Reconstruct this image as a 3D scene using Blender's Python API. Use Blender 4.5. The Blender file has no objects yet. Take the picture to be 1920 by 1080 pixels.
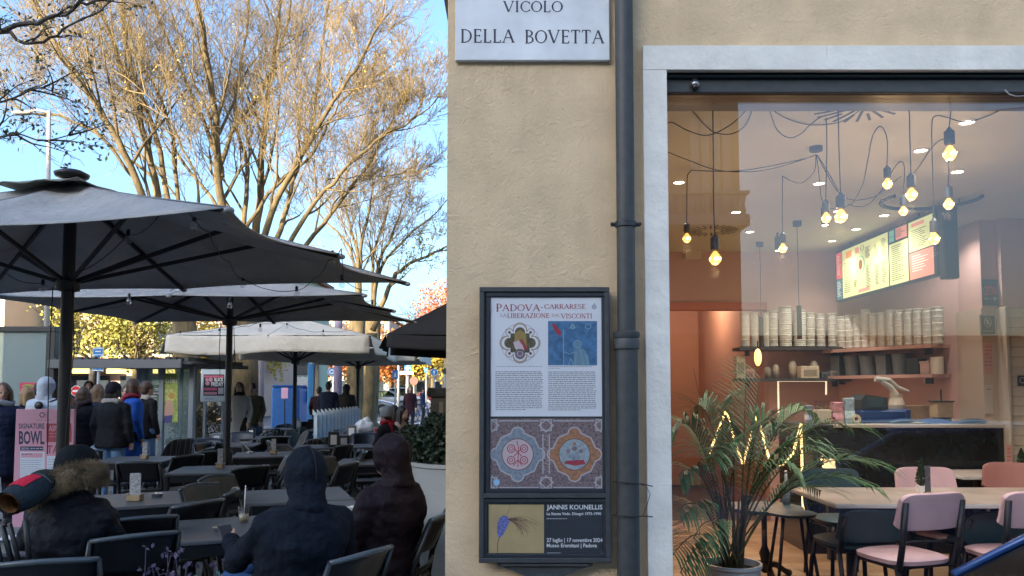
import bpy, math, random
import numpy as np
from mathutils import Vector, Matrix, noise
PI = math.pi
sc = bpy.context.scene
COL = sc.collection
random.seed(7)

# ------------------------------------------------------------------ camera
EYE = 1.6
FPX, PITCH, CY = 1443.0, math.radians(3.4), 644.3
cd = bpy.data.cameras.new('camera')
cam = bpy.data.objects.new('camera', cd)
COL.objects.link(cam)
cam.location = (0, 0, EYE)
cam.rotation_euler = (PI / 2 + PITCH, 0, 0)
cd.sensor_width = 36
cd.lens = FPX / 1920 * 36
cd.shift_y = (CY - 540) / 1920
cd.clip_start, cd.clip_end = 0.05, 1500
sc.camera = cam

def at(px, py, Y):
    """world point seen at pixel (px, py) of the 1920 wide photograph, at depth Y"""
    a, b = (px - 960) / FPX, (CY - py) / FPX
    cp, sp = math.cos(PITCH), math.sin(PITCH)
    k = Y / (cp - b * sp)
    return Vector((a * k, Y, EYE + (sp + b * cp) * k))

def gx(px, Y):
    return at(px, 730, Y).x

# ------------------------------------------------------------------ world, sun, exposure
SUN_EL, SUN_AZ = math.radians(13), math.radians(214)   # azimuth from +Y clockwise: behind the camera, a little to the left
w = bpy.data.worlds.new('World')
sc.world = w
w.use_nodes = True
nt = w.node_tree
bgn = nt.nodes['Background']
sky = nt.nodes.new('ShaderNodeTexSky')
sky.sky_type = 'NISHITA'
sky.sun_disc = False
sky.sun_elevation = SUN_EL
sky.sun_rotation = SUN_AZ
sky.air_density = 1.0
sky.dust_density = 4.2
sky.ozone_density = 3.5
nt.links.new(sky.outputs[0], bgn.inputs[0])
bgn.inputs[1].default_value = 0.15
sl = bpy.data.lights.new('sun', 'SUN')
sl.energy = 4.0
sl.angle = math.radians(0.53)
sl.color = (1.0, 0.86, 0.66)
so = bpy.data.objects.new('sun', sl)
COL.objects.link(so)
sd = Vector((math.sin(SUN_AZ) * math.cos(SUN_EL), math.cos(SUN_AZ) * math.cos(SUN_EL), math.sin(SUN_EL)))
so.rotation_euler = sd.to_track_quat('Z', 'Y').to_euler()
sc.view_settings.view_transform = 'Standard'
sc.view_settings.look = 'None'
sc.view_settings.gamma = 1
sc.view_settings.use_curve_mapping = False
sc.view_settings.exposure = 2.15
sc.render.film_transparent = False
sc.cycles.max_bounces = 7
sc.cycles.diffuse_bounces = 3
sc.cycles.glossy_bounces = 3
sc.cycles.transmission_bounces = 4
sc.cycles.transparent_max_bounces = 12
sc.cycles.sample_clamp_indirect = 6
sc.cycles.use_denoising = True
sc.cycles.caustics_reflective = False
sc.cycles.caustics_refractive = False

# ------------------------------------------------------------------ materials
def L(h):
    h = h.lstrip('#')
    r = []
    for i in (0, 2, 4):
        c = int(h[i:i + 2], 16) / 255
        r.append(c / 12.92 if c <= .04045 else ((c + .055) / 1.055) ** 2.4)
    return tuple(r)

_M = {}
def mat(name, col, rough=.6, metal=0, var=0, vscale=8, bump=0, bscale=60, spec=.5, emit=None, es=0, col2=None, sheen=0, stretch=None, coat=0, dirt=0, trans=0):
    if name in _M: return _M[name]
    if isinstance(col, str): col = L(col)
    m = bpy.data.materials.new(name)
    m.use_nodes = True
    n, l = m.node_tree.nodes, m.node_tree.links
    b = n['Principled BSDF']
    b.inputs['Base Color'].default_value = (*col, 1)
    b.inputs['Roughness'].default_value = rough
    b.inputs['Metallic'].default_value = metal
    b.inputs['Specular IOR Level'].default_value = spec
    if sheen:
        b.inputs['Sheen Weight'].default_value = sheen
    if coat:
        b.inputs['Coat Weight'].default_value = coat
        b.inputs['Coat Roughness'].default_value = .05
    if trans:
        b.inputs['Transmission Weight'].default_value = trans
    if emit is not None:
        if isinstance(emit, str): emit = L(emit)
        b.inputs['Emission Color'].default_value = (*emit, 1)
        b.inputs['Emission Strength'].default_value = es
    if var or bump or dirt:
        tc = n.new('ShaderNodeTexCoord')
        src = tc.outputs['Object']
        if stretch:
            mp = n.new('ShaderNodeMapping')
            mp.inputs['Scale'].default_value = stretch
            l.new(src, mp.inputs[0]); src = mp.outputs[0]
    if var:
        t = n.new('ShaderNodeTexNoise'); t.inputs['Scale'].default_value = vscale; t.inputs['Detail'].default_value = 6
        l.new(src, t.inputs['Vector'])
        r = n.new('ShaderNodeValToRGB')
        c2 = col2 if col2 is not None else tuple(min(1, c * (1 + var)) for c in col)
        if isinstance(c2, str): c2 = L(c2)
        c1 = tuple(c * (1 - var) for c in col)
        r.color_ramp.elements[0].position = .32; r.color_ramp.elements[1].position = .68
        r.color_ramp.elements[0].color = (*c1, 1); r.color_ramp.elements[1].color = (*c2, 1)
        l.new(t.outputs[0], r.inputs[0])
        out = r.outputs[0]
        if dirt:
            t3 = n.new('ShaderNodeTexNoise'); t3.inputs['Scale'].default_value = 1.7; t3.inputs['Detail'].default_value = 9; t3.inputs['Roughness'].default_value = .7
            l.new(src, t3.inputs['Vector'])
            r3 = n.new('ShaderNodeValToRGB'); r3.color_ramp.elements[0].position = .5; r3.color_ramp.elements[1].position = .75
            r3.color_ramp.elements[1].color = (dirt, dirt, dirt, 1); r3.color_ramp.elements[0].color = (0, 0, 0, 1)
            l.new(t3.outputs[0], r3.inputs[0])
            mx = n.new('ShaderNodeMix'); mx.data_type = 'RGBA'
            l.new(r3.outputs[0], mx.inputs[0]); l.new(out, mx.inputs[6]); mx.inputs[7].default_value = (*[c * .35 for c in col], 1)
            out = mx.outputs[2]
        l.new(out, b.inputs['Base Color'])
    if bump:
        t2 = n.new('ShaderNodeTexNoise'); t2.inputs['Scale'].default_value = bscale; t2.inputs['Detail'].default_value = 5
        l.new(src, t2.inputs['Vector'])
        bp = n.new('ShaderNodeBump'); bp.inputs['Strength'].default_value = min(1, bump); bp.inputs['Distance'].default_value = .6 / bscale
        l.new(t2.outputs[0], bp.inputs['Height']); l.new(bp.outputs[0], b.inputs['Normal'])
    _M[name] = m
    return m

def custom_stucco():
    m = mat('stucco', (.72, .55, .355), .95, var=.08, vscale=4.5, dirt=.20, spec=.12)
    n, l = m.node_tree.nodes, m.node_tree.links; b = n['Principled BSDF']
    tc = n.new('ShaderNodeTexCoord'); h = None; prev = None
    for sc_, st, di, ds in ((16, .5, .012, 1.6), (55, .7, .007, .9), (170, .6, .0035, 0)):
        t = n.new('ShaderNodeTexNoise'); t.inputs['Scale'].default_value = sc_; t.inputs['Detail'].default_value = 6; t.inputs['Distortion'].default_value = ds
        l.new(tc.outputs['Object'], t.inputs['Vector'])
        bp = n.new('ShaderNodeBump'); bp.inputs['Strength'].default_value = st; bp.inputs['Distance'].default_value = di
        l.new(t.outputs[0], bp.inputs['Height'])
        if prev: l.new(prev.outputs[0], bp.inputs['Normal'])
        prev = bp
    l.new(prev.outputs[0], b.inputs['Normal'])
    # weathering: long faint runs down the wall and small dark pits
    mp = n.new('ShaderNodeMapping'); mp.inputs['Scale'].default_value = (5, 5, .9); l.new(tc.outputs['Object'], mp.inputs[0])
    t = n.new('ShaderNodeTexNoise'); t.inputs['Scale'].default_value = 1.2; t.inputs['Detail'].default_value = 8; l.new(mp.outputs[0], t.inputs['Vector'])
    r = n.new('ShaderNodeValToRGB'); r.color_ramp.elements[0].position = .52; r.color_ramp.elements[1].position = .8; r.color_ramp.elements[1].color = (.16, .16, .16, 1); l.new(t.outputs[0], r.inputs[0])
    t2 = n.new('ShaderNodeTexNoise'); t2.inputs['Scale'].default_value = 48; t2.inputs['Detail'].default_value = 3; l.new(tc.outputs['Object'], t2.inputs['Vector'])
    r2 = n.new('ShaderNodeValToRGB'); r2.color_ramp.elements[0].position = .68; r2.color_ramp.elements[1].position = .80; r2.color_ramp.elements[1].color = (.3, .3, .3, 1); l.new(t2.outputs[0], r2.inputs[0])
    mxm = n.new('ShaderNodeMath'); mxm.operation = 'MAXIMUM'; l.new(r.outputs[0], mxm.inputs[0]); l.new(r2.outputs[0], mxm.inputs[1])
    old = b.inputs['Base Color'].links[0].from_socket
    mx = n.new('ShaderNodeMix'); mx.data_type = 'RGBA'; l.new(mxm.outputs[0], mx.inputs[0]); l.new(old, mx.inputs[6]); mx.inputs[7].default_value = (.26, .19, .12, 1)
    l.new(mx.outputs[2], b.inputs['Base Color'])
    return m

def glass(name, tint=(1, 1, 1), ior=1.5, rough=0.0, extra=0.0, haze=0.0, hazecol=(.5, .6, .65)):
    if name in _M: return _M[name]
    m = bpy.data.materials.new(name); m.use_nodes = True
    n, l = m.node_tree.nodes, m.node_tree.links
    n.remove(n['Principled BSDF'])
    tr = n.new('ShaderNodeBsdfTransparent'); tr.inputs[0].default_value = (*tint, 1)
    gl = n.new('ShaderNodeBsdfGlossy'); gl.inputs['Roughness'].default_value = rough
    fr = n.new('ShaderNodeFresnel')
    ge = n.new('ShaderNodeNewGeometry'); im = n.new('ShaderNodeMapRange'); im.inputs[3].default_value = ior; im.inputs[4].default_value = 1 / ior   # same reflectance from either side of a thin pane
    l.new(ge.outputs['Backfacing'], im.inputs[0]); l.new(im.outputs[0], fr.inputs[0])
    ad = n.new('ShaderNodeMath'); ad.operation = 'ADD'; ad.inputs[1].default_value = extra; ad.use_clamp = True
    l.new(fr.outputs[0], ad.inputs[0])
    mx = n.new('ShaderNodeMixShader')
    l.new(ad.outputs[0], mx.inputs[0]); l.new(tr.outputs[0], mx.inputs[1]); l.new(gl.outputs[0], mx.inputs[2])
    res = mx.outputs[0]
    if haze:
        df = n.new('ShaderNodeBsdfDiffuse'); df.inputs[0].default_value = (*hazecol, 1)
        m2 = n.new('ShaderNodeMixShader'); m2.inputs[0].default_value = haze
        l.new(res, m2.inputs[1]); l.new(df.outputs[0], m2.inputs[2]); res = m2.outputs[0]
    l.new(res, n['Material Output'].inputs[0])
    _M[name] = m
    return m

# ------------------------------------------------------------------ mesh building
def link(name, me, mats, parent=None, smooth=False):
    o = bpy.data.objects.new(name, me)
    for m in (mats if isinstance(mats, (list, tuple)) else [mats]): me.materials.append(m)
    if smooth:
        me.polygons.foreach_set('use_smooth', np.ones(len(me.polygons), bool))
    COL.objects.link(o)
    if parent is not None: o.parent = parent
    return o

class MB:
    def __init__(s): s.v, s.f, s.mi, s.cur = [], [], [], 0
    def add(s, vs, fs):
        k = len(s.v)
        s.v += [tuple(p) for p in vs]
        s.f += [tuple(k + i for i in f) for f in fs]
        s.mi += [s.cur] * len(fs)
        return s
    def box(s, x0, x1, y0, y1, z0, z1, M=None, bv=0):
        if bv:
            b = min(bv, abs(x1 - x0) / 2.5, abs(y1 - y0) / 2.5, abs(z1 - z0) / 2.5)
            vs = []
            for (X, sx) in ((x0, 1), (x1, -1)):
                for (Y, sy) in ((y0, 1), (y1, -1)):
                    for (Z, sz) in ((z0, 1), (z1, -1)):
                        vs += [(X, Y + sy * b, Z + sz * b), (X + sx * b, Y, Z + sz * b), (X + sx * b, Y + sy * b, Z)]
            def c(i, j, k): return (i * 4 + j * 2 + k) * 3
            fs = []
            for i in (0, 1): fs.append([c(i, 0, 0), c(i, 0, 1), c(i, 1, 1), c(i, 1, 0)])
            for j in (0, 1): fs.append([c(0, j, 0) + 1, c(1, j, 0) + 1, c(1, j, 1) + 1, c(0, j, 1) + 1])
            for k in (0, 1): fs.append([c(0, 0, k) + 2, c(0, 1, k) + 2, c(1, 1, k) + 2, c(1, 0, k) + 2])
            for i in (0, 1):
                for j in (0, 1): fs.append([c(i, j, 0), c(i, j, 1), c(i, j, 1) + 1, c(i, j, 0) + 1])
                for k in (0, 1): fs.append([c(i, 0, k), c(i, 1, k), c(i, 1, k) + 2, c(i, 0, k) + 2])
            for j in (0, 1):
                for k in (0, 1): fs.append([c(0, j, k) + 1, c(1, j, k) + 1, c(1, j, k) + 2, c(0, j, k) + 2])
            for i in (0, 1):
                for j in (0, 1):
                    for k in (0, 1): fs.append([c(i, j, k), c(i, j, k) + 1, c(i, j, k) + 2])
        else:
            vs = [(x, y, z) for x in (x0, x1) for y in (y0, y1) for z in (z0, z1)]
            fs = [(0, 1, 3, 2), (4, 6, 7, 5), (0, 4, 5, 1), (2, 3, 7, 6), (0, 2, 6, 4), (1, 5, 7, 3)]
        if M is not None: vs = [M @ Vector(p) for p in vs]
        return s.add(vs, fs)
    def cbox(s, c, d, rz=0, bv=0, M=None):
        T = Matrix.Translation(c) @ Matrix.Rotation(rz, 4, 'Z')
        if M is not None: T = M @ T
        return s.box(-d[0] / 2, d[0] / 2, -d[1] / 2, d[1] / 2, -d[2] / 2, d[2] / 2, T, bv)
    def beam(s, p, q, w, h=None, bv=0):
        p, q = Vector(p), Vector(q); h = h or w
        d = q - p; ln = d.length
        R = d.to_track_quat('Y', 'Z').to_matrix().to_4x4()
        return s.box(-w / 2, w / 2, 0, ln, -h / 2, h / 2, Matrix.Translation(p) @ R, bv)
    def tube(s, pts, r, n=8, cap=True, closed=False):
        pts = [Vector(p) for p in pts]
        rs = r if isinstance(r, (list, tuple)) else [r] * len(pts)
        N = len(pts); vs = []; u = None
        for i, p in enumerate(pts):
            if closed: d = pts[(i + 1) % N] - pts[i - 1]
            else: d = pts[min(i + 1, N - 1)] - pts[max(i - 1, 0)]
            if d.length < 1e-9: d = Vector((0, 0, 1))
            d.normalize()
            if u is None:
                u = d.orthogonal().normalized()
            else:
                u = (u - d * u.dot(d))
                u = u.normalized() if u.length > 1e-6 else d.orthogonal().normalized()
            v = d.cross(u)
            vs += [p + (u * math.cos(2 * PI * k / n) + v * math.sin(2 * PI * k / n)) * rs[i] for k in range(n)]
        fs = []
        for i in range(N if closed else N - 1):
            j = (i + 1) % N
            fs += [(i * n + k, i * n + (k + 1) % n, j * n + (k + 1) % n, j * n + k) for k in range(n)]
        if cap and not closed:
            fs += [tuple(range(n))[::-1], tuple((N - 1) * n + k for k in range(n))]
        return s.add(vs, fs)
    def lathe(s, prof, c=(0, 0, 0), n=20, M=None, cap=True, sx=1, sy=1):
        vs = [(c[0] + sx * r * math.cos(2 * PI * k / n), c[1] + sy * r * math.sin(2 * PI * k / n), c[2] + z) for (r, z) in prof for k in range(n)]
        if M is not None: vs = [M @ Vector(p) for p in vs]
        N = len(prof)
        fs = [(i * n + k, i * n + (k + 1) % n, (i + 1) * n + (k + 1) % n, (i + 1) * n + k) for i in range(N - 1) for k in range(n)]
        if cap: fs += [tuple(range(n))[::-1], tuple((N - 1) * n + k for k in range(n))]
        return s.add(vs, fs)
    def ell(s, c, r, n=14, m=9, M=None):
        if not isinstance(r, (list, tuple)): r = (r, r, r)
        vs = [(0, 0, -1)] + [(math.sin(t) * math.cos(2 * PI * k / n), math.sin(t) * math.sin(2 * PI * k / n), -math.cos(t)) for t in [PI * i / m for i in range(1, m)] for k in range(n)] + [(0, 0, 1)]
        vs = [Vector((p[0] * r[0], p[1] * r[1], p[2] * r[2])) for p in vs]
        if M is not None: vs = [M @ p for p in vs]
        vs = [p + Vector(c) for p in vs]
        fs = [(0, 1 + (k + 1) % n, 1 + k) for k in range(n)]
        for i in range(m - 2):
            fs += [(1 + i * n + k, 1 + i * n + (k + 1) % n, 1 + (i + 1) * n + (k + 1) % n, 1 + (i + 1) * n + k) for k in range(n)]
        e = len(vs) - 1
        fs += [(e, 1 + (m - 2) * n + k, 1 + (m - 2) * n + (k + 1) % n) for k in range(n)]
        return s.add(vs, fs)
    def caps(s, p, q, r0, r1, n=12):
        p, q = Vector(p), Vector(q)
        d = (q - p)
        if d.length < 1e-6: return s.ell(p, r0, n, 8)
        d.normalize()
        P, R = [], []
        for t in (-1, -.92, -.7, -.38, 0): P.append(p + d * r0 * t); R.append(r0 * math.sqrt(max(0, 1 - t * t)) + 1e-4)
        for t in (0, .38, .7, .92, 1): P.append(q + d * r1 * t); R.append(r1 * math.sqrt(max(0, 1 - t * t)) + 1e-4)
        return s.tube(P, R, n)
    def loft(s, rings, n=20):
        """rings: (cx,cy,cz,rx,ry[,power])"""
        vs = []
        for R in rings:
            for k in range(n):
                a = 2 * PI * k / n
                c, t = math.cos(a), math.sin(a)
                e = R[5] if len(R) > 5 else .85
                vs.append((R[0] + R[3] * math.copysign(abs(c) ** e, c), R[1] + R[4] * math.copysign(abs(t) ** e, t), R[2]))
        N = len(rings)
        fs = [(i * n + k, i * n + (k + 1) % n, (i + 1) * n + (k + 1) % n, (i + 1) * n + k) for i in range(N - 1) for k in range(n)]
        fs += [tuple(range(n))[::-1], tuple((N - 1) * n + k for k in range(n))]
        return s.add(vs, fs)
    def prism(s, poly, y0, y1, M=None):
        """poly of (x,z) extruded along y"""
        n = len(poly)
        vs = [(p[0], y0, p[1]) for p in poly] + [(p[0], y1, p[1]) for p in poly]
        if M is not None: vs = [M @ Vector(p) for p in vs]
        fs = [tuple(range(n)), tuple(range(n, 2 * n))[::-1]] + [(i, i + n, (i + 1) % n + n, (i + 1) % n) for i in range(n)]
        return s.add(vs, fs)
    def grid(s, fn, nu, nv):
        vs = [fn(i / nu, j / nv) for j in range(nv + 1) for i in range(nu + 1)]
        fs = [(j * (nu + 1) + i, j * (nu + 1) + i + 1, (j + 1) * (nu + 1) + i + 1, (j + 1) * (nu + 1) + i) for j in range(nv) for i in range(nu)]
        return s.add(vs, fs)
    def build(s, name, mats, parent=None, smooth=False, world=False, auto=None):
        vs = s.v
        if world and parent is not None:
            q = wloc(parent)
            vs = [(p[0] - q.x, p[1] - q.y, p[2] - q.z) for p in vs]
        me = bpy.data.meshes.new(name)
        me.from_pydata([tuple(p) for p in vs], [], s.f)
        o = link(name, me, mats, parent, smooth)
        if any(s.mi): me.polygons.foreach_set('material_index', s.mi)
        if auto: me.set_sharp_from_angle(angle=math.radians(auto))
        return o

def wloc(o):
    v = Vector((0, 0, 0))
    while o is not None:
        v += o.location; o = o.parent
    return v

def thing(name, label, cat, loc=(0, 0, 0), rz=0, group=None):
    o = bpy.data.objects.new(name, None); COL.objects.link(o)
    o.location = loc; o.rotation_euler = (0, 0, rz); o.empty_display_size = .1
    return tag(o, label, cat, group)

def tag(o, label, cat, group=None):
    o['label'] = label; o['category'] = cat
    if group: o['group'] = group
    return o

def struct(o):
    o['kind'] = 'structure'; return o
def stuff(o):
    o['kind'] = 'stuff'; return o

def dup(root, loc, rz, label=None, group=None):
    def cp(o, par):
        c = o.copy(); COL.objects.link(c)
        if par is not None: c.parent = par
        for ch in KIDS.get(o.name, [x for x in o.children]): cp(ch, c)
        return c
    r = cp(root, None)
    r.location = loc; r.rotation_euler = (0, 0, rz)
    if label: r['label'] = label
    if group: r['group'] = group
    return r
KIDS = {}

def segs(name, P0, P1, R0, R1, mats, parent=None, n=3, smooth=True):
    """many tapered prisms at once"""
    P0, P1, R0, R1 = [np.asarray(a, dtype=np.float64) for a in (P0, P1, R0, R1)]
    N = len(P0)
    d = P1 - P0; d /= np.maximum(np.linalg.norm(d, axis=1, keepdims=True), 1e-9)
    a = np.where(np.abs(d[:, 2:3]) > .9, np.array([[1., 0, 0]]), np.array([[0, 0, 1.]]))
    u = np.cross(d, a); u /= np.maximum(np.linalg.norm(u, axis=1, keepdims=True), 1e-9)
    v = np.cross(d, u)
    V = np.zeros((N, 2 * n, 3))
    for k in range(n):
        c, t = math.cos(2 * PI * k / n), math.sin(2 * PI * k / n)
        e = u * c + v * t
        V[:, k] = P0 + e * R0[:, None]; V[:, n + k] = P1 + e * R1[:, None]
    F = np.array([[k, (k + 1) % n, n + (k + 1) % n, n + k] for k in range(n)])
    Fa = (F[None] + (np.arange(N) * 2 * n)[:, None, None]).reshape(-1)
    return rawmesh(name, V.reshape(-1, 3), Fa, 4, mats, parent, smooth)

def rawmesh(name, V, F, k, mats, parent=None, smooth=False):
    me = bpy.data.meshes.new(name)
    nf = len(F) // k
    me.vertices.add(len(V)); me.vertices.foreach_set('co', V.reshape(-1).astype(np.float32))
    me.loops.add(len(F)); me.loops.foreach_set('vertex_index', F.astype(np.int32))
    me.polygons.add(nf)
    me.polygons.foreach_set('loop_start', np.arange(0, nf * k, k, dtype=np.int32))
    me.update(calc_edges=True); me.validate()
    return link(name, me, mats, parent, smooth)

def leafmesh(name, P, size, mats, parent=None, rng=None, flat=0.0, asp=.55):
    """leaf quads (folded rhombs) at points P"""
    rng = rng or np.random.default_rng(1)
    N = len(P)
    a = rng.normal(size=(N, 3)); a /= np.linalg.norm(a, axis=1, keepdims=True)
    b = rng.normal(size=(N, 3)); b -= a * (a * b).sum(1, keepdims=True); b /= np.linalg.norm(b, axis=1, keepdims=True)
    s = size * rng.uniform(.6, 1.3, (N, 1))
    V = np.stack([P - a * s * .5, P + b * s * asp * .5, P + a * s * .5, P - b * s * asp * .5], 1)
    return rawmesh(name, V.reshape(-1, 3), np.arange(N * 4), 4, mats, parent)

# ------------------------------------------------------------------ lettering
_FC = {}
def fontpoly(t, bold=0):
    key = (t, bold)
    if key in _FC: return _FC[key]
    cu = bpy.data.curves.new('t', 'FONT'); cu.body = t; cu.resolution_u = 2; cu.fill_mode = 'FRONT'; cu.offset = bold
    o = bpy.data.objects.new('t', cu); COL.objects.link(o)
    dg = bpy.context.evaluated_depsgraph_get()
    me = bpy.data.meshes.new_from_object(o.evaluated_get(dg))
    V = [(v.co.x, v.co.y) for v in me.vertices]; F = [tuple(p.vertices) for p in me.polygons]
    bpy.data.objects.remove(o); bpy.data.curves.remove(cu); bpy.data.meshes.remove(me)
    _FC[key] = (V, F); return V, F

# roman capitals: strokes ('l',x0,y0,x1,y1,width) and arcs ('a',cx,cy,rx,ry,a0,a1); unit cap height
TK, TN = .155, .078
SERIF = {
 'A': (.92, [('l', .08, 0, .46, 1, TN), ('l', .46, 1, .84, 0, TK), ('l', .22, .36, .70, .36, TN), ('s', .08, 0), ('s', .84, 0)]),
 'B': (.72, [('l', .16, 0, .16, 1, TK), ('l', .05, 0, .35, 0, TN), ('l', .05, 1, .33, 1, TN), ('l', .16, .53, .33, .53, TN), ('a', .33, .765, .25, .235, -90, 90), ('a', .35, .265, .29, .265, -90, 90)]),
 'C': (.86, [('a', .5, .5, .42, .5, 42, 318), ('l', .82, .72, .82, .93, TN), ('l', .82, .08, .82, .25, TN)]),
 'D': (.90, [('l', .16, 0, .16, 1, TK), ('l', .05, 0, .40, 0, TN), ('l', .05, 1, .40, 1, TN), ('a', .38, .5, .44, .5, -90, 90)]),
 'E': (.68, [('l', .16, 0, .16, 1, TK), ('l', .05, 1, .6, 1, TN), ('l', .16, .52, .5, .52, TN), ('l', .05, 0, .62, 0, TN), ('l', .6, 1, .6, .84, TN), ('l', .62, 0, .62, .17, TN), ('l', .5, .44, .5, .6, TN)]),
 'I': (.36, [('l', .18, 0, .18, 1, TK), ('s', .18, 0), ('s', .18, 1)]),
 'L': (.66, [('l', .16, 0, .16, 1, TK), ('s', .16, 1), ('l', .05, 0, .6, 0, TN), ('l', .6, 0, .6, .18, TN)]),
 'N': (.92, [('l', .15, 0, .15, 1, TN), ('l', .15, 1, .77, 0, TK), ('l', .77, 0, .77, 1, TN), ('s', .15, 0), ('s', .77, 1), ('l', .02, 1, .2, 1, TN)]),
 'O': (.96, [('a', .48, .5, .42, .5, 0, 360)]),
 'P': (.68, [('l', .16, 0, .16, 1, TK), ('s', .16, 0), ('l', .05, 1, .35, 1, TN), ('l', .16, .46, .35, .46, TN), ('a', .35, .73, .26, .27, -90, 90)]),
 'R': (.80, [('l', .16, 0, .16, 1, TK), ('s', .16, 0), ('l', .05, 1, .35, 1, TN), ('l', .16, .48, .35, .48, TN), ('a', .35, .74, .25, .26, -90, 90), ('l', .36, .48, .74, 0, TK), ('l', .66, 0, .82, 0, TN)]),
 'S': (.62, [('a', .31, .745, .22, .245, 50, 265), ('a', .31, .255, .24, .255, -130, 88), ('l', .5, .75, .5, .93, TN), ('l', .09, .07, .09, .25, TN)]),
 'T': (.76, [('l', .38, 0, .38, 1, TK), ('s', .38, 0), ('l', .06, 1, .7, 1, TN), ('l', .06, 1, .06, .83, TN), ('l', .7, 1, .7, .83, TN)]),
 'V': (.92, [('l', .08, 1, .46, 0, TK), ('l', .46, 0, .84, 1, TN), ('s', .08, 1), ('s', .84, 1)]),
 'Z': (.74, [('l', .08, 1, .64, 1, TN), ('l', .64, 1, .08, 0, TK), ('l', .08, 0, .66, 0, TN), ('l', .08, 1, .08, .84, TN), ('l', .66, 0, .66, .17, TN)]),
 '.': (.3, [('l', .1, .5, .2, .5, TK)]), ' ': (.5, []),
}
def serif_polys(text, gap=.1):
    x, out = 0, []
    for ch in text:
        w_, st = SERIF[ch]
        for t in st:
            if t[0] == 's': t = ('l', t[1] - .13, t[2], t[1] + .13, t[2], TN * .8)
            if t[0] == 'l':
                p, q = Vector((t[1], t[2])), Vector((t[3], t[4])); d = (q - p).normalized(); nrm = Vector((-d.y, d.x)) * t[5] / 2
                out.append([(x + v.x, v.y) for v in (p - nrm, q - nrm, q + nrm, p + nrm)])
            else:
                _, cx, cy, rx, ry, a0, a1 = t
                n = max(6, int(abs(a1 - a0) / 15)); prev = None
                for i in range(n + 1):
                    a = math.radians(a0 + (a1 - a0) * i / n)
                    wd = TN + (TK - TN) * abs(math.cos(a)) ** 1.5
                    o_ = (x + cx + (rx + wd / 2) * math.cos(a), cy + (ry + TN * .2) * math.sin(a)); i_ = (x + cx + (rx - wd / 2) * math.cos(a), cy + (ry - TN * .8) * math.sin(a))
                    if prev: out.append([prev[0], o_, i_, prev[1]])
                    prev = (o_, i_)
        x += w_ + gap
    return out, x - gap

class Print:
    """flat print on a real surface. f(u,v)->world point, nrm = direction towards the reader"""
    def __init__(s, f, nrm, parent): s.f, s.n, s.p, s.d = f, Vector(nrm).normalized(), parent, {}
    def poly(s, pts, m, layer=1, name='print'):
        mb = s.d.setdefault((m.name, name), (m, MB()))[1]
        k = len(mb.f)
        off = s.n * (.0006 * layer + 4e-6 * (k % 40))
        mb.add([s.f(*p) + off for p in pts], [tuple(range(len(pts)))])
    def rect(s, x0, y0, x1, y1, m, layer=1, name='print'): s.poly([(x0, y0), (x1, y0), (x1, y1), (x0, y1)], m, layer, name)
    def disc(s, x, y, r, m, layer=1, ry=None, n=24, name='print', a0=0, a1=360):
        ry = ry or r
        s.poly([(x + r * math.cos(math.radians(a0 + (a1 - a0) * i / n)), y + ry * math.sin(math.radians(a0 + (a1 - a0) * i / n))) for i in range(n + (a1 - a0 < 360))], m, layer, name)
    def line(s, pts, w_, m, layer=1, name='print', closed=False):
        pts = [Vector(p) for p in pts]; N = len(pts)
        for i in range(N if closed else N - 1):
            p, q = pts[i], pts[(i + 1) % N]; d = (q - p)
            if d.length < 1e-9: continue
            d.normalize(); nn = Vector((-d.y, d.x)) * w_ / 2; e = d * w_ * .3
            s.poly([p - nn - e, q - nn + e, q + nn + e, p + nn - e], m, layer, name)
    def ring(s, x, y, r, w_, m, layer=1, n=24, name='print', ry=None, a0=0, a1=360):
        ry = ry or r
        s.line([(x + r * math.cos(math.radians(a0 + (a1 - a0) * i / n)), y + ry * math.sin(math.radians(a0 + (a1 - a0) * i / n))) for i in range(n + 1)], w_, m, layer, name)
    def text(s, t, x0, y0, x1, y1, m, layer=2, name='lettering', bold=.0):
        """fills the box x0..x1 (left to right), baseline y0 and cap line y1"""
        V, F = fontpoly(t, bold)
        xs = [v[0] for v in V]; a, b = min(xs), max(xs)
        mb = s.d.setdefault((m.name, name), (m, MB()))[1]
        mb.add([s.f(x0 + (x1 - x0) * (v[0] - a) / (b - a), y0 + (y1 - y0) * v[1] / .7) + s.n * .0006 * layer for v in V], F)
    def serif(s, t, x0, y0, x1, y1, m, layer=2, name='lettering', gap=.1):
        P, wd = serif_polys(t, gap)
        if name == 'letter':          # every letter a part of its own
            x = 0
            for i, ch in enumerate(t):
                s.uid = getattr(s, 'uid', 0) + 1
                for p in serif_polys(ch, gap)[0]: s.poly([(x0 + (x1 - x0) * (q[0] + x) / wd, y0 + (y1 - y0) * q[1]) for q in p], m, layer, 'letter|%d' % s.uid)
                x += SERIF[ch][0] + gap
            return
        for p in P: s.poly([(x0 + (x1 - x0) * q[0] / wd, y0 + (y1 - y0) * q[1]) for q in p], m, layer, name)
    def words(s, x0, y0, x1, m, h, layer=2, name='small_print', last=1.0, fill=.55):
        """one line of print too small to read, as words"""
        x = x0; xe = x0 + (x1 - x0) * last; sg = 1 if x1 > x0 else -1; hh = abs(h)
        while (xe - x) * sg > hh:
            wl = hh * random.uniform(1.2, 5) * sg
            wl = min(wl, xe - x) if sg > 0 else max(wl, xe - x)
            s.rect(x, y0 - h * fill / 2, x + wl, y0 + h * fill / 2, m, layer, name); x += wl + sg * hh * .7
    def end(s):
        r = []
        for (mn, nm), (m, mb) in s.d.items():
            o = mb.build(nm.split('|')[0], m, s.p, world=True)
            if o.name.startswith(('small_print', 'mosaic', 'fresco', 'miniature', 'drawing', 'poster_print', 'print', 'lettering')): o['kind'] = 'stuff'
            r.append(o)
        return r
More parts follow.
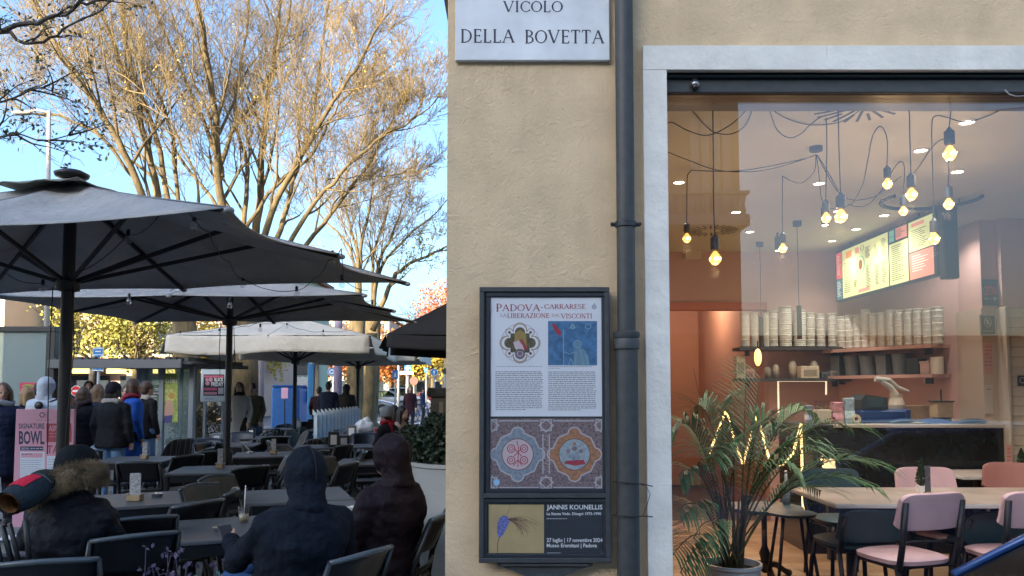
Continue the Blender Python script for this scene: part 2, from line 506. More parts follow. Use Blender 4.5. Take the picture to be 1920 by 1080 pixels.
# ================================================================== materials used all over
stucco = custom_stucco()
marble = mat('marble', (.80, .78, .71), .5, var=.12, vscale=3.5, bump=.3, bscale=30, dirt=.3)
slate = mat('slate_paint', (.050, .054, .056), .5, var=.15, vscale=20, bump=.1, bscale=90)
slate_d = mat('slate_dark', (.022, .027, .034), .45, var=.15)
black = mat('black_paint', (.012, .012, .014), .45)
blackp = mat('black_plastic', (.009, .012, .015), .32, var=.2, vscale=15, bump=.08, bscale=120)
grayp = mat('grey_plastic', (.024, .032, .034), .45, var=.2, vscale=15, bump=.08)
ink = mat('ink', (.03, .035, .06), .6)
inkg = mat('grey_ink', (.16, .18, .21), .7)
white = mat('white_paint', (.76, .76, .74), .5)
paper = mat('paper', (.74, .77, .82), .45)
steel = mat('steel', (.45, .46, .47), .35, metal=.9)
wallpink = mat('interior_pink', (.55, .35, .31), .85, var=.05, vscale=2)
wallorg = mat('interior_orange', (.52, .26, .17), .8, var=.06, vscale=2)
ceilm = mat('ceiling_paint', (.56, .54, .42), .9)
clear = glass('window_glass', ior=1.52, extra=.02)
thin_glass = glass('thin_glass', ior=1.45)
tarmac = mat('tarmac', (.10, .105, .115), .9, var=.25, vscale=3, bump=.4, bscale=40)
stone = mat('trachite', (.155, .16, .165), .75, var=.28, vscale=2.3, bump=.5, bscale=35, dirt=.3)
stone2 = mat('trachite_pale', (.20, .20, .20), .72, var=.25, vscale=3.1, bump=.5, bscale=30, dirt=.3)
stone3 = mat('trachite_dark', (.115, .12, .13), .7, var=.3, vscale=2.7, bump=.5, bscale=40, dirt=.3)

# ================================================================== ground
g = MB().add([(-400, -400, -.06), (400, -400, -.06), (400, 700, -.06), (-400, 700, -.06)], [(0, 1, 2, 3)])
struct(g.build('ground', mat('ground_earth', (.12, .11, .08), .95, var=.3, vscale=.2)))

def brickmat():
    m = mat('paving_far', (.14, .145, .15), .8)
    n, l = m.node_tree.nodes, m.node_tree.links
    t = n.new('ShaderNodeTexBrick'); t.inputs['Scale'].default_value = 1
    t.inputs['Brick Width'].default_value = .9; t.inputs['Row Height'].default_value = .45; t.inputs['Mortar Size'].default_value = .012
    t.inputs['Color1'].default_value = (.13, .135, .14, 1); t.inputs['Color2'].default_value = (.19, .19, .19, 1); t.inputs['Mortar'].default_value = (.05, .05, .05, 1)
    c = n.new('ShaderNodeTexCoord'); l.new(c.outputs['Object'], t.inputs['Vector']); l.new(t.outputs[0], n['Principled BSDF'].inputs['Base Color'])
    return m
pvf = brickmat()
SX0, SX1, SY0, SY1 = -6.3, -.345, 3.3, 11.4
g = MB()
for (x0, x1, y0, y1) in ((-60, SX0, -8, 33.5), (SX0, SX1, SY1, 33.5), (SX1, 30, 16.3, 33.5), (SX0, 30, -8, 3.3), (SX1, 30, 3.3, 3.9)):
    g.add([(x0, y0, 0), (x1, y0, 0), (x1, y1, 0), (x0, y1, 0)], [(0, 1, 2, 3)])
struct(g.build('plaza', pvf))
pv = struct(MB().box(SX0, SX1, SY0, SY1, -.05, -.018).build('pavement', mat('joint_sand', (.05, .048, .045), .95)))
pm = []
for k in range(3):
    me_mb = MB().box(-.445, .445, -.220, .220, -.03, 0, bv=.006)
    o = me_mb.build('paving_stone', (stone, stone2, stone3)[k], pv); pm.append(o.data)
    o.location = (SX0 + .45 + .9 * k, SY0 + .225, .0)
r = 0; y = SY0 + .225
while y < SY1 - .1:
    x = SX0 + .45 + (.45 if r % 2 else 0); c = 0
    while x < SX1 - .3:
        if not (r == 0 and c < 3):
            o = bpy.data.objects.new('paving_stone', random.choice(pm)); COL.objects.link(o); o.parent = pv
            o.location = (x, y, random.uniform(-.004, .003)); o.rotation_euler = (random.uniform(-.003, .003), random.uniform(-.003, .003), random.choice((0, PI)))
        x += .9; c += 1
    y += .45; r += 1
g = MB().add([(-22, 34, -.02), (60, 34, -.02), (60, 76, -.02), (-22, 76, -.02)], [(0, 1, 2, 3)])
struct(g.build('road', tarmac))
g = MB()
for k in range(9): g.box(-21 + 3.4 * k, -19.4 + 3.4 * k, 54.6, 54.75, -.019, -.012)
for k in range(7): g.box(-9 + 1.1 * k, -8.5 + 1.1 * k, 36, 39.5, -.019, -.012)
struct(g.build('road_marking', mat('road_paint', (.6, .6, .58), .7, var=.15), None))
struct(MB().box(-22, 60, 33.5, 33.75, -.05, .0, bv=.02).build('kerb', stone2))
struct(MB().box(-80, 80, 76, 130, -.05, .06).build('verge', mat('verge_grass', (.10, .12, .03), .95, var=.4, vscale=1)))

# ================================================================== the corner building
WY = 3.9
def P(px, py, Y=WY): return at(px, py, Y)
XL = P(838, 400).x
shop = thing('shop_building', 'ochre stuccoed corner building with a stone framed shop window and a slate grey downpipe', 'building', (0, WY, 0))
ox0, ox1 = P(1252, 500).x, 4.05
oz1, oz0 = P(1400, 136).z, .32
sx0, sz1 = P(1207, 500).x, P(1400, 91).z
m = MB()
H = 9.0
m.box(XL, ox0, WY, WY + .38, 0, H)
m.box(ox1, 8.0, WY, WY + .38, 0, H)
m.box(ox0, ox1, WY, WY + .38, oz1, H)
m.box(ox0, ox1, WY, WY + .38, 0, oz0)
m.build('wall', stucco, shop, world=True)
m = MB(); m.box(XL, XL + .35, WY + .38, 16, 0, H); m.build('side_wall', stucco, shop, world=True)
m = MB(); m.box(7.6, 8.0, WY + .38, 16, 0, H); m.box(XL + .35, 7.6, 15.6, 16, 0, H); m.build('rear_wall', stucco, shop, world=True)
m = MB(); m.box(XL - .55, 8.5, WY - .6, 16.5, 8.9, 9.1); m.build('roof', mat('roof_tiles', (.25, .10, .06), .9), shop, world=True)
# side cornice seen past the corner
a = at(832.5, 0, 9.6)
m = MB()
cw = XL - a.x
m.prism([(XL + .001, a.z - .12), (XL - cw * .55, a.z - .05), (XL - cw, a.z), (XL - cw, a.z + .16), (XL + .001, a.z + .16)], WY + .9, 16)
m.build('cornice', mat('cornice_grey', (.18, .165, .14), .8, var=.1), shop, world=True)
# stone surround in blocks
zs = [.0, 1.12, 2.25, oz1]
for i in range(3):
    MB().box(sx0, ox0, WY - .035, WY + .30, zs[i] + .0004, zs[i + 1] - .0004, bv=.0012).build('surround_block', marble, shop, world=True)
xs = [sx0, 1.62, 2.9, 4.3]
for i in range(3):
    MB().box(xs[i] + .0004, xs[i + 1] - .0004, WY - .037, WY + .30, oz1, sz1, bv=.0012).build('surround_block', marble, shop, world=True)
MB().box(ox0 - .002, ox1 + .03, WY - .045, WY + .33, oz0 - .05, oz0, bv=.006).build('sill', marble, shop, world=True)
# roller shutter housing
GY = WY + .10
z1, z2, z3 = P(1400, 150, WY + .05).z, P(1400, 177, WY + .05).z, P(1400, 185, GY).z
sh = MB().box(ox0 + .002, ox1, WY + .012, WY + .30, z1, oz1 - .002, bv=.004); sh.build('lintel_panel', mat('slate_green', (.035, .047, .050), .5, var=.1), shop, world=True)
sh = MB().box(ox0 + .002, ox1, WY + .03, WY + .30, z2, z1 - .003, bv=.006); sho = sh.build('shutter_housing', slate, shop, world=True)
MB().box(ox0 + .002, ox1, WY + .05, WY + .2, z3, z2 - .002, bv=.003).build('shutter_lip', slate_d, shop, world=True)
MB().box(ox0 + .004, ox1, GY, GY + .012, oz0, z3 - .001).build('window_pane', clear, shop, world=True)
MB().box(ox0 + .002, ox1, GY - .01, GY + .03, oz0 + .001, oz0 + .05).build('window_frame', slate_d, shop, world=True)
# little camera under the lintel
sc_t = thing('security_camera', 'small dark dome camera under the shutter housing at the corner of the shop window', 'camera', P(1303, 158, WY + .02))
c = sc_t.location
MB().lathe([(.022, .012), (.026, .0), (.024, -.012), (.001, -.014)], c, 16).build('housing', steel, sc_t, True, world=True)
MB().ell((c.x, c.y - .005, c.z - .018), (.018, .018, .02)).build('lens', mat('lens_black', (.01, .01, .012), .08), sc_t, True, world=True)
MB().box(c.x - .012, c.x + .012, c.y - .003, c.y + .012, c.z + .01, c.z + .03).build('bracket', slate_d, sc_t, world=True)
# loose cable upper right
t = MB().tube([P(1884, 168, WY - .0), P(1893, 177, WY - .01), P(1906, 181, WY - .012), P(1925, 179, WY - .0), P(1990, 172, WY)], .0035, 6)
o = t.build('loose_cable', mat('cable_grey', (.3, .33, .36), .5), None, True); tag(o, 'pale grey cable sagging below the shutter housing at the upper right of the window', 'cable')

# downpipe
dp = thing('downpipe', 'slate grey round downpipe running down the ochre wall beside the window surround', 'pipe', (P(1170, 500).x, WY - .07, 0))
cx, cyy = dp.location.x, WY - .068
zj = P(1170, 628, cyy).z
MB().lathe([(.0455, zj), (.0455, 9)], (cx, cyy, 0), 28).build('upper_pipe', slate, dp, True, world=True, auto=50)
MB().lathe([(.056, 0), (.056, zj)], (cx - .001, cyy, 0), 28).build('lower_pipe', slate, dp, True, world=True, auto=50)
MB().lathe([(.057, zj - .075), (.064, zj - .07), (.066, zj - .03), (.061, zj - .02), (.067, zj - .008), (.067, zj + .012), (.048, zj + .02)], (cx - .001, cyy, 0), 28).build('joint_collar', slate, dp, True, world=True, auto=40)
zc = P(1170, 421, cyy).z
for z_, r_ in ((zc, .047), (4.6, .047)):
    q = MB().lathe([(r_, -.016), (r_ + .006, -.013), (r_ + .006, .013), (r_, .016)], (cx, cyy, z_), 28)
    q.build('clamp', slate_d, dp, True, world=True, auto=40)
    MB().box(cx - .075, cx + .075, cyy - .012, cyy + .012, z_ - .009, z_ + .009, bv=.004).ell((cx + .07, cyy - .014, z_), .009).ell((cx - .07, cyy - .014, z_), .009).build('clamp_ear', slate_d, dp, world=True)
# cable ties: two thin wires poking out
for (ya, yb, nm) in ((903, 908, 'upper'), (966, 965, 'lower')):
    p0 = P(1153, ya, cyy - .057); 
    q = MB().tube([P(1149, ya, cyy - .03), P(1158, ya + 1, cyy - .066), P(1185, ya + 3, cyy - .062), P(1205, (ya + yb) / 2 + 2, cyy - .03), P(1224, yb + 4, cyy - .05)], .003, 6)
    if nm == 'upper':
        q.tube([P(1196, 906, cyy - .04), P(1213, 913, cyy - .05), P(1219, 928, cyy - .06), P(1212, 950, cyy - .05), P(1206, 965, cyy - .04)], .0016, 5)
    o = q.build('cable_tie', black, None, True)
    tag(o, ('black wire tie with a loose loop' if nm == 'upper' else 'straight black wire tie') + ' round the downpipe, the ' + nm + ' of the two', 'wire tie')

# ------------------------------------------------------------------ marble street name plaque
q0, q1 = P(853, 200, WY - .03), P(1143.5, 113, WY - .03)
sg = thing('street_sign', 'marble street name plaque reading VICOLO DELLA BOVETTA on the ochre wall', 'sign', (q0.x, WY - .03, q1.z))
ztop = q1.z + .50
MB().box(q0.x, q1.x, WY - .03, WY - .002, q1.z, ztop, bv=.003).build('plaque', mat('plaque_marble', (.70, .73, .75), .3, var=.13, vscale=4, dirt=.25), sg, world=True)
incised = mat('incised_letters', (.035, .04, .07), .6, var=.3, vscale=30)
pr = Print(lambda u, v: at(u, v, WY - .03), (0, -1, 0), sg)
pr.serif('VICOLO', 944, 22.5, 1055, 2.5, incised, name='letter')
pr.serif('DELLA', 863.5, 79.5, 964, 55.5, incised, name='letter')
pr.serif('BOVETTA', 984, 81, 1132, 57, incised, name='letter')
pr.end()

# ------------------------------------------------------------------ notice case
nc = thing('notice_case', 'dark slate notice case on the ochre wall with a historical panel and an exhibition poster', 'notice board', P(1022, 800))
KY = WY - .085
def K(px, py, Y=KY): return at(px, py, Y)
def frame(x0, y0, x1, y1, wpx, Y0, Y1, name, m_):
    a, b = K(x0, y0), K(x1, y1); w_ = wpx / 370
    q = MB()
    q.box(a.x, b.x, Y0, Y1, a.z - w_, a.z, bv=.003); q.box(a.x, b.x, Y0, Y1, b.z, b.z + w_, bv=.003)
    q.box(a.x, a.x + w_, Y0 + .0003, Y1, b.z + w_, a.z - w_, bv=.003); q.box(b.x - w_, b.x, Y0 + .0003, Y1, b.z + w_, a.z - w_, bv=.003)
    return q.build(name, m_, nc, world=True)
a, b = K(899, 538), K(1146.5, 1056)
MB().box(a.x + .004, b.x - .004, KY + .02, WY - .002, b.z + .004, a.z - .004, bv=.004).build('back_box', slate, nc, world=True)
frame(899, 538, 1146.5, 1056, 9, KY, KY + .03, 'outer_frame', slate)
MB().box(a.x + .02, b.x - .02, KY + .0012, KY + .03, K(1000, 934).z, K(1000, 925).z, bv=.002).build('middle_rail', slate, nc, world=True)
frame(911, 548, 1139, 925, 8, KY + .006, KY + .028, 'upper_door', slate_d)
frame(907, 936, 1140, 1047, 7, KY + .006, KY + .028, 'lower_door', slate_d)
a, b = K(918, 556), K(1130, 918)
BY = KY + .0185
MB().box(a.x - .005, b.x + .005, BY, BY + .008, b.z - .005, a.z + .01).build('backing_panel', slate_d, nc, world=True)
pr = Print(lambda u, v: at(u, v, BY - .0004), (0, -1, 0), nc)
prl = MB().box(K(920, 557).x, K(1128, 557).x, BY - .0012, BY - .0002, K(920, 781).z, K(920, 557).z).build('history_panel', paper, nc, world=True)
pr2 = Print(lambda u, v: at(u, v, BY - .0012), (0, -1, 0), nc)
red = mat('print_red', (.34, .04, .06), .6); brown = mat('print_brown', (.13, .07, .05), .7); gold = mat('print_gold', (.30, .22, .06), .6)
tan = mat('print_tan', (.42, .30, .22), .7); bluep = mat('print_blue', (.06, .17, .33), .6, var=.3, vscale=40); bluel = mat('print_pale_blue', (.22, .40, .52), .6)
purp = mat('print_purple', (.19, .14, .15), .7, var=.5, vscale=90); palegrey = mat('print_pale_grey', (.45, .43, .45), .7); greyblue = mat('print_grey_blue', (.22, .27, .33), .7, var=.25, vscale=60)
terra = mat('print_terracotta', (.36, .17, .09), .7, var=.3, vscale=70); pinkw = mat('print_pink_white', (.56, .45, .48), .7)
def T(s, x0, y1, x1, y0, m_): pr2.serif(s, x0, y0, x1, y1, m_, gap=.08)
T('P', 930, 570, 941, 584, red); T('ADOVA', 942, 571, 1012, 583, red)
T('CARRARESE', 1020.5, 570.5, 1098, 579, red)
T('LA', 938.5, 588, 949, 594, tan); T('LIBERAZIONE', 951, 587.5, 1030, 596, red); T('DAL', 1034.5, 588, 1049, 594, tan); T('VISCONTI', 1052, 588, 1110, 597, red)
pr2.disc(1016, 576.5, 1.3, red); pr2.ring(1114, 575.5, 3.6, 1.2, inkg); pr2.disc(1114, 575.5, 1.5, inkg); pr2.line([(1114, 568), (1114, 572)], 1, inkg)
# quatrefoil miniature
def lobes(cx, cy, R, r, m_, layer, n=4, ph=0):
    for k in range(n):
        a_ = ph + k * 2 * PI / n
        pr2.disc(cx + R * math.cos(a_), cy + R * math.sin(a_), r, m_, layer, name='miniature')
    pr2.rect(cx - R * .9, cy - R * .9, cx + R * .9, cy + R * .9, m_, layer, name='miniature')
QX, QY = 975, 643
lobes(QX, QY, 25, 13.5, tan, 1); lobes(QX, QY, 23, 11.5, paper, 2)
for k in range(4):
    a_ = PI / 4 + k * PI / 2
    pr2.disc(QX + 28 * math.cos(a_), QY + 28 * math.sin(a_), 7.5, tan, 1, name='miniature'); pr2.disc(QX + 28 * math.cos(a_), QY + 28 * math.sin(a_), 6, paper, 2, name='miniature')
    pr2.disc(QX + 28 * math.cos(a_), QY + 28 * math.sin(a_), 2.6, brown, 3, name='miniature')
    pr2.ring(QX, QY, 36, 1, palegrey, 3, name='miniature')
lobes(QX, QY, 20, 9.5, mat('print_olive', (.10, .085, .045), .7, var=.4, vscale=60), 4)
pr2.poly([(965, 626), (975, 618), (986, 626), (988, 650), (964, 650)], gold, 5, name='miniature')
pr2.poly([(962, 642), (972, 638), (980, 648), (984, 660), (968, 658)], pinkw, 6, name='miniature')
pr2.poly([(974, 636), (979, 636), (990, 654), (984, 656)], red, 7, name='miniature')
pr2.disc(975, 664, 9.5, mat('print_mauve', (.17, .12, .15), .7), 6, name='miniature'); pr2.ring(975, 663, 5, 1.6, palegrey, 7, name='miniature'); pr2.disc(973, 630, 3.2, terra, 6, name='miniature')
# blue fresco with a generic standing figure
pr2.rect(1027.5, 685, 1119.5, 602, bluep, 1, name='fresco')
for k in range(60):
    x_, y_ = random.uniform(1030, 1117), random.uniform(605, 682)
    pr2.line([(x_, y_), (x_ + random.uniform(-5, 5), y_ + random.uniform(-6, 6))], random.uniform(.4, 1.1), random.choice([mat('print_blue_mid', (.10, .24, .40), .6), mat('print_blue_deep', (.03, .10, .22), .6)]), 2, name='fresco')
pr2.poly([(1034, 608), (1040, 607), (1052, 622), (1051, 630), (1043, 626)], red, 3, name='fresco')
pr2.line([(1056, 618), (1057, 684)], 1.5, bluel, 3, name='fresco')
pr2.poly([(1077, 656), (1086, 652), (1095, 655), (1104, 668), (1105, 685), (1074, 685)], mat('print_blue_grey', (.15, .27, .36), .6), 3, name='fresco')
pr2.ring(1083, 645, 7, 1.6, bluel, 4, name='fresco'); pr2.disc(1083, 645, 5.5, mat('print_blue_grey', (.15, .27, .36), .6), 3, name='fresco')
for pts in ([(1058, 660), (1068, 664), (1077, 660)], [(1080, 660), (1079, 684)], [(1088, 656), (1094, 684)], [(1098, 664), (1103, 684)], [(1066, 684), (1070, 672), (1075, 684)]):
    pr2.line(pts, 1.2, bluel, 5, name='fresco')
pr2.poly([(1066, 616), (1073, 604), (1081, 616)], mat('print_blue_grey', (.15, .27, .36), .6), 3, name='fresco'); pr2.ring(1074, 613, 3.4, 1.3, bluel, 4, name='fresco'); pr2.ring(1103, 612, 5, 1.2, bluel, 3, name='fresco')
for (x0, x1, ys, n_, dy) in ((929, 1019, 697, 21, 3.55), (1028, 1119, 697.5, 21, 3.55)):
    for k in range(n_): pr2.words(x0, ys + k * dy, x1, inkg, 1.9, last=.66 if k == n_ - 1 else random.uniform(.96, 1), fill=.62)
pr2.words(930, 687, 1017, inkg, 1.3); pr2.words(1028, 687.5, 1110, inkg, 1.3); pr2.words(1028, 690.5, 1050, inkg, 1.3)
pr2.end()
# mosaic panel below
MB().box(K(919, 785).x, K(1129.5, 785).x, BY - .0012, BY - .0002, K(919, 916).z, K(919, 785).z).build('mosaic_panel', purp, nc, world=True)
pr3 = Print(lambda u, v: at(u, v, BY - .0012), (0, -1, 0), nc)
def mosaic(cx, cy, base, disc_m):
    pts, R = [], 43
    for k in range(8):                       # eight-lobed star tile
        a_ = k * PI / 4
        if k % 2 == 0:
            for t_ in range(-3, 4):
                b_ = a_ + t_ * .5
                pts.append((cx + (R - 4) * math.cos(a_) + 12 * math.cos(b_), cy + (R - 4) * math.sin(a_) + 12 * math.sin(b_)))
        else:
            pts.append((cx + R * 1.02 * math.cos(a_) , cy + R * 1.02 * math.sin(a_)))
    pts = [(min(max(x, 920), 1129), min(max(y, 786), 916)) for x, y in pts]
    pr3.poly(pts, base, 1, name='mosaic'); pr3.line(pts, 2.6, palegrey, 2, name='mosaic', closed=True)
    pr3.disc(cx, cy, 30, brown, 3, name='mosaic', n=36); pr3.disc(cx, cy, 28.6, disc_m, 4, name='mosaic', n=36)
mosaic(970.5, 852, greyblue, pinkw); mosaic(1077, 852, terra, mat('print_bluegreen', (.30, .36, .40), .7, var=.2, vscale=60))
for (dx, dy) in ((-12, -11), (12, -11), (-12, 11), (12, 11)):
    pr3.ring(970.5 + dx, 852 + dy, 7, 1.7, red, 5, name='mosaic'); pr3.ring(970.5 + dx, 852 + dy, 3, 1.2, red, 5, name='mosaic')
for pts in ([(969, 827), (972, 838), (971, 875)], [(964, 841), (978, 855)], [(978, 841), (964, 855)], [(971, 862), (963, 873)], [(971, 862), (979, 873)]): pr3.line(pts, 1.5, red, 5, name='mosaic')
pr3.poly([(1060, 864), (1094, 862), (1098, 870), (1078, 873), (1058, 869)], red, 5, name='mosaic'); pr3.poly([(1072, 848), (1084, 848), (1084, 864), (1072, 864)], greyblue, 5, name='mosaic')
for (x_, y_, r_) in ((1077, 841, 5), (1065, 846, 4), (1089, 846, 4), (1070, 856, 4), (1085, 857, 4), (1077, 832, 3)): pr3.disc(x_, y_, r_, random.choice([terra, purp, greyblue]), 6, name='mosaic')
for cx in (1024, 922, 1127):
    for cy in (797, 905):
        s_ = 13
        q = [(cx - s_, cy), (cx, cy - s_), (cx + s_, cy), (cx, cy + s_)]; q2 = [(cx - s_ * .75, cy - s_ * .75), (cx + s_ * .75, cy - s_ * .75), (cx + s_ * .75, cy + s_ * .75), (cx - s_ * .75, cy + s_ * .75)]
        for Q in (q, q2):
            Q = [(min(max(x, 921), 1128), min(max(y, 787), 915)) for x, y in Q]; pr3.line(Q, 2, palegrey, 2, name='mosaic', closed=True)
for (x0, x1) in ((936, 1010), (1038, 1113)):
    for y_ in (789, 914): pr3.line([(x0, y_), (x1, y_)], 2.2, palegrey, 2, name='mosaic')
for x_ in (1018, 1030): pr3.line([(x_, 815), (x_, 888)], 2.2, palegrey, 2, name='mosaic')
for k in range(14):
    x_, y_ = random.uniform(1019, 1029), 818 + k * 5; pr3.line([(x_ - 3, y_), (x_ + 3, y_ + 3)], .9, palegrey, 2, name='mosaic')
pr3.disc(931, 904, 6, mat('print_cyan', (.28, .55, .75), .5), 6, name='mosaic'); pr3.line([(1010, 908), (1019, 896)], 1, palegrey, 6, name='mosaic')
pr3.end()
# exhibition poster
a, b = K(913, 943), K(1132, 1040)
MB().box(a.x, b.x, BY, BY + .006, b.z, a.z).build('exhibition_poster', mat('poster_dark', (.022, .030, .040), .5), nc, world=True)
pr4 = Print(lambda u, v: at(u, v, BY), (0, -1, 0), nc)
pr4.rect(916, 1037, 1020, 946, mat('print_ochre', (.44, .34, .16), .7, var=.06, vscale=10), 1, name='drawing')
pr4.poly([(932, 985), (936, 972), (944, 966), (953, 969), (955, 978), (950, 990), (943, 1003), (936, 1010), (932, 1000)], mat('brush_blue', (.13, .15, .40), .7, var=.5, vscale=120), 2, name='drawing')
pr4.line([(936, 1008), (933, 1020), (933, 1037)], 1.4, brown, 3, name='drawing')
for k in range(22):
    a0 = random.uniform(-.55, .45); ln = random.uniform(35, 66); x_, y_ = 951, 974; pts = [(x_, y_)]
    for i in range(9):
        x_ += ln / 9 * math.cos(a0); y_ += ln / 9 * math.sin(a0) * .8; a0 += random.uniform(.03, .22); x_ = min(x_, 1018); pts.append((x_, min(y_, 1030)))
    pr4.line(pts, .45, brown, 3, name='drawing')
pr4.line([(948, 968), (955, 956), (957, 947)], .6, brown, 3, name='drawing')
whi = mat('print_white', (.75, .78, .80), .5)
pr4.text('JANNIS KOUNELLIS', 1025, 955, 1129.5, 946.5, whi, bold=.02); pr4.text('La Stanza Vede. Disegni 1973-1990', 1025, 965.5, 1127, 960.5, whi, bold=.02)
pr4.words(1025, 972.5, 1063, whi, 1.6)
pr4.text('27 luglio | 17 novembre 2024', 1025, 1016, 1129.5, 1009, whi, bold=.02); pr4.text('Museo Eremitani | Padova', 1025, 1026, 1119, 1019, whi, bold=.02)
pr4.rect(1025, 1037, 1052, 1036.3, whi, 2); pr4.end()
# glass doors and the bracket under the case
for (x0, y0, x1, y1) in ((919, 556, 1131, 917), (914, 943, 1133, 1040)):
    a, b = K(x0, y0), K(x1, y1)
    MB().box(a.x, b.x, KY + .0128, KY + .0148, b.z, a.z).build('door_glass', glass('case_glass', ior=1.35), nc, world=True)
bz = K(1020, 1057).z
prof = [(-.235, 0), (.235, 0), (.235, -.012), (.20, -.022), (.15, -.04), (.10, -.062), (.075, -.085), (-.075, -.085), (-.10, -.062), (-.15, -.04), (-.20, -.022), (-.235, -.012)]
cxk = K(1022, 1060).x
MB().prism([(cxk + x, bz - .002 + z) for x, z in prof], WY - .065, WY - .002).build('bracket', slate, nc, world=True)
MB().box(cxk - .215, cxk + .215, WY - .08, WY - .066, bz - .016, bz - .003, bv=.004).build('bracket_lip', slate, nc, world=True)
a = K(1022, 1079)
p5 = Print(lambda u, v: at(u, v, WY - .066), (0, -1, 0), nc); p5.words(1006, 1078, 1044, mat('raised_letters', (.10, .12, .14), .4), 3.2, name='maker_mark'); p5.end()

# ================================================================== shop interior (shell)
FZ, CZ = .10, 3.2
IX0, IX1, BKY = .62, 6.2, 8.9
struct(MB().box(IX0, 7.6, WY + .38, 15.6, FZ - .09, FZ - .02).build('floor', mat('floor_screed', (.12, .09, .06), .8)))
flo = bpy.data.objects['floor']
pl = [MB().box(-.60, .60, -.0585, .0585, -.018, 0, bv=.002).build('plank', mat('oak_%d' % k, c_, .45, var=.16, vscale=5, stretch=(1, 12, 1), bump=.1), flo).data for k, c_ in enumerate(((.42, .27, .15), (.36, .22, .12), (.47, .31, .18)))]
for k, o in enumerate([o for o in bpy.data.objects if o.name.startswith('plank')]): o.location = (1.3 + 1.21 * k, 6.0, FZ - .001)
cnt = 0
for r in range(24):
    y = 6.12 + r * .1195
    for c in range(3):
        o = bpy.data.objects.new('plank', random.choice(pl)); COL.objects.link(o); o.parent = flo
        o.location = (1.25 + 1.204 * c + (.6 if r % 2 else 0) * .9, y, FZ - .001 + random.uniform(-.0006, .0006)); cnt += 1
struct(MB().box(IX0, 7.6, WY + .38, 15.6, CZ, CZ + .1).build('ceiling', ceilm))
dx0, dx1, dz1 = gx(1240, BKY), at(1440, 700, BKY).x, at(1400, 567, BKY).z
m = MB(); m.box(dx1, 7.6, BKY, BKY + .15, FZ - .02, CZ); m.box(IX0, dx1, BKY, BKY + .15, dz1, CZ)
bw = struct(m.build('wall_back', wallpink))
m = MB(); m.box(IX0 - .1, IX0, WY + .38, 15.6, FZ, CZ); struct(m.build('wall_left', wallpink))
m = MB(); m.box(IX0, dx1 + .6, 12.2, 12.35, FZ, CZ); struct(m.build('wall_alcove', wallorg))
m = MB(); m.box(dx1 + .003, dx1 + .1, BKY + .15, 12.2, FZ, CZ); struct(m.build('wall_corridor', wallorg))
MB_ = MB().box(IX0, dx1 - .001, BKY - .02, BKY + .16, dz1 - .085, dz1 - .001); struct(MB_.build('door_header', mat('header_orange', (.50, .17, .10), .7)))
m = MB(); m.box(IX0, dx1, 12.18, 12.2, FZ, FZ + .12); struct(m.build('skirting', mat('skirt', (.45, .30, .16), .6)))
# oblique right-hand wall of the service area
pA, pB = at(1573, 700, 8.89), at(1885, 700, 7.2)
m = MB(); m.add([(pA.x, pA.y, FZ), (pB.x, pB.y, FZ), (pB.x, pB.y, CZ), (pA.x, pA.y, CZ), (pB.x + .3, pB.y + .9, FZ), (pB.x + .3, pB.y + .9, CZ), (pA.x, BKY + .1, FZ), (pA.x, BKY + .1, CZ)], [(0, 1, 2, 3), (1, 4, 5, 2), (4, 6, 7, 5), (6, 0, 3, 7), (3, 2, 5, 7)])
struct(m.build('wall_service', wallpink))
# tiled wall, facing the window
tx0 = at(1888, 700, 7.1).x; tz1 = at(1900, 577, 7.1).z
struct(MB().box(tx0 + .01, 7.6, 7.14, 7.5, FZ, CZ).build('wall_tiled', wallpink))
tw = bpy.data.objects['wall_tiled']
struct(MB().box(tx0 - .02, tx0 + .01, 7.06, 7.5, FZ, tz1 + .01, bv=.004).build('corner_trim', mat('trim_pale', (.5, .45, .38), .6)))
tile = MB().box(-.148, .148, -.009, .0, -.043, .043, bv=.004).build('tile', mat('cream_tile', (.66, .60, .50), .25, var=.06), tw)
tile.location = (tx0 + .16, 7.139, tz1 - .045)
for r in range(26):
    for c in range(2):
        if r == 0 and c == 0: continue
        o = tile.copy(); COL.objects.link(o); o.location = (tx0 + .16 + .30 * c + (.15 if r % 2 and c else 0), 7.139, tz1 - .045 - .091 * r)

# ================================================================== buildings behind the camera (they shade the square and show in the window)
ob = thing('opposite_building', 'brown plastered building across the lane with a balcony, mirrored in the shop window', 'building', (1.5, -10, 0))
opl = mat('opposite_plaster', (.50, .36, .25), .9, var=.08, vscale=2)
m = MB(); m.box(-2.5, 5.4, -18, -10, 0, 9.4); m.build('wall', opl, ob, world=True)
m = MB(); m.box(-2.8, 5.7, -18.4, -9.7, 9.4, 9.6); m.build('roof', mat('roof_tiles', (.25, .10, .06), .9), ob, world=True)
shm = mat('shutter_white', (.62, .60, .54), .6)
for xa in (4.22, 4.47, 4.72, 4.97):
    m = MB(); m.box(xa, xa + .2, -9.97, -9.90, 5.7, 8.0, bv=.01); m.build('shutter_leaf', shm, ob, world=True)
m = MB(); m.box(2.4, 5.3, -9.99, -8.9, 5.24, 5.5, bv=.02); m.build('balcony_slab', shm, ob, world=True)
for k in range(14): m = MB(); m.lathe([(.03, 0), (.08, .1), (.04, .25), (.08, .4), (.03, .45)], (2.5 + k * .205, -9.0, 5.501), 8); m.build('baluster', shm, ob, True, world=True)
m = MB(); m.box(2.4, 5.3, -9.1, -8.9, 5.952, 6.03, bv=.01); m.build('balcony_rail', shm, ob, world=True)
for x_, z_ in ((-1.5, 1.2), (1.0, 1.2), (-1.5, 5.5), (3.4, 1.0)):
    m = MB(); m.box(x_, x_ + 1.1, -9.995, -9.95, z_, z_ + 1.9); m.build('window', mat('shutter_green', (.05, .09, .06), .6), ob, world=True)
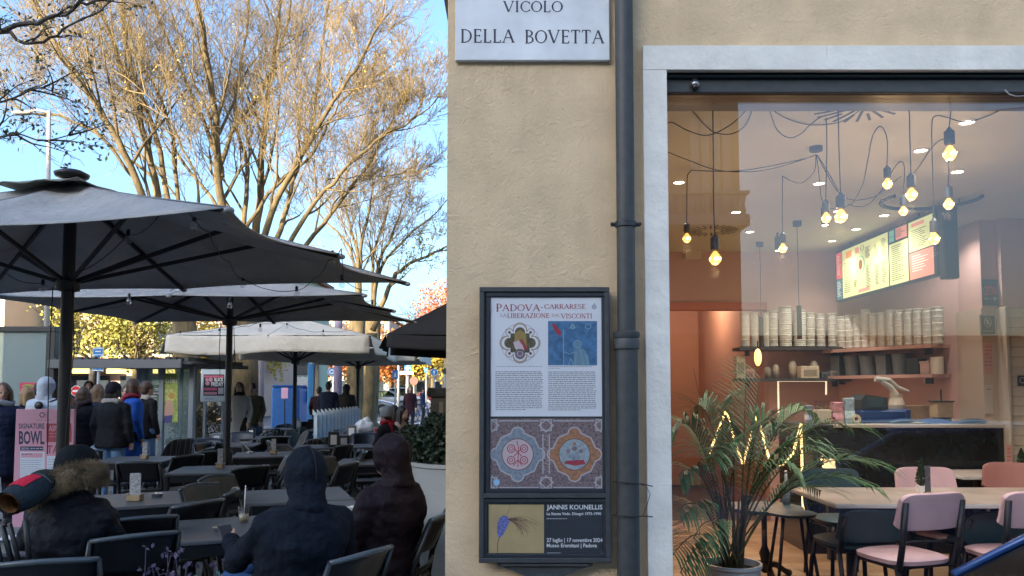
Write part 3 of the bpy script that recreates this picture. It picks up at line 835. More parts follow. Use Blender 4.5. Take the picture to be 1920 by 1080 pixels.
ob3 = thing('shade_row', 'unseen tall row of plastered houses behind the camera, sized to shade the square', 'building', (-30, -34, 0))
m = MB(); m.box(-95, 3.5, -46, -34, 0, 20.5); m.build('wall', mat('row_plaster', (.48, .38, .27), .9), ob3, world=True)  # unseen row, its place and height chosen to shade the square
m = MB(); m.box(-95.5, 4, -46.5, -33.4, 20.5, 20.8); m.build('roof', mat('roof_tiles', (.25, .10, .06), .9), ob3, world=True)
for k in range(24):
    for z_ in (1.5, 5.7, 10, 14.3):
        m = MB(); m.box(-92 + k * 4, -90.8 + k * 4, -33.99, -33.9, z_, z_ + 2.2); m.build('window', mat('shutter_green', (.05, .09, .06), .6), ob3, world=True)
ob2 = thing('far_corner_building', 'pale low building further along the lane behind the parked car, mirrored in the window', 'building', (30, -40, 0))
m = MB(); m.box(12, 60, -44, -36, 0, 4.4); m.build('wall', mat('pale_plaster', (.45, .36, .28), .9), ob2, world=True)
m = MB(); m.box(11.6, 60.4, -44.5, -35.6, 4.4, 4.65); m.build('roof', mat('roof_tiles', (.25, .10, .06), .9), ob2, world=True)

# ================================================================== trees
rng = np.random.default_rng(11)
bark = mat('bark', (.115, .085, .042), .9, var=.35, vscale=6, bump=.6, bscale=25, col2=(.19, .14, .065), stretch=(1, 1, .35))
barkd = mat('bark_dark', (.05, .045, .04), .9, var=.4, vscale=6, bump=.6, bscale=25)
twigm = mat('twig', (.23, .165, .075), .9)
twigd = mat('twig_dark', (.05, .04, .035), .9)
leafy = mat('leaf_yellow', (.50, .36, .05), .6)
leafo = mat('leaf_orange', (.50, .17, .04), .6, var=.3, vscale=.6)
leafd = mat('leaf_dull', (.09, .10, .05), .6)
leafyg = mat('leaf_yellow_green', (.34, .31, .06), .6, var=.25, vscale=.7)

def grow(p, d, ln, r, lev, out, tips, spread=.5, up=.12, kids=(3, 4), maxlev=4, rr=None):
    """random branching, out gets (p0,p1,r0,r1)"""
    rr = rr or random
    n = 4 if lev < 3 else 3 if lev < maxlev else 2
    pts = [Vector(p)]; d = Vector(d).normalized(); rs = [r]
    for i in range(n):
        j = .10 + .05 * lev
        d = (d + Vector((rr.gauss(0, j), rr.gauss(0, j), rr.gauss(0, j) + up * .5))).normalized()
        pts.append(pts[-1] + d * ln / n)
        rs.append(r * (1 - .62 * (i + 1) / n))
    for i in range(n): out.append((pts[i], pts[i + 1], rs[i], rs[i + 1]))
    if lev >= maxlev:
        tips.append(pts[-1]); return
    k = rr.randint(*kids) + (1 if lev >= 2 else 0)
    for i in range(k):
        t = .25 + .75 * (i + rr.random()) / k
        f = t * n; a = min(int(f), n - 1); q = pts[a].lerp(pts[a + 1], f - a)
        dd = (pts[a + 1] - pts[a]).normalized()
        o = dd.orthogonal().normalized(); o = Matrix.Rotation(rr.random() * 2 * PI, 3, dd) @ o
        s_ = spread * rr.uniform(.7, 1.35)
        nd = (dd * math.cos(s_) + o * math.sin(s_) + Vector((0, 0, up))).normalized()
        grow(q, nd, ln * rr.uniform(.52, .74), max(rs[a] * .55, .0035), lev + 1, out, tips, spread, up, kids, maxlev, rr)
    grow(pts[-1], d, ln * .6, rs[-1], lev + 1, out, tips, spread, up, kids, maxlev, rr)

def tree(name, label, limbs, base, r0, seed, maxlev=4, bm=None, tm=None, twig_r=.007, leaves=0, lm=None, lsize=.09, kids=(3, 4), spread=.5, cat='tree', trunk_top=None, sub=1.0, up=.12, group=None, nbx=1.0):
    """limbs: list of (points, radius at start, radius at end, [n side branches, branch length])"""
    rr = random.Random(seed)
    t = thing(name, label, cat, base, 0, group)
    m = MB()
    tt = Vector(trunk_top)
    b = Vector(base)
    pts = [b + Vector((0, 0, -.1)), b + Vector((0, 0, .25)), b.lerp(tt, .4) + Vector((rr.uniform(-.06, .06), 0, 0)), tt]
    m.tube(pts, [r0 * 1.7, r0 * 1.15, r0, r0 * .92], 14)
    m.build('trunk', bm or bark, t, True, world=True)
    out, tips = [], []
    for (pts, ra, rb, nb, bl) in limbs:
        P_ = [Vector(p) for p in pts]
        # smooth the polyline with small wobble
        Q = []
        for i in range(len(P_) - 1):
            for k in range(4):
                u = k / 4
                p0 = P_[max(i - 1, 0)]; p1 = P_[i]; p2 = P_[i + 1]; p3 = P_[min(i + 2, len(P_) - 1)]
                Q.append(.5 * ((2 * p1) + (p2 - p0) * u + (2 * p0 - 5 * p1 + 4 * p2 - p3) * u * u + (3 * p1 - p0 - 3 * p2 + p3) * u ** 3) + Vector([rr.gauss(0, .02) for _ in range(3)]))
        Q.append(P_[-1]); N = len(Q)
        rs = [(ra + (rb - ra) * (i / (N - 1)) ** .7) * .78 for i in range(N)]
        MB().tube(Q, rs, 9).build('limb', bm or bark, t, True, world=True)
        nb = int(nb * nbx)
        for k in range(nb):
            f = .22 + .78 * (k + rr.random()) / nb
            i = min(int(f * (N - 1)), N - 2)
            dd = (Q[i + 1] - Q[i]).normalized(); o = Matrix.Rotation(rr.random() * 2 * PI, 3, dd) @ dd.orthogonal().normalized()
            s_ = rr.uniform(.4, .85)
            grow(Q[i], dd * math.cos(s_) + o * math.sin(s_) + Vector((0, 0, .15)), bl * (1.15 - .5 * f) * rr.uniform(.7, 1.2), max(rs[i] * .5, .02), 1, out, tips, spread, up, kids, maxlev, rr)
        grow(Q[-1], Q[-1] - Q[-3], bl * .9, rb, 1, out, tips, spread, up, kids, maxlev, rr)
    bb = [s_ for s_ in out if s_[2] > .022]; tw = [s_ for s_ in out if s_[2] <= .022]
    L_ = np.array(t.location)
    for nm, lst, n_, mm in (('branches', bb, 6, bm or bark), ('twigs', tw, 3, tm or twigm)):
        if not lst: continue
        A = np.array([tuple(s_[0]) for s_ in lst]) - L_; B_ = np.array([tuple(s_[1]) for s_ in lst]) - L_
        stuff(segs(nm, A, B_, np.maximum([s_[2] for s_ in lst], twig_r), np.maximum([s_[3] for s_ in lst], twig_r * .75), mm, t, n_))
    if leaves:
        T_ = np.array([tuple(s_[1]) for s_ in out if s_[2] < .04]) - L_
        r_ = np.random.default_rng(seed)
        P_ = T_[r_.integers(0, len(T_), leaves)] + r_.normal(0, .06, (leaves, 3))
        stuff(leafmesh('leaves', P_, lsize, lm or leafy, t, r_))
    return t

def LP(Y, *pp): return [at(x, y, Y + dy) for (x, y, dy) in pp]
# big bare tree, many stems fanning out from the trunk behind the cream umbrella
Y = 20
T1 = [
 (LP(Y, (452, 590, 0), (425, 470, -.3), (410, 350, -.5), (404, 230, -.8), (385, 90, -1.2), (360, -60, -1.6), (335, -230, -1.8)), .20, .05, 9, 2.5),
 (LP(Y, (418, 330, -.5), (392, 250, -.2), (345, 150, .3), (300, 40, .8), (262, -90, 1.2)), .09, .03, 7, 2.3),
 (LP(Y, (412, 320, -.5), (440, 240, .3), (500, 150, 1.0), (540, 40, 1.6), (560, -100, 2.0)), .09, .03, 8, 2.3),
 (LP(Y, (462, 590, .2), (478, 450, .5), (490, 330, .8), (498, 200, 1.2), (520, 60, 1.6), (540, -120, 2.0)), .19, .05, 9, 2.5),
 (LP(Y, (466, 580, -.1), (508, 400, -.5), (560, 300, -1.0), (625, 190, -1.5), (665, 135, -1.8), (685, 95, -2.0)), .14, .035, 10, 1.75),
 (LP(Y, (462, 560, .3), (455, 430, .7), (462, 320, 1.5), (440, 200, 2.2), (462, 60, 2.8), (470, -100, 3.2)), .12, .035, 8, 2.3),
 (LP(Y, (458, 430, 0), (520, 345, -.3), (585, 290, -.6), (618, 225, -.9), (655, 175, -1.1), (690, 150, -1.4)), .075, .022, 8, 1.4),
 (LP(Y, (474, 560, 0), (525, 430, .5), (548, 345, .9), (585, 240, 1.3), (600, 120, 1.6), (622, -40, 2.0)), .12, .035, 9, 2.3),
 (LP(Y, (480, 560, -.2), (575, 405, -.5), (640, 325, -.8), (705, 265, -1.0), (755, 235, -1.3), (785, 215, -1.5)), .10, .022, 10, 1.4),
 (LP(Y, (480, 560, .4), (590, 440, .8), (640, 375, 1.0), (690, 310, 1.2), (725, 245, 1.3), (752, 190, 1.4)), .105, .024, 10, 1.5),
 (LP(Y, (610, 335, .8), (665, 332, .9), (720, 330, 1.0), (765, 322, 1.0)), .03, .014, 4, .9),
]
tree('bare_tree', 'largest bare tree with many fanning stems above the umbrellas, gold in the sun', T1, (gx(456, Y), Y, 0), .36, 5, maxlev=4, twig_r=.0050, leaves=2200, lsize=.055, nbx=1.4, trunk_top=at(460, 585, Y), kids=(3, 4), spread=.46)
Y = 19
T0 = [
 (LP(Y, (340, 600, 0), (300, 400, .2), (278, 280, .3), (235, 150, .6), (190, 20, 1), (150, -140, 1.2)), .17, .04, 9, 2.4),
 (LP(Y, (342, 600, 0), (262, 350, -.5), (205, 240, -.9), (150, 150, -1.2), (90, 60, -1.5), (40, -40, -1.8)), .15, .035, 10, 2.3),
 (LP(Y, (345, 600, 0), (318, 400, .8), (290, 250, 1.2), (240, 100, 1.7), (225, -60, 2), (220, -200, 2)), .13, .035, 8, 2.4),
 (LP(Y, (250, 330, -.4), (180, 250, -.7), (110, 215, -.9), (50, 210, -1), (0, 175, -1)), .06, .025, 7, 1.8),
 (LP(Y, (350, 600, 0), (335, 370, 1), (315, 230, 1.4), (270, 130, 1.8), (170, 60, 2.2)), .10, .025, 8, 2.0),
 (LP(Y, (350, 590, 0), (372, 380, -.8), (345, 280, -1.0), (300, 205, -1.2), (255, 160, -1.4)), .055, .016, 6, 1.3),
]
tree('bare_tree', 'bare tree with stems leaning away to the left, behind the bus shelter', T0, (gx(368, Y), Y, 0), .30, 9, maxlev=4, twig_r=.0050, leaves=2200, lsize=.055, nbx=1.4, trunk_top=at(345, 600, Y), kids=(3, 4), spread=.46)
Y = 31
T2 = [
 (LP(Y, (672, 560, 0), (670, 480, 0), (655, 420, .5), (640, 360, .5)), .15, .035, 9, 1.9),
 (LP(Y, (672, 560, 0), (676, 470, 0), (690, 400, -.5), (700, 350, -.8)), .15, .035, 9, 1.9),
 (LP(Y, (674, 570, 0), (655, 465, .5), (610, 415, .8), (585, 380, 1)), .10, .03, 7, 1.7),
]
tree('bare_tree', 'middle distance bare tree seen over the point of the dark umbrella', T2, (gx(665, Y), Y, 0), .34, 21, maxlev=4, twig_r=.008, trunk_top=at(672, 570, Y), kids=(2, 3), spread=.55)
Y = 33
T3 = [
 (LP(Y, (700, 580, 0), (708, 500, 0), (735, 440, .5), (760, 375, .5)), .15, .035, 9, 1.9),
 (LP(Y, (700, 580, 0), (715, 500, 0), (765, 445, -.5), (805, 410, -.8)), .13, .03, 9, 1.7),
 (LP(Y, (700, 580, 0), (700, 480, 0), (725, 400, .6), (735, 350, .8)), .11, .03, 7, 1.8),
]
tree('bare_tree', 'bare tree with a round twiggy crown just left of the building corner', T3, (gx(690, Y), Y, 0), .36, 22, maxlev=4, twig_r=.008, trunk_top=at(700, 585, Y), kids=(2, 3), spread=.55)
Y = 27
T4 = [(LP(Y, (700, 620, 0), (728, 540, 0), (760, 500, 0), (800, 480, -.2), (838, 462, -.4)), .14, .04, 7, .9)]
tree('pollard_tree', 'leaning thin tree with yellow leaves whose limb bends towards the building corner', T4, (gx(690, Y), Y, 0), .20, 27, maxlev=3, twig_r=.008, leaves=900, lsize=.09, trunk_top=at(698, 625, Y), kids=(2, 3))
# dark nearer tree reaching in at the top left
Y = 11
T5 = [
 (LP(Y, (-420, 250, 0), (-200, 120, 0), (0, 52, 0), (90, 36, 0), (150, 15, 0), (195, -20, .2)), .075, .022, 6, .55),
 (LP(Y, (-420, 260, .2), (-150, 130, .4), (0, 62, .5), (40, 78, .5), (82, 80, .5), (115, 55, .5), (170, 25, .6), (225, -5, .7)), .055, .014, 6, .5),
 (LP(Y, (-420, 300, 0), (-120, 230, 0), (0, 190, 0), (70, 165, 0), (110, 175, 0)), .035, .010, 8, .6),
 (LP(Y, (-420, 320, 0), (-120, 270, 0), (0, 252, 0), (90, 262, 0), (150, 245, 0)), .030, .008, 9, .6),
]
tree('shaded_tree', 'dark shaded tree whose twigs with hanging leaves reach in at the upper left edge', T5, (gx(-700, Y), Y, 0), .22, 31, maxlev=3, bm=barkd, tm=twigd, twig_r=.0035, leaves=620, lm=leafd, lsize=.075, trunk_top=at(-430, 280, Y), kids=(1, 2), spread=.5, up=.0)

# street lamp among the branches
sl_t = thing('street_lamp', 'pale slender street lamp with a short arm rising between the left branches', 'street lamp', (gx(90, 17), 17, 0))
p0, p1 = at(90, 730, 17), at(92, 208, 17)
MB().tube([(p0.x, 17, 0), (p1.x, 17, p1.z)], [.07, .04], 10).build('pole', mat('lamp_grey', (.42, .40, .36), .5), sl_t, True, world=True)
MB().tube([at(92, 212, 17), at(70, 206, 17), at(48, 210, 17)], [.035, .03, .03], 8).build('arm', mat('lamp_grey', (.42, .40, .36), .5), sl_t, True, world=True)
MB().ell(at(42, 212, 17), (.25, .10, .05)).build('lamp_head', mat('lamp_grey', (.42, .40, .36), .5), sl_t, True, world=True)

# ================================================================== umbrellas
canm = mat('canvas_grey', (.36, .36, .355), .9, var=.12, vscale=1.5, bump=.5, bscale=9, spec=.1, dirt=.35)
canc = mat('canvas_cream', (.62, .58, .50), .9, var=.07, vscale=2, bump=.4, bscale=7, spec=.1, dirt=.12)
cand = mat('canvas_black', (.028, .028, .030), .9, spec=.1)
polem = mat('umbrella_pole', (.012, .012, .014), .5)
def umbrella(label, c, hw, hd, yaw, zr, zp, m_, pole_r=.035, hub=2.45, valance=0, cap=True, under=True, sag=.15, wind=0, group='square umbrellas over the tables'):
    t = thing('umbrella', label, 'umbrella', (c[0], c[1], 0), yaw, group)
    R = [(-hw, -hd), (0, -hd), (hw, -hd), (hw, 0), (hw, hd), (0, hd), (-hw, hd), (-hw, 0)]
    m = MB(); NU, NV = 10, 9
    def surf(k, u, v):
        a, b = Vector(R[k]), Vector(R[(k + 1) % 8])
        e = a.lerp(b, u)
        if not valance: e *= 1 - sag * 4 * u * (1 - u) * (.62 if (a - b).length < 1.7 else .75)
        x, y = e.x * v, e.y * v
        ch = math.hypot(*(a.lerp(b, u))) / math.hypot(hw, hd)
        z = zp - (zp - zr) * (v ** .93)
        z -= .05 * math.sin(PI * v) * 4 * u * (1 - u)
        z += wind * v * v * math.sin(k * 1.7 + u * 2)
        return (x, y, z)
    for k in range(8): m.grid(lambda u, v, k=k: surf(k, u, v), NU, NV)
    # fabric edge hem
    o = m.build('canopy', m_, t, True)
    o.modifiers.new('weld', 'WELD').merge_threshold = .002
    s_ = o.modifiers.new('solid', 'SOLIDIFY'); s_.thickness = .006
    for k in range(8):
        MB().tube([Vector(surf(k, 0, v / 8)) + Vector((0, 0, .006)) for v in range(9)], .0045, 5).build('seam', mat('seam_thread', (.20, .20, .20), .9), t, True)
    if valance:
        for side in range(4):
            a, b = Vector(R[side * 2]), Vector(R[(side * 2 + 2) % 8])
            nn = Vector((-(b - a).y, (b - a).x)).normalized() * -1
            m = MB()
            m.grid(lambda u, v: (*(a.lerp(b, u) + nn * (.012 + v * (.05 + .02 * math.sin(u * 17 + side) + .035 * math.sin(u * 5 + side)))), zr + .003 - valance * v * (1 + .10 * math.sin(u * 7 + side * 2)) - .02 * abs(math.sin(u * PI * 2))), 30, 5)
            q = m.build('valance', m_, t, True); q.modifiers.new('solid', 'SOLIDIFY').thickness = .004
    if cap:
        MB().grid(lambda u, v: ((u - .5) * .72, (v - .5) * .72, zp + .035 - .22 * max(abs(u - .5), abs(v - .5)) + .012 * math.sin(u * 14) * math.cos(v * 11)), 10, 10).build('vent_cap', mat('cap_olive', (.20, .20, .17), .9, var=.4, vscale=9), t, True).modifiers.new('solid', 'SOLIDIFY').thickness = .006
        MB().lathe([(.02, zp + .02), (.12, zp + .05), (.13, zp + .075), (.08, zp + .10), (.01, zp + .11)], (0, 0, 0), 16).build('finial', black, t, True)
    MB().tube([(0, 0, 0), (0, 0, zp)], pole_r, 14).build('pole', polem, t, True, auto=40)
    MB().lathe([(.02, 0), (.38, 0), (.38, .05), (.33, .08), (.06, .09), (.055, .3), (.02, .3)], (0, 0, 0), 20).build('base', mat('base_granite', (.10, .10, .10), .8, var=.3, vscale=40), t, True, auto=40)
    MB().lathe([(pole_r + .003, hub - .06), (.085, hub - .05), (.09, hub + .02), (pole_r + .003, hub + .05)], (0, 0, 0), 14).build('hub', polem, t, True, auto=40)
    for k in range(8):
        e = Vector((R[k][0], R[k][1], zr - .012)); top = Vector((0, 0, zp - .06))
        q = MB(); q.beam(top, e, .022, .035); q.build('rib', polem, t)
        q = MB(); f = .52 if k % 2 == 0 else .58
        mid = top.lerp(e, f) - Vector((0, 0, .02)); q.beam(Vector((0, 0, hub)), mid, .020, .03)
        q.build('strut', polem, t)
        MB().ell(e + Vector((0, 0, .0)), (.03, .03, .02), 8, 6).build('rib_tip', mat('tip_grey', (.25, .25, .25), .5), t, True)
    return t
U1Y = 6.05
u1 = umbrella('nearest dark umbrella with grey canvas, its pole in front of the pink sign', (gx(121, U1Y), U1Y), 2.30, 1.5, math.radians(-11), 2.585, 3.24, canm, pole_r=.046, hub=2.43)
u2 = umbrella('second dark umbrella, behind and below the nearest one', (gx(428, 9.3), 9.3), 2.0, 1.55, math.radians(-2), 2.55, 3.02, canm, pole_r=.037, hub=2.43, sag=.12)
u3 = umbrella('cream umbrella with a deep draped valance in front of the thick trunk', (gx(553, 16.6), 16.6), 1.9, 2.1, math.radians(2), 2.62, 3.16, canc, pole_r=.045, hub=2.2, valance=.33, cap=False)
u4 = umbrella('cream umbrella behind, whose valance shows as a thin strip above the road', (gx(671, 20.6), 20.6), 1.75, 1.75, 0, 2.50, 2.85, canc, pole_r=.05, hub=2.2, valance=.20, cap=False)
u5 = umbrella('black umbrella half hidden by the building corner', (-.55, 13.2), 1.55, 1.5, math.radians(8), 2.42, 3.42, cand, pole_r=.03, hub=2.3, valance=.20, cap=False)
# string lights under the two dark umbrellas
bulbm = glass('bulb_glass', (.92, .95, .96), 1.5, .02, extra=.10)
def lights(label, spots, wires, Y0):
    t = thing('string_lights', label, 'string lights', at(*spots[0][:2], spots[0][2]))
    for (x, y, Y_) in spots:
        c = at(x, y, Y_)
        r = .026
        b = MB().lathe([(.002, -.034), (.016, -.030), (.027, -.012), (.027, .006), (.016, .026), (.012, .034)], c, 12); bo = b.build('bulb', bulbm, t, True, world=True)
        MB().lathe([(.012, .034), (.014, .036), (.014, .075), (.006, .085)], c, 10).build('bulb_socket', black, bo, False).location = -(bo.matrix_world.translation) * 0 + Vector((0, 0, 0))
        sck = bpy.data.objects[[o.name for o in bo.children][0]] if bo.children else None
        if sck is not None:
            q = wloc(bo); me = sck.data
            for v in me.vertices: v.co = v.co - q
        MB().tube([c + Vector((-.012, 0, -.01)), c + Vector((-.006, 0, .012)), c + Vector((.006, 0, .012)), c + Vector((.012, 0, -.01))], .0012, 4).build('filament', steel, t, world=True)
    for wv in wires:
        pts = [at(*p[:2], p[2]) for p in wv]; Q = []
        for i in range(len(pts) - 1):
            a_, b_ = pts[i], pts[i + 1]
            for k in range(6):
                u = k / 6; Q.append(a_.lerp(b_, u) - Vector((0, 0, .05 * (a_ - b_).length * 4 * u * (1 - u))))
        Q.append(pts[-1]); MB().tube(Q, .0035, 5).build('cable', black, t, True, world=True)
    return t
lights('fairy light string with clear bulbs hung along the nearest dark umbrella',
  [(240, 451, 5.6), (364, 424, 4.9), (424, 412, 4.6), (455, 533, 7.1), (80, 541, 6.9), (556, 553, 7.1), (623, 490, 5.9), (641, 533, 6.6), (431, 573, 7.6), (242, 565, 7.8)],
  [[(136, 512, 5.7), (170, 500, 5.7), (240, 440, 5.6), (300, 402, 4.9)], [(355, 396, 4.7), (366, 414, 4.9), (392, 435, 5.2), (406, 465, 5.6), (430, 490, 6.2), (455, 520, 7.1)], [(640, 466, 5.45), (615, 488, 5.9), (590, 520, 6.6), (553, 545, 7.1), (500, 542, 7.1), (455, 522, 7.1)], [(640, 466, 5.45), (644, 500, 6.2), (641, 522, 6.6), (690, 545, 7.1)], [(14, 515, 6.6), (50, 530, 6.8), (80, 530, 6.9), (120, 520, 5.8)]], 5.6)
lights('fairy light string with clear bulbs hung along the second dark umbrella',
  [(647, 572, 9.0), (673, 578, 9.3), (698, 576, 9.5), (335, 545, 8.1), (150, 577, 9.9), (538, 590, 10.4), (488, 618, 10.6)],
  [[(560, 548, 8.0), (600, 566, 8.6), (647, 562, 9.0), (673, 566, 9.3), (700, 562, 9.5), (735, 586, 10.2)], [(350, 530, 7.9), (335, 536, 8.1), (260, 560, 8.6), (150, 566, 9.9), (60, 560, 9.6)], [(430, 600, 9.3), (480, 606, 10.6), (538, 580, 10.4), (600, 585, 10.6)]], 9)
# fairy lights draped over the cream umbrella
lights('fairy light string lying over the cream umbrella', [(338, 628, 14.45), (411, 624, 14.45), (538, 613, 15.2), (606, 626, 14.5)], [[(304, 628, 14.45), (338, 622, 14.45), (411, 618, 14.45), (470, 606, 15.0), (520, 604, 15.2), (538, 607, 15.2), (570, 618, 14.9), (606, 621, 14.5), (662, 618, 14.5)]], 14)
# pull cords on the first two poles
for (px, Y_, za, zb, lab) in ((121, U1Y, 2.4, 1.1, 'black pull cord hanging by the nearest umbrella pole'), (428, 9.3, 2.4, 1.75, 'looped pull cord hanging by the second umbrella pole')):
    x = gx(px, Y_); m = MB()
    m.tube([(x - .09, Y_ - .05, za), (x - .10, Y_ - .05, (za + zb) / 2), (x - .08, Y_ - .06, zb)], .004, 5)
    m.tube([(x + .07, Y_ - .06, za), (x + .10, Y_ - .06, za - .5), (x + .085, Y_ - .06, (za + zb) / 2), (x + .055, Y_ - .06, zb + .1), (x + .06, Y_ - .06, zb - .1)], .004, 5)
    o = m.build('pull_cord', black, None, True); tag(o, lab, 'cord')

# ================================================================== tables and chairs
tabtop = mat('table_top', (.085, .095, .105), .48, var=.15, vscale=6)
def make_table(s=.80):
    t = thing('cafe_table', 'x', 'table', (0, 0, 0), 0, 'dark square tables under the umbrellas')
    h = s / 2
    MB().box(-h, h, -h, h, .722, .748, bv=.006).build('tabletop', tabtop, t)
    for sx in (-1, 1):
        for sy in (-1, 1): MB().box(sx * (h - .02) - .022, sx * (h - .02) + .022, sy * (h - .02) - .022, sy * (h - .02) + .022, 0, .72, bv=.005).build('leg', blackp, t)
    MB().box(-h + .045, h - .045, -h + .012, -h + .03, .655, .721).box(-h + .045, h - .045, h - .03, h - .012, .655, .721).box(-h + .012, -h + .03, -h + .045, h - .045, .655, .7212).box(h - .03, h - .012, -h + .045, h - .045, .655, .7212).build('apron', blackp, t)
    return t
def make_ptable(s=.72):
    t = thing('pedestal_table', 'x', 'table', (0, 0, 0), 0, 'pedestal tables further back')
    h = s / 2
    MB().box(-h, h, -h, h, .725, .75, bv=.006).build('tabletop', tabtop, t)
    MB().tube([(0, 0, .03), (0, 0, .72)], .03, 10).build('column', black, t, True, auto=40)
    for k in range(4):
        a_ = k * PI / 2 + PI / 4
        MB().tube([(0, 0, .09), (.2 * math.cos(a_), .2 * math.sin(a_), .06), (.36 * math.cos(a_), .36 * math.sin(a_), .012)], [.025, .02, .012], 6).build('foot', black, t, True)
    return t
def make_chair(kind='panel', m_=None):
    """faces +Y (the sitter looks towards +Y), back at -Y"""
    m_ = m_ or blackp
    t = thing('cafe_chair' if kind != 'round' else 'woven_chair', 'x', 'chair', (0, 0, 0), 0, 'dark chairs on the square')
    w_ = .208
    q = MB().grid(lambda u, v: ((u - .5) * 2 * w_ * (1.0 + .06 * v), -.2 + .42 * v, .455 - .02 * math.sin(PI * u) * math.sin(PI * v) - (.02 if v > .95 else 0)), 8, 8).build('seat', m_, t, True)
    q.modifiers.new('s', 'SOLIDIFY').thickness = .028
    if kind == 'panel':
        def bk(u, v): 
            x = (u - .5) * 2 * (w_ + .005 - .0 * v); cur = .055 * (1 - (2 * u - 1) ** 2)
            return (x, -.215 - .10 * v - cur, (.635) + .20 * v + .015 * math.sin(PI * u) * v)
        q = MB().grid(bk, 10, 6).build('backrest', m_, t, True); q.modifiers.new('s', 'SOLIDIFY').thickness = .022
        MB().tube([bk(k / 10, 1) for k in range(11)], .0135, 7).build('top_rail', mat('rail_edge', (.085, .10, .11), .25), t, True)
        q = MB().grid(lambda u, v: ((u - .5) * 2 * w_, -.205 - .025 * v - .03 * (1 - (2 * u - 1) ** 2), .50 + .045 * v), 8, 2).build('lower_rail', m_, t, True); q.modifiers.new('s', 'SOLIDIFY').thickness = .02
        for s_ in (-1, 1):
            MB().tube([(s_ * (w_ + .01), -.19, .44), (s_ * (w_ + .012), -.215, .58), (s_ * (w_ + .005), -.315, .835)], [.019, .017, .013], 7).build('back_post', m_, t, True)
    else:
        def bk(u, v):
            a_ = (u - .5) * 2.5; top = .80 - .30 * abs(2 * u - 1) ** 3
            return (math.sin(a_) * .255, -.03 - math.cos(a_) * .21 - .06 * v, .47 + (top - .47) * v)
        q = MB().grid(bk, 14, 8).build('backrest', mat('weave', (.030, .033, .035), .5, var=.5, vscale=60, stretch=(1, 1, 8)), t, True); q.modifiers.new('s', 'SOLIDIFY').thickness = .016
        for k in range(1, 7):
            MB().tube([tuple(Vector(bk(k / 7, v / 6)) + Vector((0, -.012, 0))) for v in range(7)], .005, 4).build('slat', mat('slat_pale', (.16, .165, .16), .5), t, True)
        MB().tube([bk(k / 16, 1) for k in range(17)], .014, 7).build('top_rail', mat('rail_edge', (.085, .10, .11), .25), t, True)
    for s_ in (-1, 1):
        MB().tube([(s_ * .20, .195, .44), (s_ * .215, .215, .0)], [.020, .015], 7).build('leg', m_, t, True)
        MB().tube([(s_ * .215, -.185, .44), (s_ * .215, -.255, .0)], [.020, .015], 7).build('leg', m_, t, True)
        if kind == 'arm' or kind == 'round' :
            pass
    if kind == 'panel' and m_ is blackp and False: pass
    return t
def add_arms(t, m_):
    for s_ in (-1, 1):
        MB().tube([(s_ * .235, -.25, .66), (s_ * .265, -.05, .675), (s_ * .265, .12, .66), (s_ * .255, .18, .60), (s_ * .225, .20, .45)], [.014, .017, .017, .015, .013], 7).build('arm', m_, t, True)
    return t
def finish(t):
    KIDS[t.name] = list(t.children)
    return t
proto_t, proto_p = make_table(), make_ptable()
proto_c, proto_g, proto_r = make_chair('panel'), make_chair('panel', grayp), make_chair('round')
proto_a = add_arms(make_chair('panel'), blackp)
bpy.context.view_layer.update()
for p_ in (proto_t, proto_p, proto_c, proto_g, proto_r, proto_a): finish(p_)
USED = set()
def place(p_, x, y, rz, label):
    if p_.name in USED: return dup(p_, (x, y, 0), rz, label)
    USED.add(p_.name); p_.location = (x, y, 0); p_.rotation_euler = (0, 0, rz); p_['label'] = label; return p_
D = math.radians
TB = [ # proto, x, y, rot, label
 ('t', gx(262, 6.05), 6.05, 28, 'dark square table with a card holder right beside the fur hooded person'),
 ('t', gx(262, 9.5), 9.5, 8, 'dark square table with a card holder in front of the blue coat'),
 ('t', gx(405, 8.3), 8.3, 10, 'dark square table with a card holder beside the second umbrella pole'),
 ('t', gx(500, 10.2), 10.2, 14, 'dark table with a small card holder between the second pole and the hooded man'),
 ('t', gx(560, 6.3), 6.3, 20, 'dark table behind the head of the hooded man'),
 ('t', gx(455, 4.85), 4.85, 24, 'nearest dark table, with a glass and straw, where the hooded man sits'),
 ('t', gx(655, 5.25), 5.6, 12, 'dark table in front of the person in the plum coat'),
 ('t', gx(438, 12.0), 12.0, 5, 'dark table with a grey napkin box directly behind the second pole'),
 ('p', gx(600, 11.6), 11.6, 12, 'pedestal table with two menu boxes left of the plum hooded person'),
 ('p', gx(655, 11.7), 11.7, 12, 'pedestal table joined to the one with the menu boxes'),
 ('t', gx(700, 9.2), 9.2, 5, 'dark table half hidden behind the plum hood'),
 ('p', gx(500, 13.8), 13.8, 0, 'pedestal table with a small framed card by the woven chairs'),
 ('p', gx(530, 16.8), 16.8, 0, 'pedestal table in the back row left of the cream umbrella pole'),
 ('p', gx(612, 16.5), 16.5, 0, 'pedestal table in the back row right of the cream umbrella pole'),
 ('p', gx(668, 14.4), 14.4, 0, 'pedestal table with bags and cups where three people sit'),
 ('t', gx(18, 4.45), 4.45, 6, 'table beside the pushchair at the lower left corner'),
]
PT = {'t': proto_t, 'p': proto_p}
TPOS = []
for (k, x, y, r_, lab) in TB:
    place(PT[k], x, y, D(r_), lab); TPOS.append((x, y))
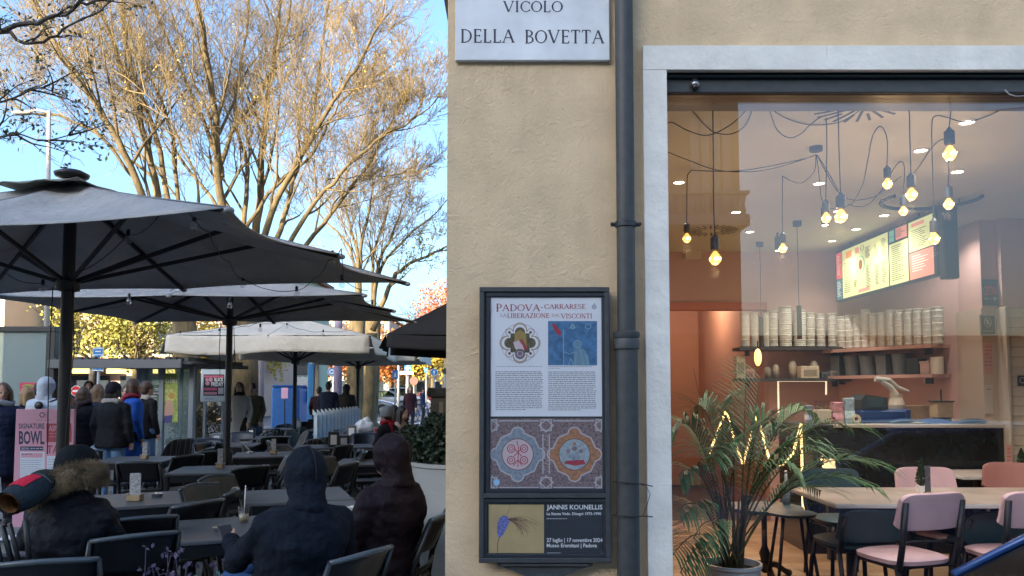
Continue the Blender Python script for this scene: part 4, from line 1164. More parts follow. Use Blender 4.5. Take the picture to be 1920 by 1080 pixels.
CH = [ # proto, px, Y, heading degrees (0 = looks away from the camera, 90 = looks left), label
 ('a', 238, 4.30, 38, 'armchair of dark plastic directly right of the fur hooded person'),
 ('a', 250, 4.85, 35, 'dark armchair just behind the one right of the fur hooded person'),
 ('a', 318, 5.35, 62, 'dark armchair drawn up to the table with the big card holder, facing left'),
 ('g', 352, 5.75, 100, 'slate grey chair seen edge on beside the nearest table'),
 ('c', 284, 8.35, 5, 'dark chair with its back square to us at the table near the blue coat'),
 ('c', 322, 9.0, 62, 'dark chair turned sideways at the right of the table near the blue coat'),
 ('c', 345, 9.9, 95, 'dark chair behind the sideways chair near the blue coat'),
 ('a', 438, 7.75, 55, 'dark armchair at the table by the second pole, turned left'),
 ('g', 440, 6.0, 250, 'slate chair facing us at an angle behind the nearest table'),
 ('g', 466, 6.6, 250, 'slate chair turned right left of the table behind the hooded man'),
 ('c', 487, 8.6, 110, 'dark chair seen from the side between two tables left of the hooded man'),
 ('c', 380, 11.4, 182, 'dark armchair with a wide low back facing the bus shelter'),
 ('c', 352, 10.7, 130, 'dark chair with pale rim left of the second pole'),
 ('c', 408, 10.6, 220, 'dark chair close against the second pole'),
 ('r', 318, 12.6, 60, 'leftmost of the two striped woven chairs by the bus shelter'),
 ('r', 333, 12.7, 60, 'right of the two striped woven chairs by the bus shelter'),
 ('c', 445, 13.2, 180, 'grey backed chair behind the second pole in front of the pale coat'),
 ('r', 492, 15.2, 55, 'striped woven chair, first of the back left row'),
 ('r', 501, 15.9, 55, 'striped woven chair, second of the back left row'),
 ('r', 512, 17.6, 60, 'striped woven chair, third of the back left row'),
 ('r', 523, 18.0, 60, 'striped woven chair, fourth of the back left row'),
 ('c', 515, 12.6, 20, 'dark chair behind the card holder table left of the third pole'),
 ('r', 495, 11.6, 300, 'woven chair on the left of the card holder table'),
 ('r', 540, 12.2, 300, 'woven chair by the cream umbrella pole'),
 ('r', 577, 12.6, 40, 'woven chair right of the cream umbrella pole'),
 ('r', 606, 13.2, 30, 'striped woven chair in the middle of the back tables'),
 ('r', 590, 16.0, 250, 'tall backed woven chair before the pale blue docks'),
 ('r', 630, 15.4, 80, 'left of two dark curved chairs before the pale blue docks'),
 ('r', 643, 15.6, 80, 'right of two dark curved chairs before the pale blue docks'),
 ('c', 588, 19.0, 180, 'slate chair back square to us before the blue post'),
 ('c', 570, 17.4, 182, 'black chair back at the foot of the blue post'),
 ('g', 650, 8.4, 245, 'slate chair with pale glints behind the plum coated person'),
 ('g', 694, 9.9, 20, 'slate chair back left of the plum hood'),
 ('r', 677, 10.9, 75, 'dark curved chair left of the slate chair back'),
 ('g', 630, 9.3, 110, 'dark grey chair under the menu box table'),
 ('c', 560, 9.6, 60, 'dark chair behind the head of the hooded man'),
 ('c', 610, 10.6, 70, 'dark chair in front of the menu box table'),
 ('r', 640, 12.9, 200, 'woven chair behind the menu box table'),
 ('c', 150, 9.2, 200, 'chair behind the beanie of the fur hooded person'),
 ('c', 205, 9.6, 280, 'chair at the left side of the table near the blue coat'),
 ('c', 590, 3.78, 60, 'dark chair carrying the hooded man'),
 ('c', 734, 4.80, 82, 'dark chair carrying the person in the plum coat'),
 ('c', 122, 3.75, 20, 'dark chair under the fur hooded person'),
 ('c', 716, 12.35, 65, 'dark chair carrying the person in the grey beanie'),
 ('c', 752, 13.3, 75, 'dark chair carrying the girl with the ponytail'),
 ('r', 548, 14.6, 120, 'woven chair just left of the cream umbrella pole, further back'),
 ('r', 566, 15.0, 240, 'woven chair just right of the cream umbrella pole, further back'),
 ('r', 480, 14.2, 80, 'woven chair at the left of the framed card table'),
 ('c', 690, 12.9, 200, 'dark chair between the menu boxes and the grey beanie'),
 ('r', 655, 16.2, 150, 'woven chair before the right end of the pale blue docks'),
 ('r', 530, 10.9, 200, 'woven chair behind the second card holder table'),
 ('c', 604, 8.0, 75, 'dark chair between the hooded man and the menu boxes'),
 ('g', 520, 7.4, 110, 'slate chair just behind the hooded man'),
 ('c', 395, 9.7, 30, 'dark chair tucked under the table beside the second pole'),
 ('r', 470, 18.8, 40, 'woven chair half hidden behind the pale coat'),
]
PC = {'a': proto_a, 'c': proto_c, 'g': proto_g, 'r': proto_r}
for (k, px, y, r_, lab) in CH:
    place(PC[k], gx(px, y), y, D(r_), lab)

# card holders, napkin boxes, glass
wood = mat('pale_wood', (.33, .24, .14), .7, var=.2, vscale=10)
card = mat('card_print', (.30, .31, .33), .5, var=.5, vscale=60)
def holder(label, px, py, Y_, h=.20, w_=.075, rz=0, cm=None):
    c = at(px, py, Y_); z = .749
    t = thing('card_holder', label, 'card holder', (c.x, Y_, z), rz, 'menu card holders on the tables')
    MB().box(-w_ * .62, w_ * .62, -.035, .035, 0, .045, bv=.006).build('foot', wood, t)
    MB().box(-w_ / 2, w_ / 2, -.004, .004, .02, h, bv=.002).build('card', cm or card, t)
    for k in (-1, 1): MB().box(k * w_ * .62 - .008, k * w_ * .62 + .008, -.037, .037, .046, .056).build('metal_clip', steel, t)
holder('tall menu card in a wooden foot on the table beside the fur hooded person', 253, 935, 5.95, .21, .085)
holder('menu card on the table in front of the blue coat', 271, 868, 9.5, .2, .06)
holder('menu card on the table beside the second pole', 413, 868, 8.4, .21, .06)
holder('menu card on the table left of the hooded man', 513, 850, 10.2, .2, .06)
def nbox(label, px, Y_, w_, h, m_, z=.751):
    t = thing('menu_box', label, 'box', (gx(px, Y_), Y_, z), .2, 'boxes standing on the tables')
    MB().box(-w_ / 2, w_ / 2, -.05, .05, 0, h, bv=.008).build('box', m_, t)
    MB().box(-w_ * .28, w_ * .28, -.054, -.0505, h * .15, h * .8).build('label_card', paper, t)
nbox('tall slate menu box on the pedestal table', 627, 11.5, .16, .22, grayp); nbox('second darker menu box right of the tall one', 646, 11.7, .17, .15, slate_d)
nbox('grey napkin box behind the second pole', 409, 12.0, .15, .17, mat('napkin_grey', (.22, .26, .30), .6)); nbox('small black framed card left of the woven chairs', 473, 13.7, .13, .16, black)
nbox('wooden menu box on the table with bags', 660, 13.9, .18, .2, mat('box_brown', (.13, .11, .09), .6)); nbox('bright small box by the cream pole', 560, 17.0, .12, .2, mat('box_pale', (.4, .5, .6), .6))
t = thing('drinking_glass', 'half full glass with a straw on the nearest table', 'glass', (gx(462, 4.95), 4.95, .749))
MB().lathe([(.028, 0), (.035, .11), (.033, .11), (.026, .008), (.001, .008)], (0, 0, 0), 16, cap=False).build('tumbler', thin_glass, t, True)
MB().tube([(0, 0, .01), (.008, .0, .24)], .004, 6).build('straw', mat('straw', (.6, .6, .55), .4), t, True)
MB().lathe([(.001, .01), (.026, .01), (.031, .06), (.001, .06)], (0, 0, 0), 14).build('drink', mat('drink', (.30, .26, .16), .2), t, True)
# table clutter where the three sit
t = thing('shopping_bag', 'crumpled pale plastic bag on the table of the three seated people', 'bag', (gx(683, 14.2), 14.2, .75))
q = MB().ell((0, 0, .14), (.19, .13, .15), 16, 10).ell((.06, 0, .28), (.07, .06, .07), 10, 7).build('bag', mat('bag_pale', (.45, .47, .50), .5, var=.2), t, True)
tx = bpy.data.textures.new('crumple', 'CLOUDS'); tx.noise_scale = .09
dm = q.modifiers.new('sub', 'SUBSURF'); dm.levels = dm.render_levels = 1
dm = q.modifiers.new('d', 'DISPLACE'); dm.texture = tx; dm.strength = .08
for k, (px, Y_, c_) in enumerate(((700, 14.5, (.6, .6, .6)), (707, 14.2, (.35, .03, .04)), (694, 14.7, (.5, .5, .5)))):
    t = thing('cup', ['white paper cup', 'red and white striped cup', 'pale tall cup'][k] + ' on the table of the three seated people', 'cup', (gx(px, Y_), Y_, .75), 0)
    MB().lathe([(.03, 0), (.042, .13), (.045, .13), (.045, .14), (.001, .14)], (0, 0, 0), 14).build('cup_body', mat('cup_%d' % k, c_, .5), t, True, auto=40)
# rounded granite bollard foot under the tables
t = thing('umbrella_weight', 'rounded grey granite stone lying under the tables', 'weight', (gx(383, 7.5), 7.5, 0))
MB().lathe([(.26, 0), (.27, .05), (.24, .10), (.15, .14), (.01, .15)], (0, 0, 0), 24).build('stone', mat('base_granite', (.10, .10, .10), .8), t, True)

# ================================================================== planter with the clipped bush, stone pillar
pt = thing('planter', 'large pale ribbed planter with a clipped dark bush at the building corner', 'planter', (-.37, 6.75, 0))
prof = [(.001, 0), (.40, 0), (.41, .02)] + [(.41 + .115 * (k / 24) ** .9 + (.0022 if k % 2 else 0), .02 + .93 * k / 24) for k in range(1, 25)] + [(.545, .96), (.545, .99), (.50, .99), (.49, .93), (.001, .93)]
MB().lathe(prof, (0, 0, 0), 40).build('pot', mat('pot_pale', (.42, .45, .47), .6, var=.08, vscale=3, bump=.2, bscale=30), pt, True, auto=50)
r_ = np.random.default_rng(3)
N = 9000; a_ = r_.normal(size=(N, 3)); a_ /= np.linalg.norm(a_, axis=1, keepdims=True)
rad = (1 - .35 * r_.random((N, 1)) ** 2) * (1 + .10 * np.sin(a_[:, :1] * 9 + a_[:, 2:3] * 7) + .07 * np.sin(a_[:, 1:2] * 15))
Pb = a_ * rad * np.array([[.56, .52, .28]]) + np.array([[-.03, 0, 1.11]])
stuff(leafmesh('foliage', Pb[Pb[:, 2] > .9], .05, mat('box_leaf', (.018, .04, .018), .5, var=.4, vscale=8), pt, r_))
MB().ell((0, 0, 1.12), (.40, .38, .24)).build('dark_core', mat('dark_inside', (.01, .012, .008), .9), pt, True)  # near-black core inside the foliage, painted as the shade between the leaves
pl_ = thing('stone_pillar', 'weathered brown stone pillar behind the clipped bush', 'pillar', (gx(826, 9.6), 9.6, 0))
pmt = mat('pillar_stone', (.10, .085, .065), .9, var=.4, vscale=3, bump=.5, bscale=20)
MB().box(-.11, .22, -.16, .16, 0, 1.50, bv=.01).build('shaft', pmt, pl_)
MB().box(-.14, .26, -.19, .19, 1.502, 1.62, bv=.012).build('capstone', mat('pillar_dark', (.035, .032, .03), .9, var=.4), pl_)
MB().box(.0, .05, -.17, -.161, .3, 1.45).build('edge_strip', mat('strip_tan', (.22, .18, .12), .8), pl_)

# lavender and low plants at the bottom edge
for k, (px, Y_, col, n_, hh, lab) in enumerate(((300, 3.35, (.09, .07, .12), 30, .90, 'straggly mauve sage stems rising at the bottom edge near the blue jeans'), (280, 3.2, (.07, .20, .13), 30, .72, 'green leafed balcony plant at the bottom edge'), (405, 3.15, (.15, .11, .07), 30, .80, 'dry brown upright stalks at the bottom edge beside the jeans'), (375, 3.3, (.10, .26, .18), 16, .86, 'pale green herb at the bottom edge before the jeans'))):
    c = at(px, 1080, Y_); t = thing('potted_plant', lab, 'plant', (c.x, Y_, 0))
    MB().lathe([(.001, .0), (.13, 0), (.17, .42), (.18, .42), (.18, .45), (.15, .45), (.15, .40), (.001, .40)], (0, 0, 0), 20).build('pot', mat('plant_pot', (.06, .05, .045), .7), t, True, auto=40)
    rr = random.Random(50 + k); sg_, Lf = [], []
    for i in range(n_):
        a_ = rr.random() * 6.28; p = Vector((rr.uniform(-.1, .1), rr.uniform(-.08, .08), .4)); d = Vector((math.cos(a_) * .3, math.sin(a_) * .3, 1)).normalized(); L_ = (hh - .4) * rr.uniform(.5, 1.05)
        for j in range(5):
            q = p + d * L_ / 5; sg_.append((p, q, .003, .0025)); d = (d + Vector((rr.gauss(0, .16), rr.gauss(0, .16), 0))).normalized(); p = q
            if k != 2 or j == 4:
                for _ in range(5): Lf.append(tuple(p + Vector((rr.gauss(0, .02), rr.gauss(0, .02), rr.gauss(0, .012)))))
    stuff(segs('stems', [tuple(s_[0]) for s_ in sg_], [tuple(s_[1]) for s_ in sg_], [s_[2] for s_ in sg_], [s_[3] for s_ in sg_], mat('stem_%d' % k, tuple(c_ * .6 for c_ in col), .8), t))
    stuff(leafmesh('leaves', np.array(Lf), .03, mat('plant_leaf_%d' % k, col, .6, var=.3, vscale=20), t, np.random.default_rng(k)))

for (px, Y_, lab) in ((300, 6.2, 'small glass ashtray on the table beside the fur hooded person'), (600, 6.2, 'small glass ashtray behind the head of the hooded man'), (420, 4.7, 'small glass ashtray on the nearest table'), (665, 5.5, 'small white saucer in front of the plum coat'), (470, 10.3, 'small white cup left of the hooded man on the far table')):
    t = thing('ashtray' if 'ashtray' in lab else 'saucer' if 'saucer' in lab else 'cup', lab, 'tableware', (gx(px, Y_), Y_, .7495))
    MB().lathe([(.001, 0), (.035, 0), (.048, .022), (.044, .022), (.034, .006), (.001, .006)], (0, 0, 0), 18).build('dish', steel if 'ashtray' in lab else white, t, True, auto=40)
    MB().lathe([(.001, .006), (.012, .006), (.016, .03), (.013, .03), (.001, .012)], (0, 0, 0), 12).build('bowl', white, t, True)
# ================================================================== people
skin = mat('skin', (.46, .27, .19), .55, var=.06, vscale=20)
def cloth(name, col, rough=.85, var=.05, bump=.25, bs=45, sheen=.2, quilt=0):
    m = mat(name, col, rough, var=var, vscale=9, sheen=0, spec=.22)
    if m.get('done'): return m
    m['done'] = 1
    n, l = m.node_tree.nodes, m.node_tree.links; b = n['Principled BSDF']; tc = n.new('ShaderNodeTexCoord'); prev = None
    lay = [(6, .8, .022, 1.6), (17, .7, .012, 1.2), (bs * 4, bump, .002, 0)]
    for sc_, st, di, ds in lay:      # creases, small folds, weave
        t = n.new('ShaderNodeTexNoise'); t.inputs['Scale'].default_value = sc_; t.inputs['Detail'].default_value = 3; t.inputs['Distortion'].default_value = ds
        l.new(tc.outputs['Object'], t.inputs['Vector']); bp = n.new('ShaderNodeBump'); bp.inputs['Strength'].default_value = min(1, st); bp.inputs['Distance'].default_value = di; l.new(t.outputs[0], bp.inputs['Height'])
        if prev: l.new(prev.outputs[0], bp.inputs['Normal'])
        prev = bp
    if quilt:
        wv = n.new('ShaderNodeTexWave'); wv.bands_direction = 'Z'; wv.inputs['Scale'].default_value = 4.2; wv.inputs['Distortion'].default_value = 2.0; wv.inputs['Detail'].default_value = 1; wv.wave_profile = 'SIN'
        l.new(tc.outputs['Object'], wv.inputs['Vector']); bp = n.new('ShaderNodeBump'); bp.inputs['Strength'].default_value = .45; bp.inputs['Distance'].default_value = .008; l.new(wv.outputs[0], bp.inputs['Height']); l.new(prev.outputs[0], bp.inputs['Normal']); prev = bp
    l.new(prev.outputs[0], b.inputs['Normal'])
    return m
HAIRC = {'brown': (.055, .030, .018), 'dark': (.012, .009, .008), 'blond': (.26, .17, .08), 'light': (.13, .08, .045)}
foldtex = bpy.data.textures.new('folds', 'CLOUDS'); foldtex.noise_scale = .11
foldtex2 = bpy.data.textures.new('quilt', 'WOOD'); foldtex2.wood_type = 'BANDNOISE'; foldtex2.noise_scale = .2; foldtex2.turbulence = 4

def fuse(mb, name, m_, parent, vox=.015, sm=4, disp=0, tex=None):
    o = mb.build(name, m_, parent, True)
    r = o.modifiers.new('fuse', 'REMESH'); r.mode = 'VOXEL'; r.voxel_size = vox; r.use_smooth_shade = True
    s_ = o.modifiers.new('smooth', 'SMOOTH'); s_.factor = .5; s_.iterations = sm
    if disp:
        d = o.modifiers.new('folds', 'DISPLACE'); d.texture = tex or foldtex; d.strength = disp; d.mid_level = .5; d.texture_coords = 'LOCAL'
    return o

def person(label, x, y, face, pose='stand', h=1.72, top=None, bot=None, shoes=(.02, .02, .02), hair='brown', hairlen=0, hat=None, hood=None, coat_len='jacket',
           scarf=None, near=False, lean=(0, 0), female=False, arms=None, legs=None, z0=0, extra=None, headturn=0, nodown=0, bulk=1.0, collar=None, stride=0, puffy=False, slump=0.0):
    """local frame: looks along -Y; face = heading in degrees (0 = towards the camera, 180 = away)"""
    k = h / 1.72
    t = thing('person', label, 'person', (x, y, z0), math.radians(face))
    V = Vector
    lx, ly = lean
    if pose == 'sit':
        pel = V((0, .02, .56)); che = V((lx * .5, .08 + ly * .5, .84)); nk = V((lx, .06 + ly, 1.04 - slump)); hd = nk + V((lx * .35, -.035 + ly * .2, .145))
    else:
        pel = V((0, 0, .95)) * k; che = V((lx * .5, ly * .5, 1.25 * k)); nk = V((lx, .01 + ly, 1.46 * k)); hd = nk + V((lx * .2, -.025 + ly * .15, .145 * k))
    sw = (.175 if female else .20) * k
    up = (nk - che).normalized()
    sh = [che.lerp(nk, .60 if pose == 'sit' else .72) + V((s_ * sw, .01, 0)) for s_ in (-1, 1)]
    A = arms or {}
    el, wr = [], []
    for i, s_ in enumerate((-1, 1)):
        a = A.get(s_)
        if a: el.append(sh[i] + V(a[0])); wr.append(el[i] + V(a[1]))
        elif pose == 'sit': el.append(sh[i] + V((s_ * .06, -.06, -.26))); wr.append(el[i] + V((-s_ * .05, -.22, -.06)))
        else: el.append(sh[i] + V((s_ * .055, .02, -.27 * k))); wr.append(el[i] + V((s_ * .0, -.07 - stride * .1 * s_, -.235 * k)))
    hp = [pel + V((s_ * .09 * k, 0, -.02)) for s_ in (-1, 1)]
    kn, an = [], []
    for i, s_ in enumerate((-1, 1)):
        lg = (legs or {}).get(s_)
        if lg: kn.append(V(lg[0])); an.append(V(lg[1]))
        elif pose == 'sit': kn.append(V((s_ * .13, -.42, .53))); an.append(V((s_ * .12, -.40 - .05 * s_, .09)))
        else: kn.append(V((s_ * .095 * k, -.03 - stride * .16 * s_, .50 * k))); an.append(V((s_ * .10 * k, .02 - stride * .26 * s_ + (stride * .08 if s_ < 0 else 0), .085 + (stride * .05 if s_ < 0 else 0))))
    vx = .010 if near else .018
    # --- body: one continuous surface from head to ankles, hands with fingers
    b = MB()
    b.ell(hd + V((0, .012, .02)) * k, (.076 * k, .094 * k, .112 * k)); b.ell(hd + V((0, -.03, -.045)) * k, (.054 * k, .058 * k, .062 * k))
    b.caps(nk - V((0, 0, .05)), hd + V((0, .015, -.06)), .056 * k, .05 * k)
    Hm = Matrix.Rotation(math.radians(headturn), 3, 'Z')
    nose = hd + Hm @ V((0, -.094, -.012)) * k; b.caps(hd + Hm @ V((0, -.078, .018)) * k, nose, .011, .014)
    for s_ in (-1, 1): b.ell(hd + Hm @ V((s_ * .076, .012, -.005)) * k, (.010, .022, .032))
    b.caps(pel, che, .105 * k, .105 * k); b.caps(che, nk - V((0, 0, .07)), .10 * k, .055 * k)
    for i in (0, 1):
        b.caps(sh[i] * .93 + che * .07, el[i], .043 * k, .036 * k); b.caps(el[i], wr[i], .036 * k, .025 * k)
        b.caps(hp[i], kn[i], .075 * k, .05 * k); b.caps(kn[i], an[i], .05 * k, .036 * k); b.caps(an[i], an[i] + V((0, -.08, -.04)), .034, .028)
        # hand
        d = (wr[i] - el[i]).normalized(); s_ = (-1, 1)[i]
        side = d.cross(V((0, -1, .3))).normalized(); nn = side.cross(d).normalized()
        pm_ = wr[i] + d * .045
        b.caps(wr[i], pm_ + d * .02, .024, .027)
        for f_ in range(4):
            o_ = side * (f_ - 1.5) * .0185; r_ = .0085 if near else .011
            base = pm_ + d * .03 + o_; ln_ = (.034, .040, .038, .030)[f_]
            j1 = base + (d * .9 - nn * .35) * ln_; j2 = j1 + (d * .6 - nn * .8) * ln_ * .8
            b.caps(pm_ + o_ * .8, base, r_ * 1.15, r_ * 1.05, 7); b.caps(base, j1, r_, r_, 7); b.caps(j1, j2, r_, r_ * .85, 7)
        th = wr[i] + d * .02 + side * (.026 * s_); b.caps(th, th + (side * s_ * .8 + d * .8).normalized() * .035, .011, .010, 7); b.caps(th + (side * s_ * .8 + d * .8).normalized() * .035, th + (side * s_ * .5 + d).normalized() * .058, .010, .0085, 7)
    fuse(b, 'body', skin, t, .0085 if near else .015, 3 if near else 2)
    # face
    m = MB(); 
    for s_ in (-1, 1): m.ell(hd + Hm @ V((s_ * .029, -.080, .012)) * k, (.011, .007, .006), 8, 6)
    m.build('eyes', mat('eye_dark', (.03, .02, .015), .3), t, True)
    MB().ell(hd + Hm @ V((0, -.083, -.052)) * k, (.021, .008, .006), 8, 6).build('mouth', mat('lips', (.35, .10, .09), .5), t, True)
    # --- trousers
    bc = bot if bot is not None else (.03, .035, .05)
    m = MB()
    m.ell(pel + V((0, .015, -.02)), (.155 * k, .12 * k, .12 * k))
    for i in (0, 1):
        m.caps(hp[i], kn[i], .10 * k * (bulk * .5 + .5), .070 * k); m.caps(kn[i], an[i] + V((0, 0, .02)), .068 * k, .058 * k)
    fuse(m, 'trousers', cloth('trouser_%02x%02x%02x' % tuple(int(c * 255) for c in bc), bc), t, vx, 4, .02 if near else .0)
    for i in (0, 1):
        m = MB(); a = an[i]; zz = max(a.z - .06, .0)
        m.loft([(a.x, a.y - .045, zz + .001, .045, .125), (a.x, a.y - .045, zz + .02, .050, .132), (a.x, a.y - .03, zz + .055, .045, .11), (a.x, a.y + .01, zz + .10, .040, .055)], 14)
        m.build('shoe', mat('shoe_%02x%02x%02x' % tuple(int(c * 255) for c in shoes), shoes, .5), t, True)
    # --- coat
    tc = top if top is not None else (.02, .02, .025)
    cm_ = cloth('coat_%02x%02x%02x%s' % (*[int(c * 255) for c in tc], 'p' if puffy else ''), tc, .85 if not puffy else .7, bump=.3, quilt=puffy)
    m = MB(); B_ = bulk; n_ = 22
    dw, dd_ = (.155, .115) if female else (.175, .125)
    if puffy: dw += .02; dd_ += .03
    dw *= B_ * k; dd_ *= B_ * k
    sy = che.lerp(nk, .72)
    if pose == 'sit':
        rings = [(pel.x, pel.y + .03, pel.z - .08, dw * 1.05, dd_ * 1.25), (pel.x, pel.y + .02, pel.z + .05, dw * 1.06, dd_ * 1.2), (*pel.lerp(che, .5), dw * 1.0, dd_ * 1.1), (*che, dw * 1.08, dd_ * 1.12), (*(sy + V((0, 0, -.03))), dw * 1.12, dd_ * 1.02), (*(sy + V((0, 0, .035))), dw * .86, dd_ * .8), (*(nk + V((0, .0, .01))), .085, .085)]
    else:
        hem = {'jacket': .80, 'hip': .88, 'long': .62, 'coat': .38}[coat_len] * k
        wid = {'jacket': 1.08, 'hip': 1.02, 'long': 1.15, 'coat': 1.28}[coat_len]
        rings = [(0, 0, hem, dw * wid, dd_ * wid * 1.1), (0, 0, hem + .06, dw * wid, dd_ * wid * 1.1), (0, 0, .97 * k, dw * 1.0, dd_ * 1.06), (*pel.lerp(che, .45), dw * .93, dd_ * .96), (*che, dw * 1.04, dd_ * 1.05), (*(sy + V((0, 0, -.04))), dw * 1.08, dd_ * .98), (*(sy + V((0, 0, .03))), dw * .82, dd_ * .78), (*(nk + V((0, .0, 0))), .08, .08)]
    m.loft(rings, n_)
    sr = (.068 if puffy else .060) * k * (.5 + B_ * .5)
    for i in (0, 1):
        m.ell(sh[i] + V((0, 0, -.02)), (sr * 1.05, sr * 1.1, sr * .95)); m.caps(sh[i] + V((0, 0, -.02)), el[i], sr, sr * .9); m.caps(el[i], wr[i] - (wr[i] - el[i]).normalized() * .0, sr * .88, sr * .68)
        m.caps(nk + V((0, .02, -.06)), sh[i] + V((0, 0, -.015)), sr * 1.15, sr * .95)
    if pose == 'sit' and coat_len == 'long':
        for i in (0, 1): m.caps(hp[i] + V((0, 0, .02)), hp[i].lerp(kn[i], .55) + V((0, 0, .02)), .12, .10)
    if hood == 'down' or collar:
        m.caps(nk + V((-.07, .03, .0)), nk + V((.07, .03, .0)), .055, .055)
    if puffy and near:
        fuse(m, 'coat', cm_, t, vx, 4, .05, foldtex)
    else:
        fuse(m, 'coat', cm_, t, vx, 4, .045 if near else .016)
    if hood == 'down':
        m = MB(); m.caps(nk + V((-.08, .07, .0)), nk + V((.08, .07, .0)), .06, .06); m.ell(nk + V((0, .10, -.04)), (.12, .07, .10))
        fuse(m, 'hood', cm_, t, vx, 3, .01)
    if collar:
        m = MB(); m.caps(nk + V((-.09, .045, .005)), nk + V((.09, .045, .005)), .05, .05); m.caps(nk + V((-.10, .02, 0)), nk + V((-.06, -.07, -.03)), .04, .03); m.caps(nk + V((.10, .02, 0)), nk + V((.06, -.07, -.03)), .04, .03)
        fuse(m, 'collar', cloth('collar_%02x%02x%02x' % tuple(int(c * 255) for c in collar), collar), t, vx, 3)
    if hood == 'up':
        m = MB(); m.ell(hd + V((0, .03, .025)), (.108, .125, .132), 20, 14); m.caps(hd + V((0, .05, -.02)), nk + V((0, .045, .02)), .098, .088)
        m.caps(nk + V((-.05, .04, -.02)), nk + V((.05, .04, -.02)), .072, .072)
        if near: m.tube([nk + V((.088 * math.cos(a_), .035 + .088 * math.sin(a_), -.004 + .012 * math.sin(2 * a_))) for a_ in [i * PI / 10 for i in range(20)]], .026, 8, closed=True)
        fuse(m, 'hood', cm_, t, vx, 3, .036 if near else .01)
        if near: MB().tube([hd + V((0, .03 + .134 * math.sin(a_), .025 + .140 * math.cos(a_))) for a_ in [.1 + i * .13 for i in range(15)]], .004, 5).build('hood_seam', mat('seam_dark', (.004, .004, .006), .8), t, True)
    if scarf is not None:
        m = MB(); m.tube([nk + V((math.cos(a_) * .088, math.sin(a_) * .085, .03 + .015 * math.sin(3 * a_))) for a_ in [i * PI / 8 for i in range(16)]], .038, 10, closed=True)
        m.caps(nk + V((.05, .10, .0)), nk + V((.07, .14, -.16)), .035, .03)
        fuse(m, 'scarf', cloth('scarf_%02x%02x%02x' % tuple(int(c * 255) for c in scarf), scarf), t, .014, 2, .01)
    # --- hair
    if hair and hood != 'up':
        hm_ = mat('hair_' + hair, HAIRC[hair], .55, var=.45, vscale=70, stretch=(6, 6, .6), bump=.4, bscale=80)
        m = MB(); c = hd + V((0, .022, .032)) * k
        m.ell(c, (.088 * k, .098 * k, .108 * k), 18, 12); m.ell(hd + V((0, .06, -.03)) * k, (.072, .055, .07))
        if hairlen > 0:
            for s_ in (-1, 0, 1):
                m.caps(hd + V((s_ * .055, .055, .02)), hd + V((s_ * .07, .065 + ly * .3, -.05 - hairlen)), .045, .035)
            for s_ in (-1, 1): m.caps(hd + V((s_ * .075, .01, .03)), hd + V((s_ * .088, -.005, -.04 - hairlen * .9)), .026, .022)
        # cut the face free: hair ends behind the brow
        o = fuse(m, 'hair', hm_, t, .011 if near else .014, 2, .012)
        o.modifiers['folds'].texture = foldtex
        cut = MB(); F = hd + Hm @ V((0, -.10, -.035)) * k; cut.ell(F, (.066, .082, .10), 16, 12)
        co = cut.build('cut_form', hm_, None)
        dg = bpy.context.evaluated_depsgraph_get(); me = bpy.data.meshes.new_from_object(o.evaluated_get(dg))
        # drop hair vertices inside the face zone
        import bmesh
        bm_ = bmesh.new(); bm_.from_mesh(me)
        dl = [v for v in bm_.verts if ((v.co.x - F.x) / .064) ** 2 + ((v.co.y - F.y) / .085) ** 2 + ((v.co.z - F.z) / .088) ** 2 < 1]
        bmesh.ops.delete(bm_, geom=dl, context='VERTS'); bm_.to_mesh(me); bm_.free()
        o.modifiers.clear(); old = o.data; o.data = me; me.name = 'hair'
        me.polygons.foreach_set('use_smooth', np.ones(len(me.polygons), bool))
        bpy.data.objects.remove(co)
    if hat:
        m = MB(); hc = hd + V((0, .02, .048)) * k
        m.loft([(hc.x, hc.y, hc.z - .035, .094, .108), (hc.x, hc.y, hc.z - .01, .097, .111), (hc.x, hc.y, hc.z + .03, .093, .106), (hc.x, hc.y + .005, hc.z + .07, .074, .085), (hc.x, hc.y + .01, hc.z + .095, .045, .052), (hc.x, hc.y + .01, hc.z + .102, .012, .014)], 22)
        m.loft([(hc.x, hc.y + .004, hc.z - .075, .090, .100), (hc.x, hc.y + .002, hc.z - .03, .098, .112), (hc.x, hc.y, hc.z + .01, .097, .110)], 22)
        fuse(m, 'beanie', cloth('beanie_%02x%02x%02x' % tuple(int(c * 255) for c in hat), hat, bs=120), t, .009 if near else .014, 2)
    t['_j'] = 0; del t['_j']
    return t, dict(hd=hd, nk=nk, wr=wr, el=el, sh=sh, kn=kn, an=an, che=che, pel=pel)

NAVY, BLK, JEAN = (.009, .014, .035), (.007, .007, .009), (.10, .19, .36)
# ---- three people sitting near us
p1, J = person('seated person in a black parka with brown fur trimmed hood and beanie', gx(164, 4.15), 4.15, 165, 'sit', top=(.005, .006, .010), bot=(.01, .01, .016), hair='dark', hat=(.005, .007, .009), hood='down', coat_len='long', near=True, lean=(.05, -.05), bulk=1.08, slump=.03, puffy=True,
  arms={-1: ((-.03, -.12, -.26), (.12, -.20, -.02)), 1: ((.10, .02, -.27), (.0, -.22, -.05))})
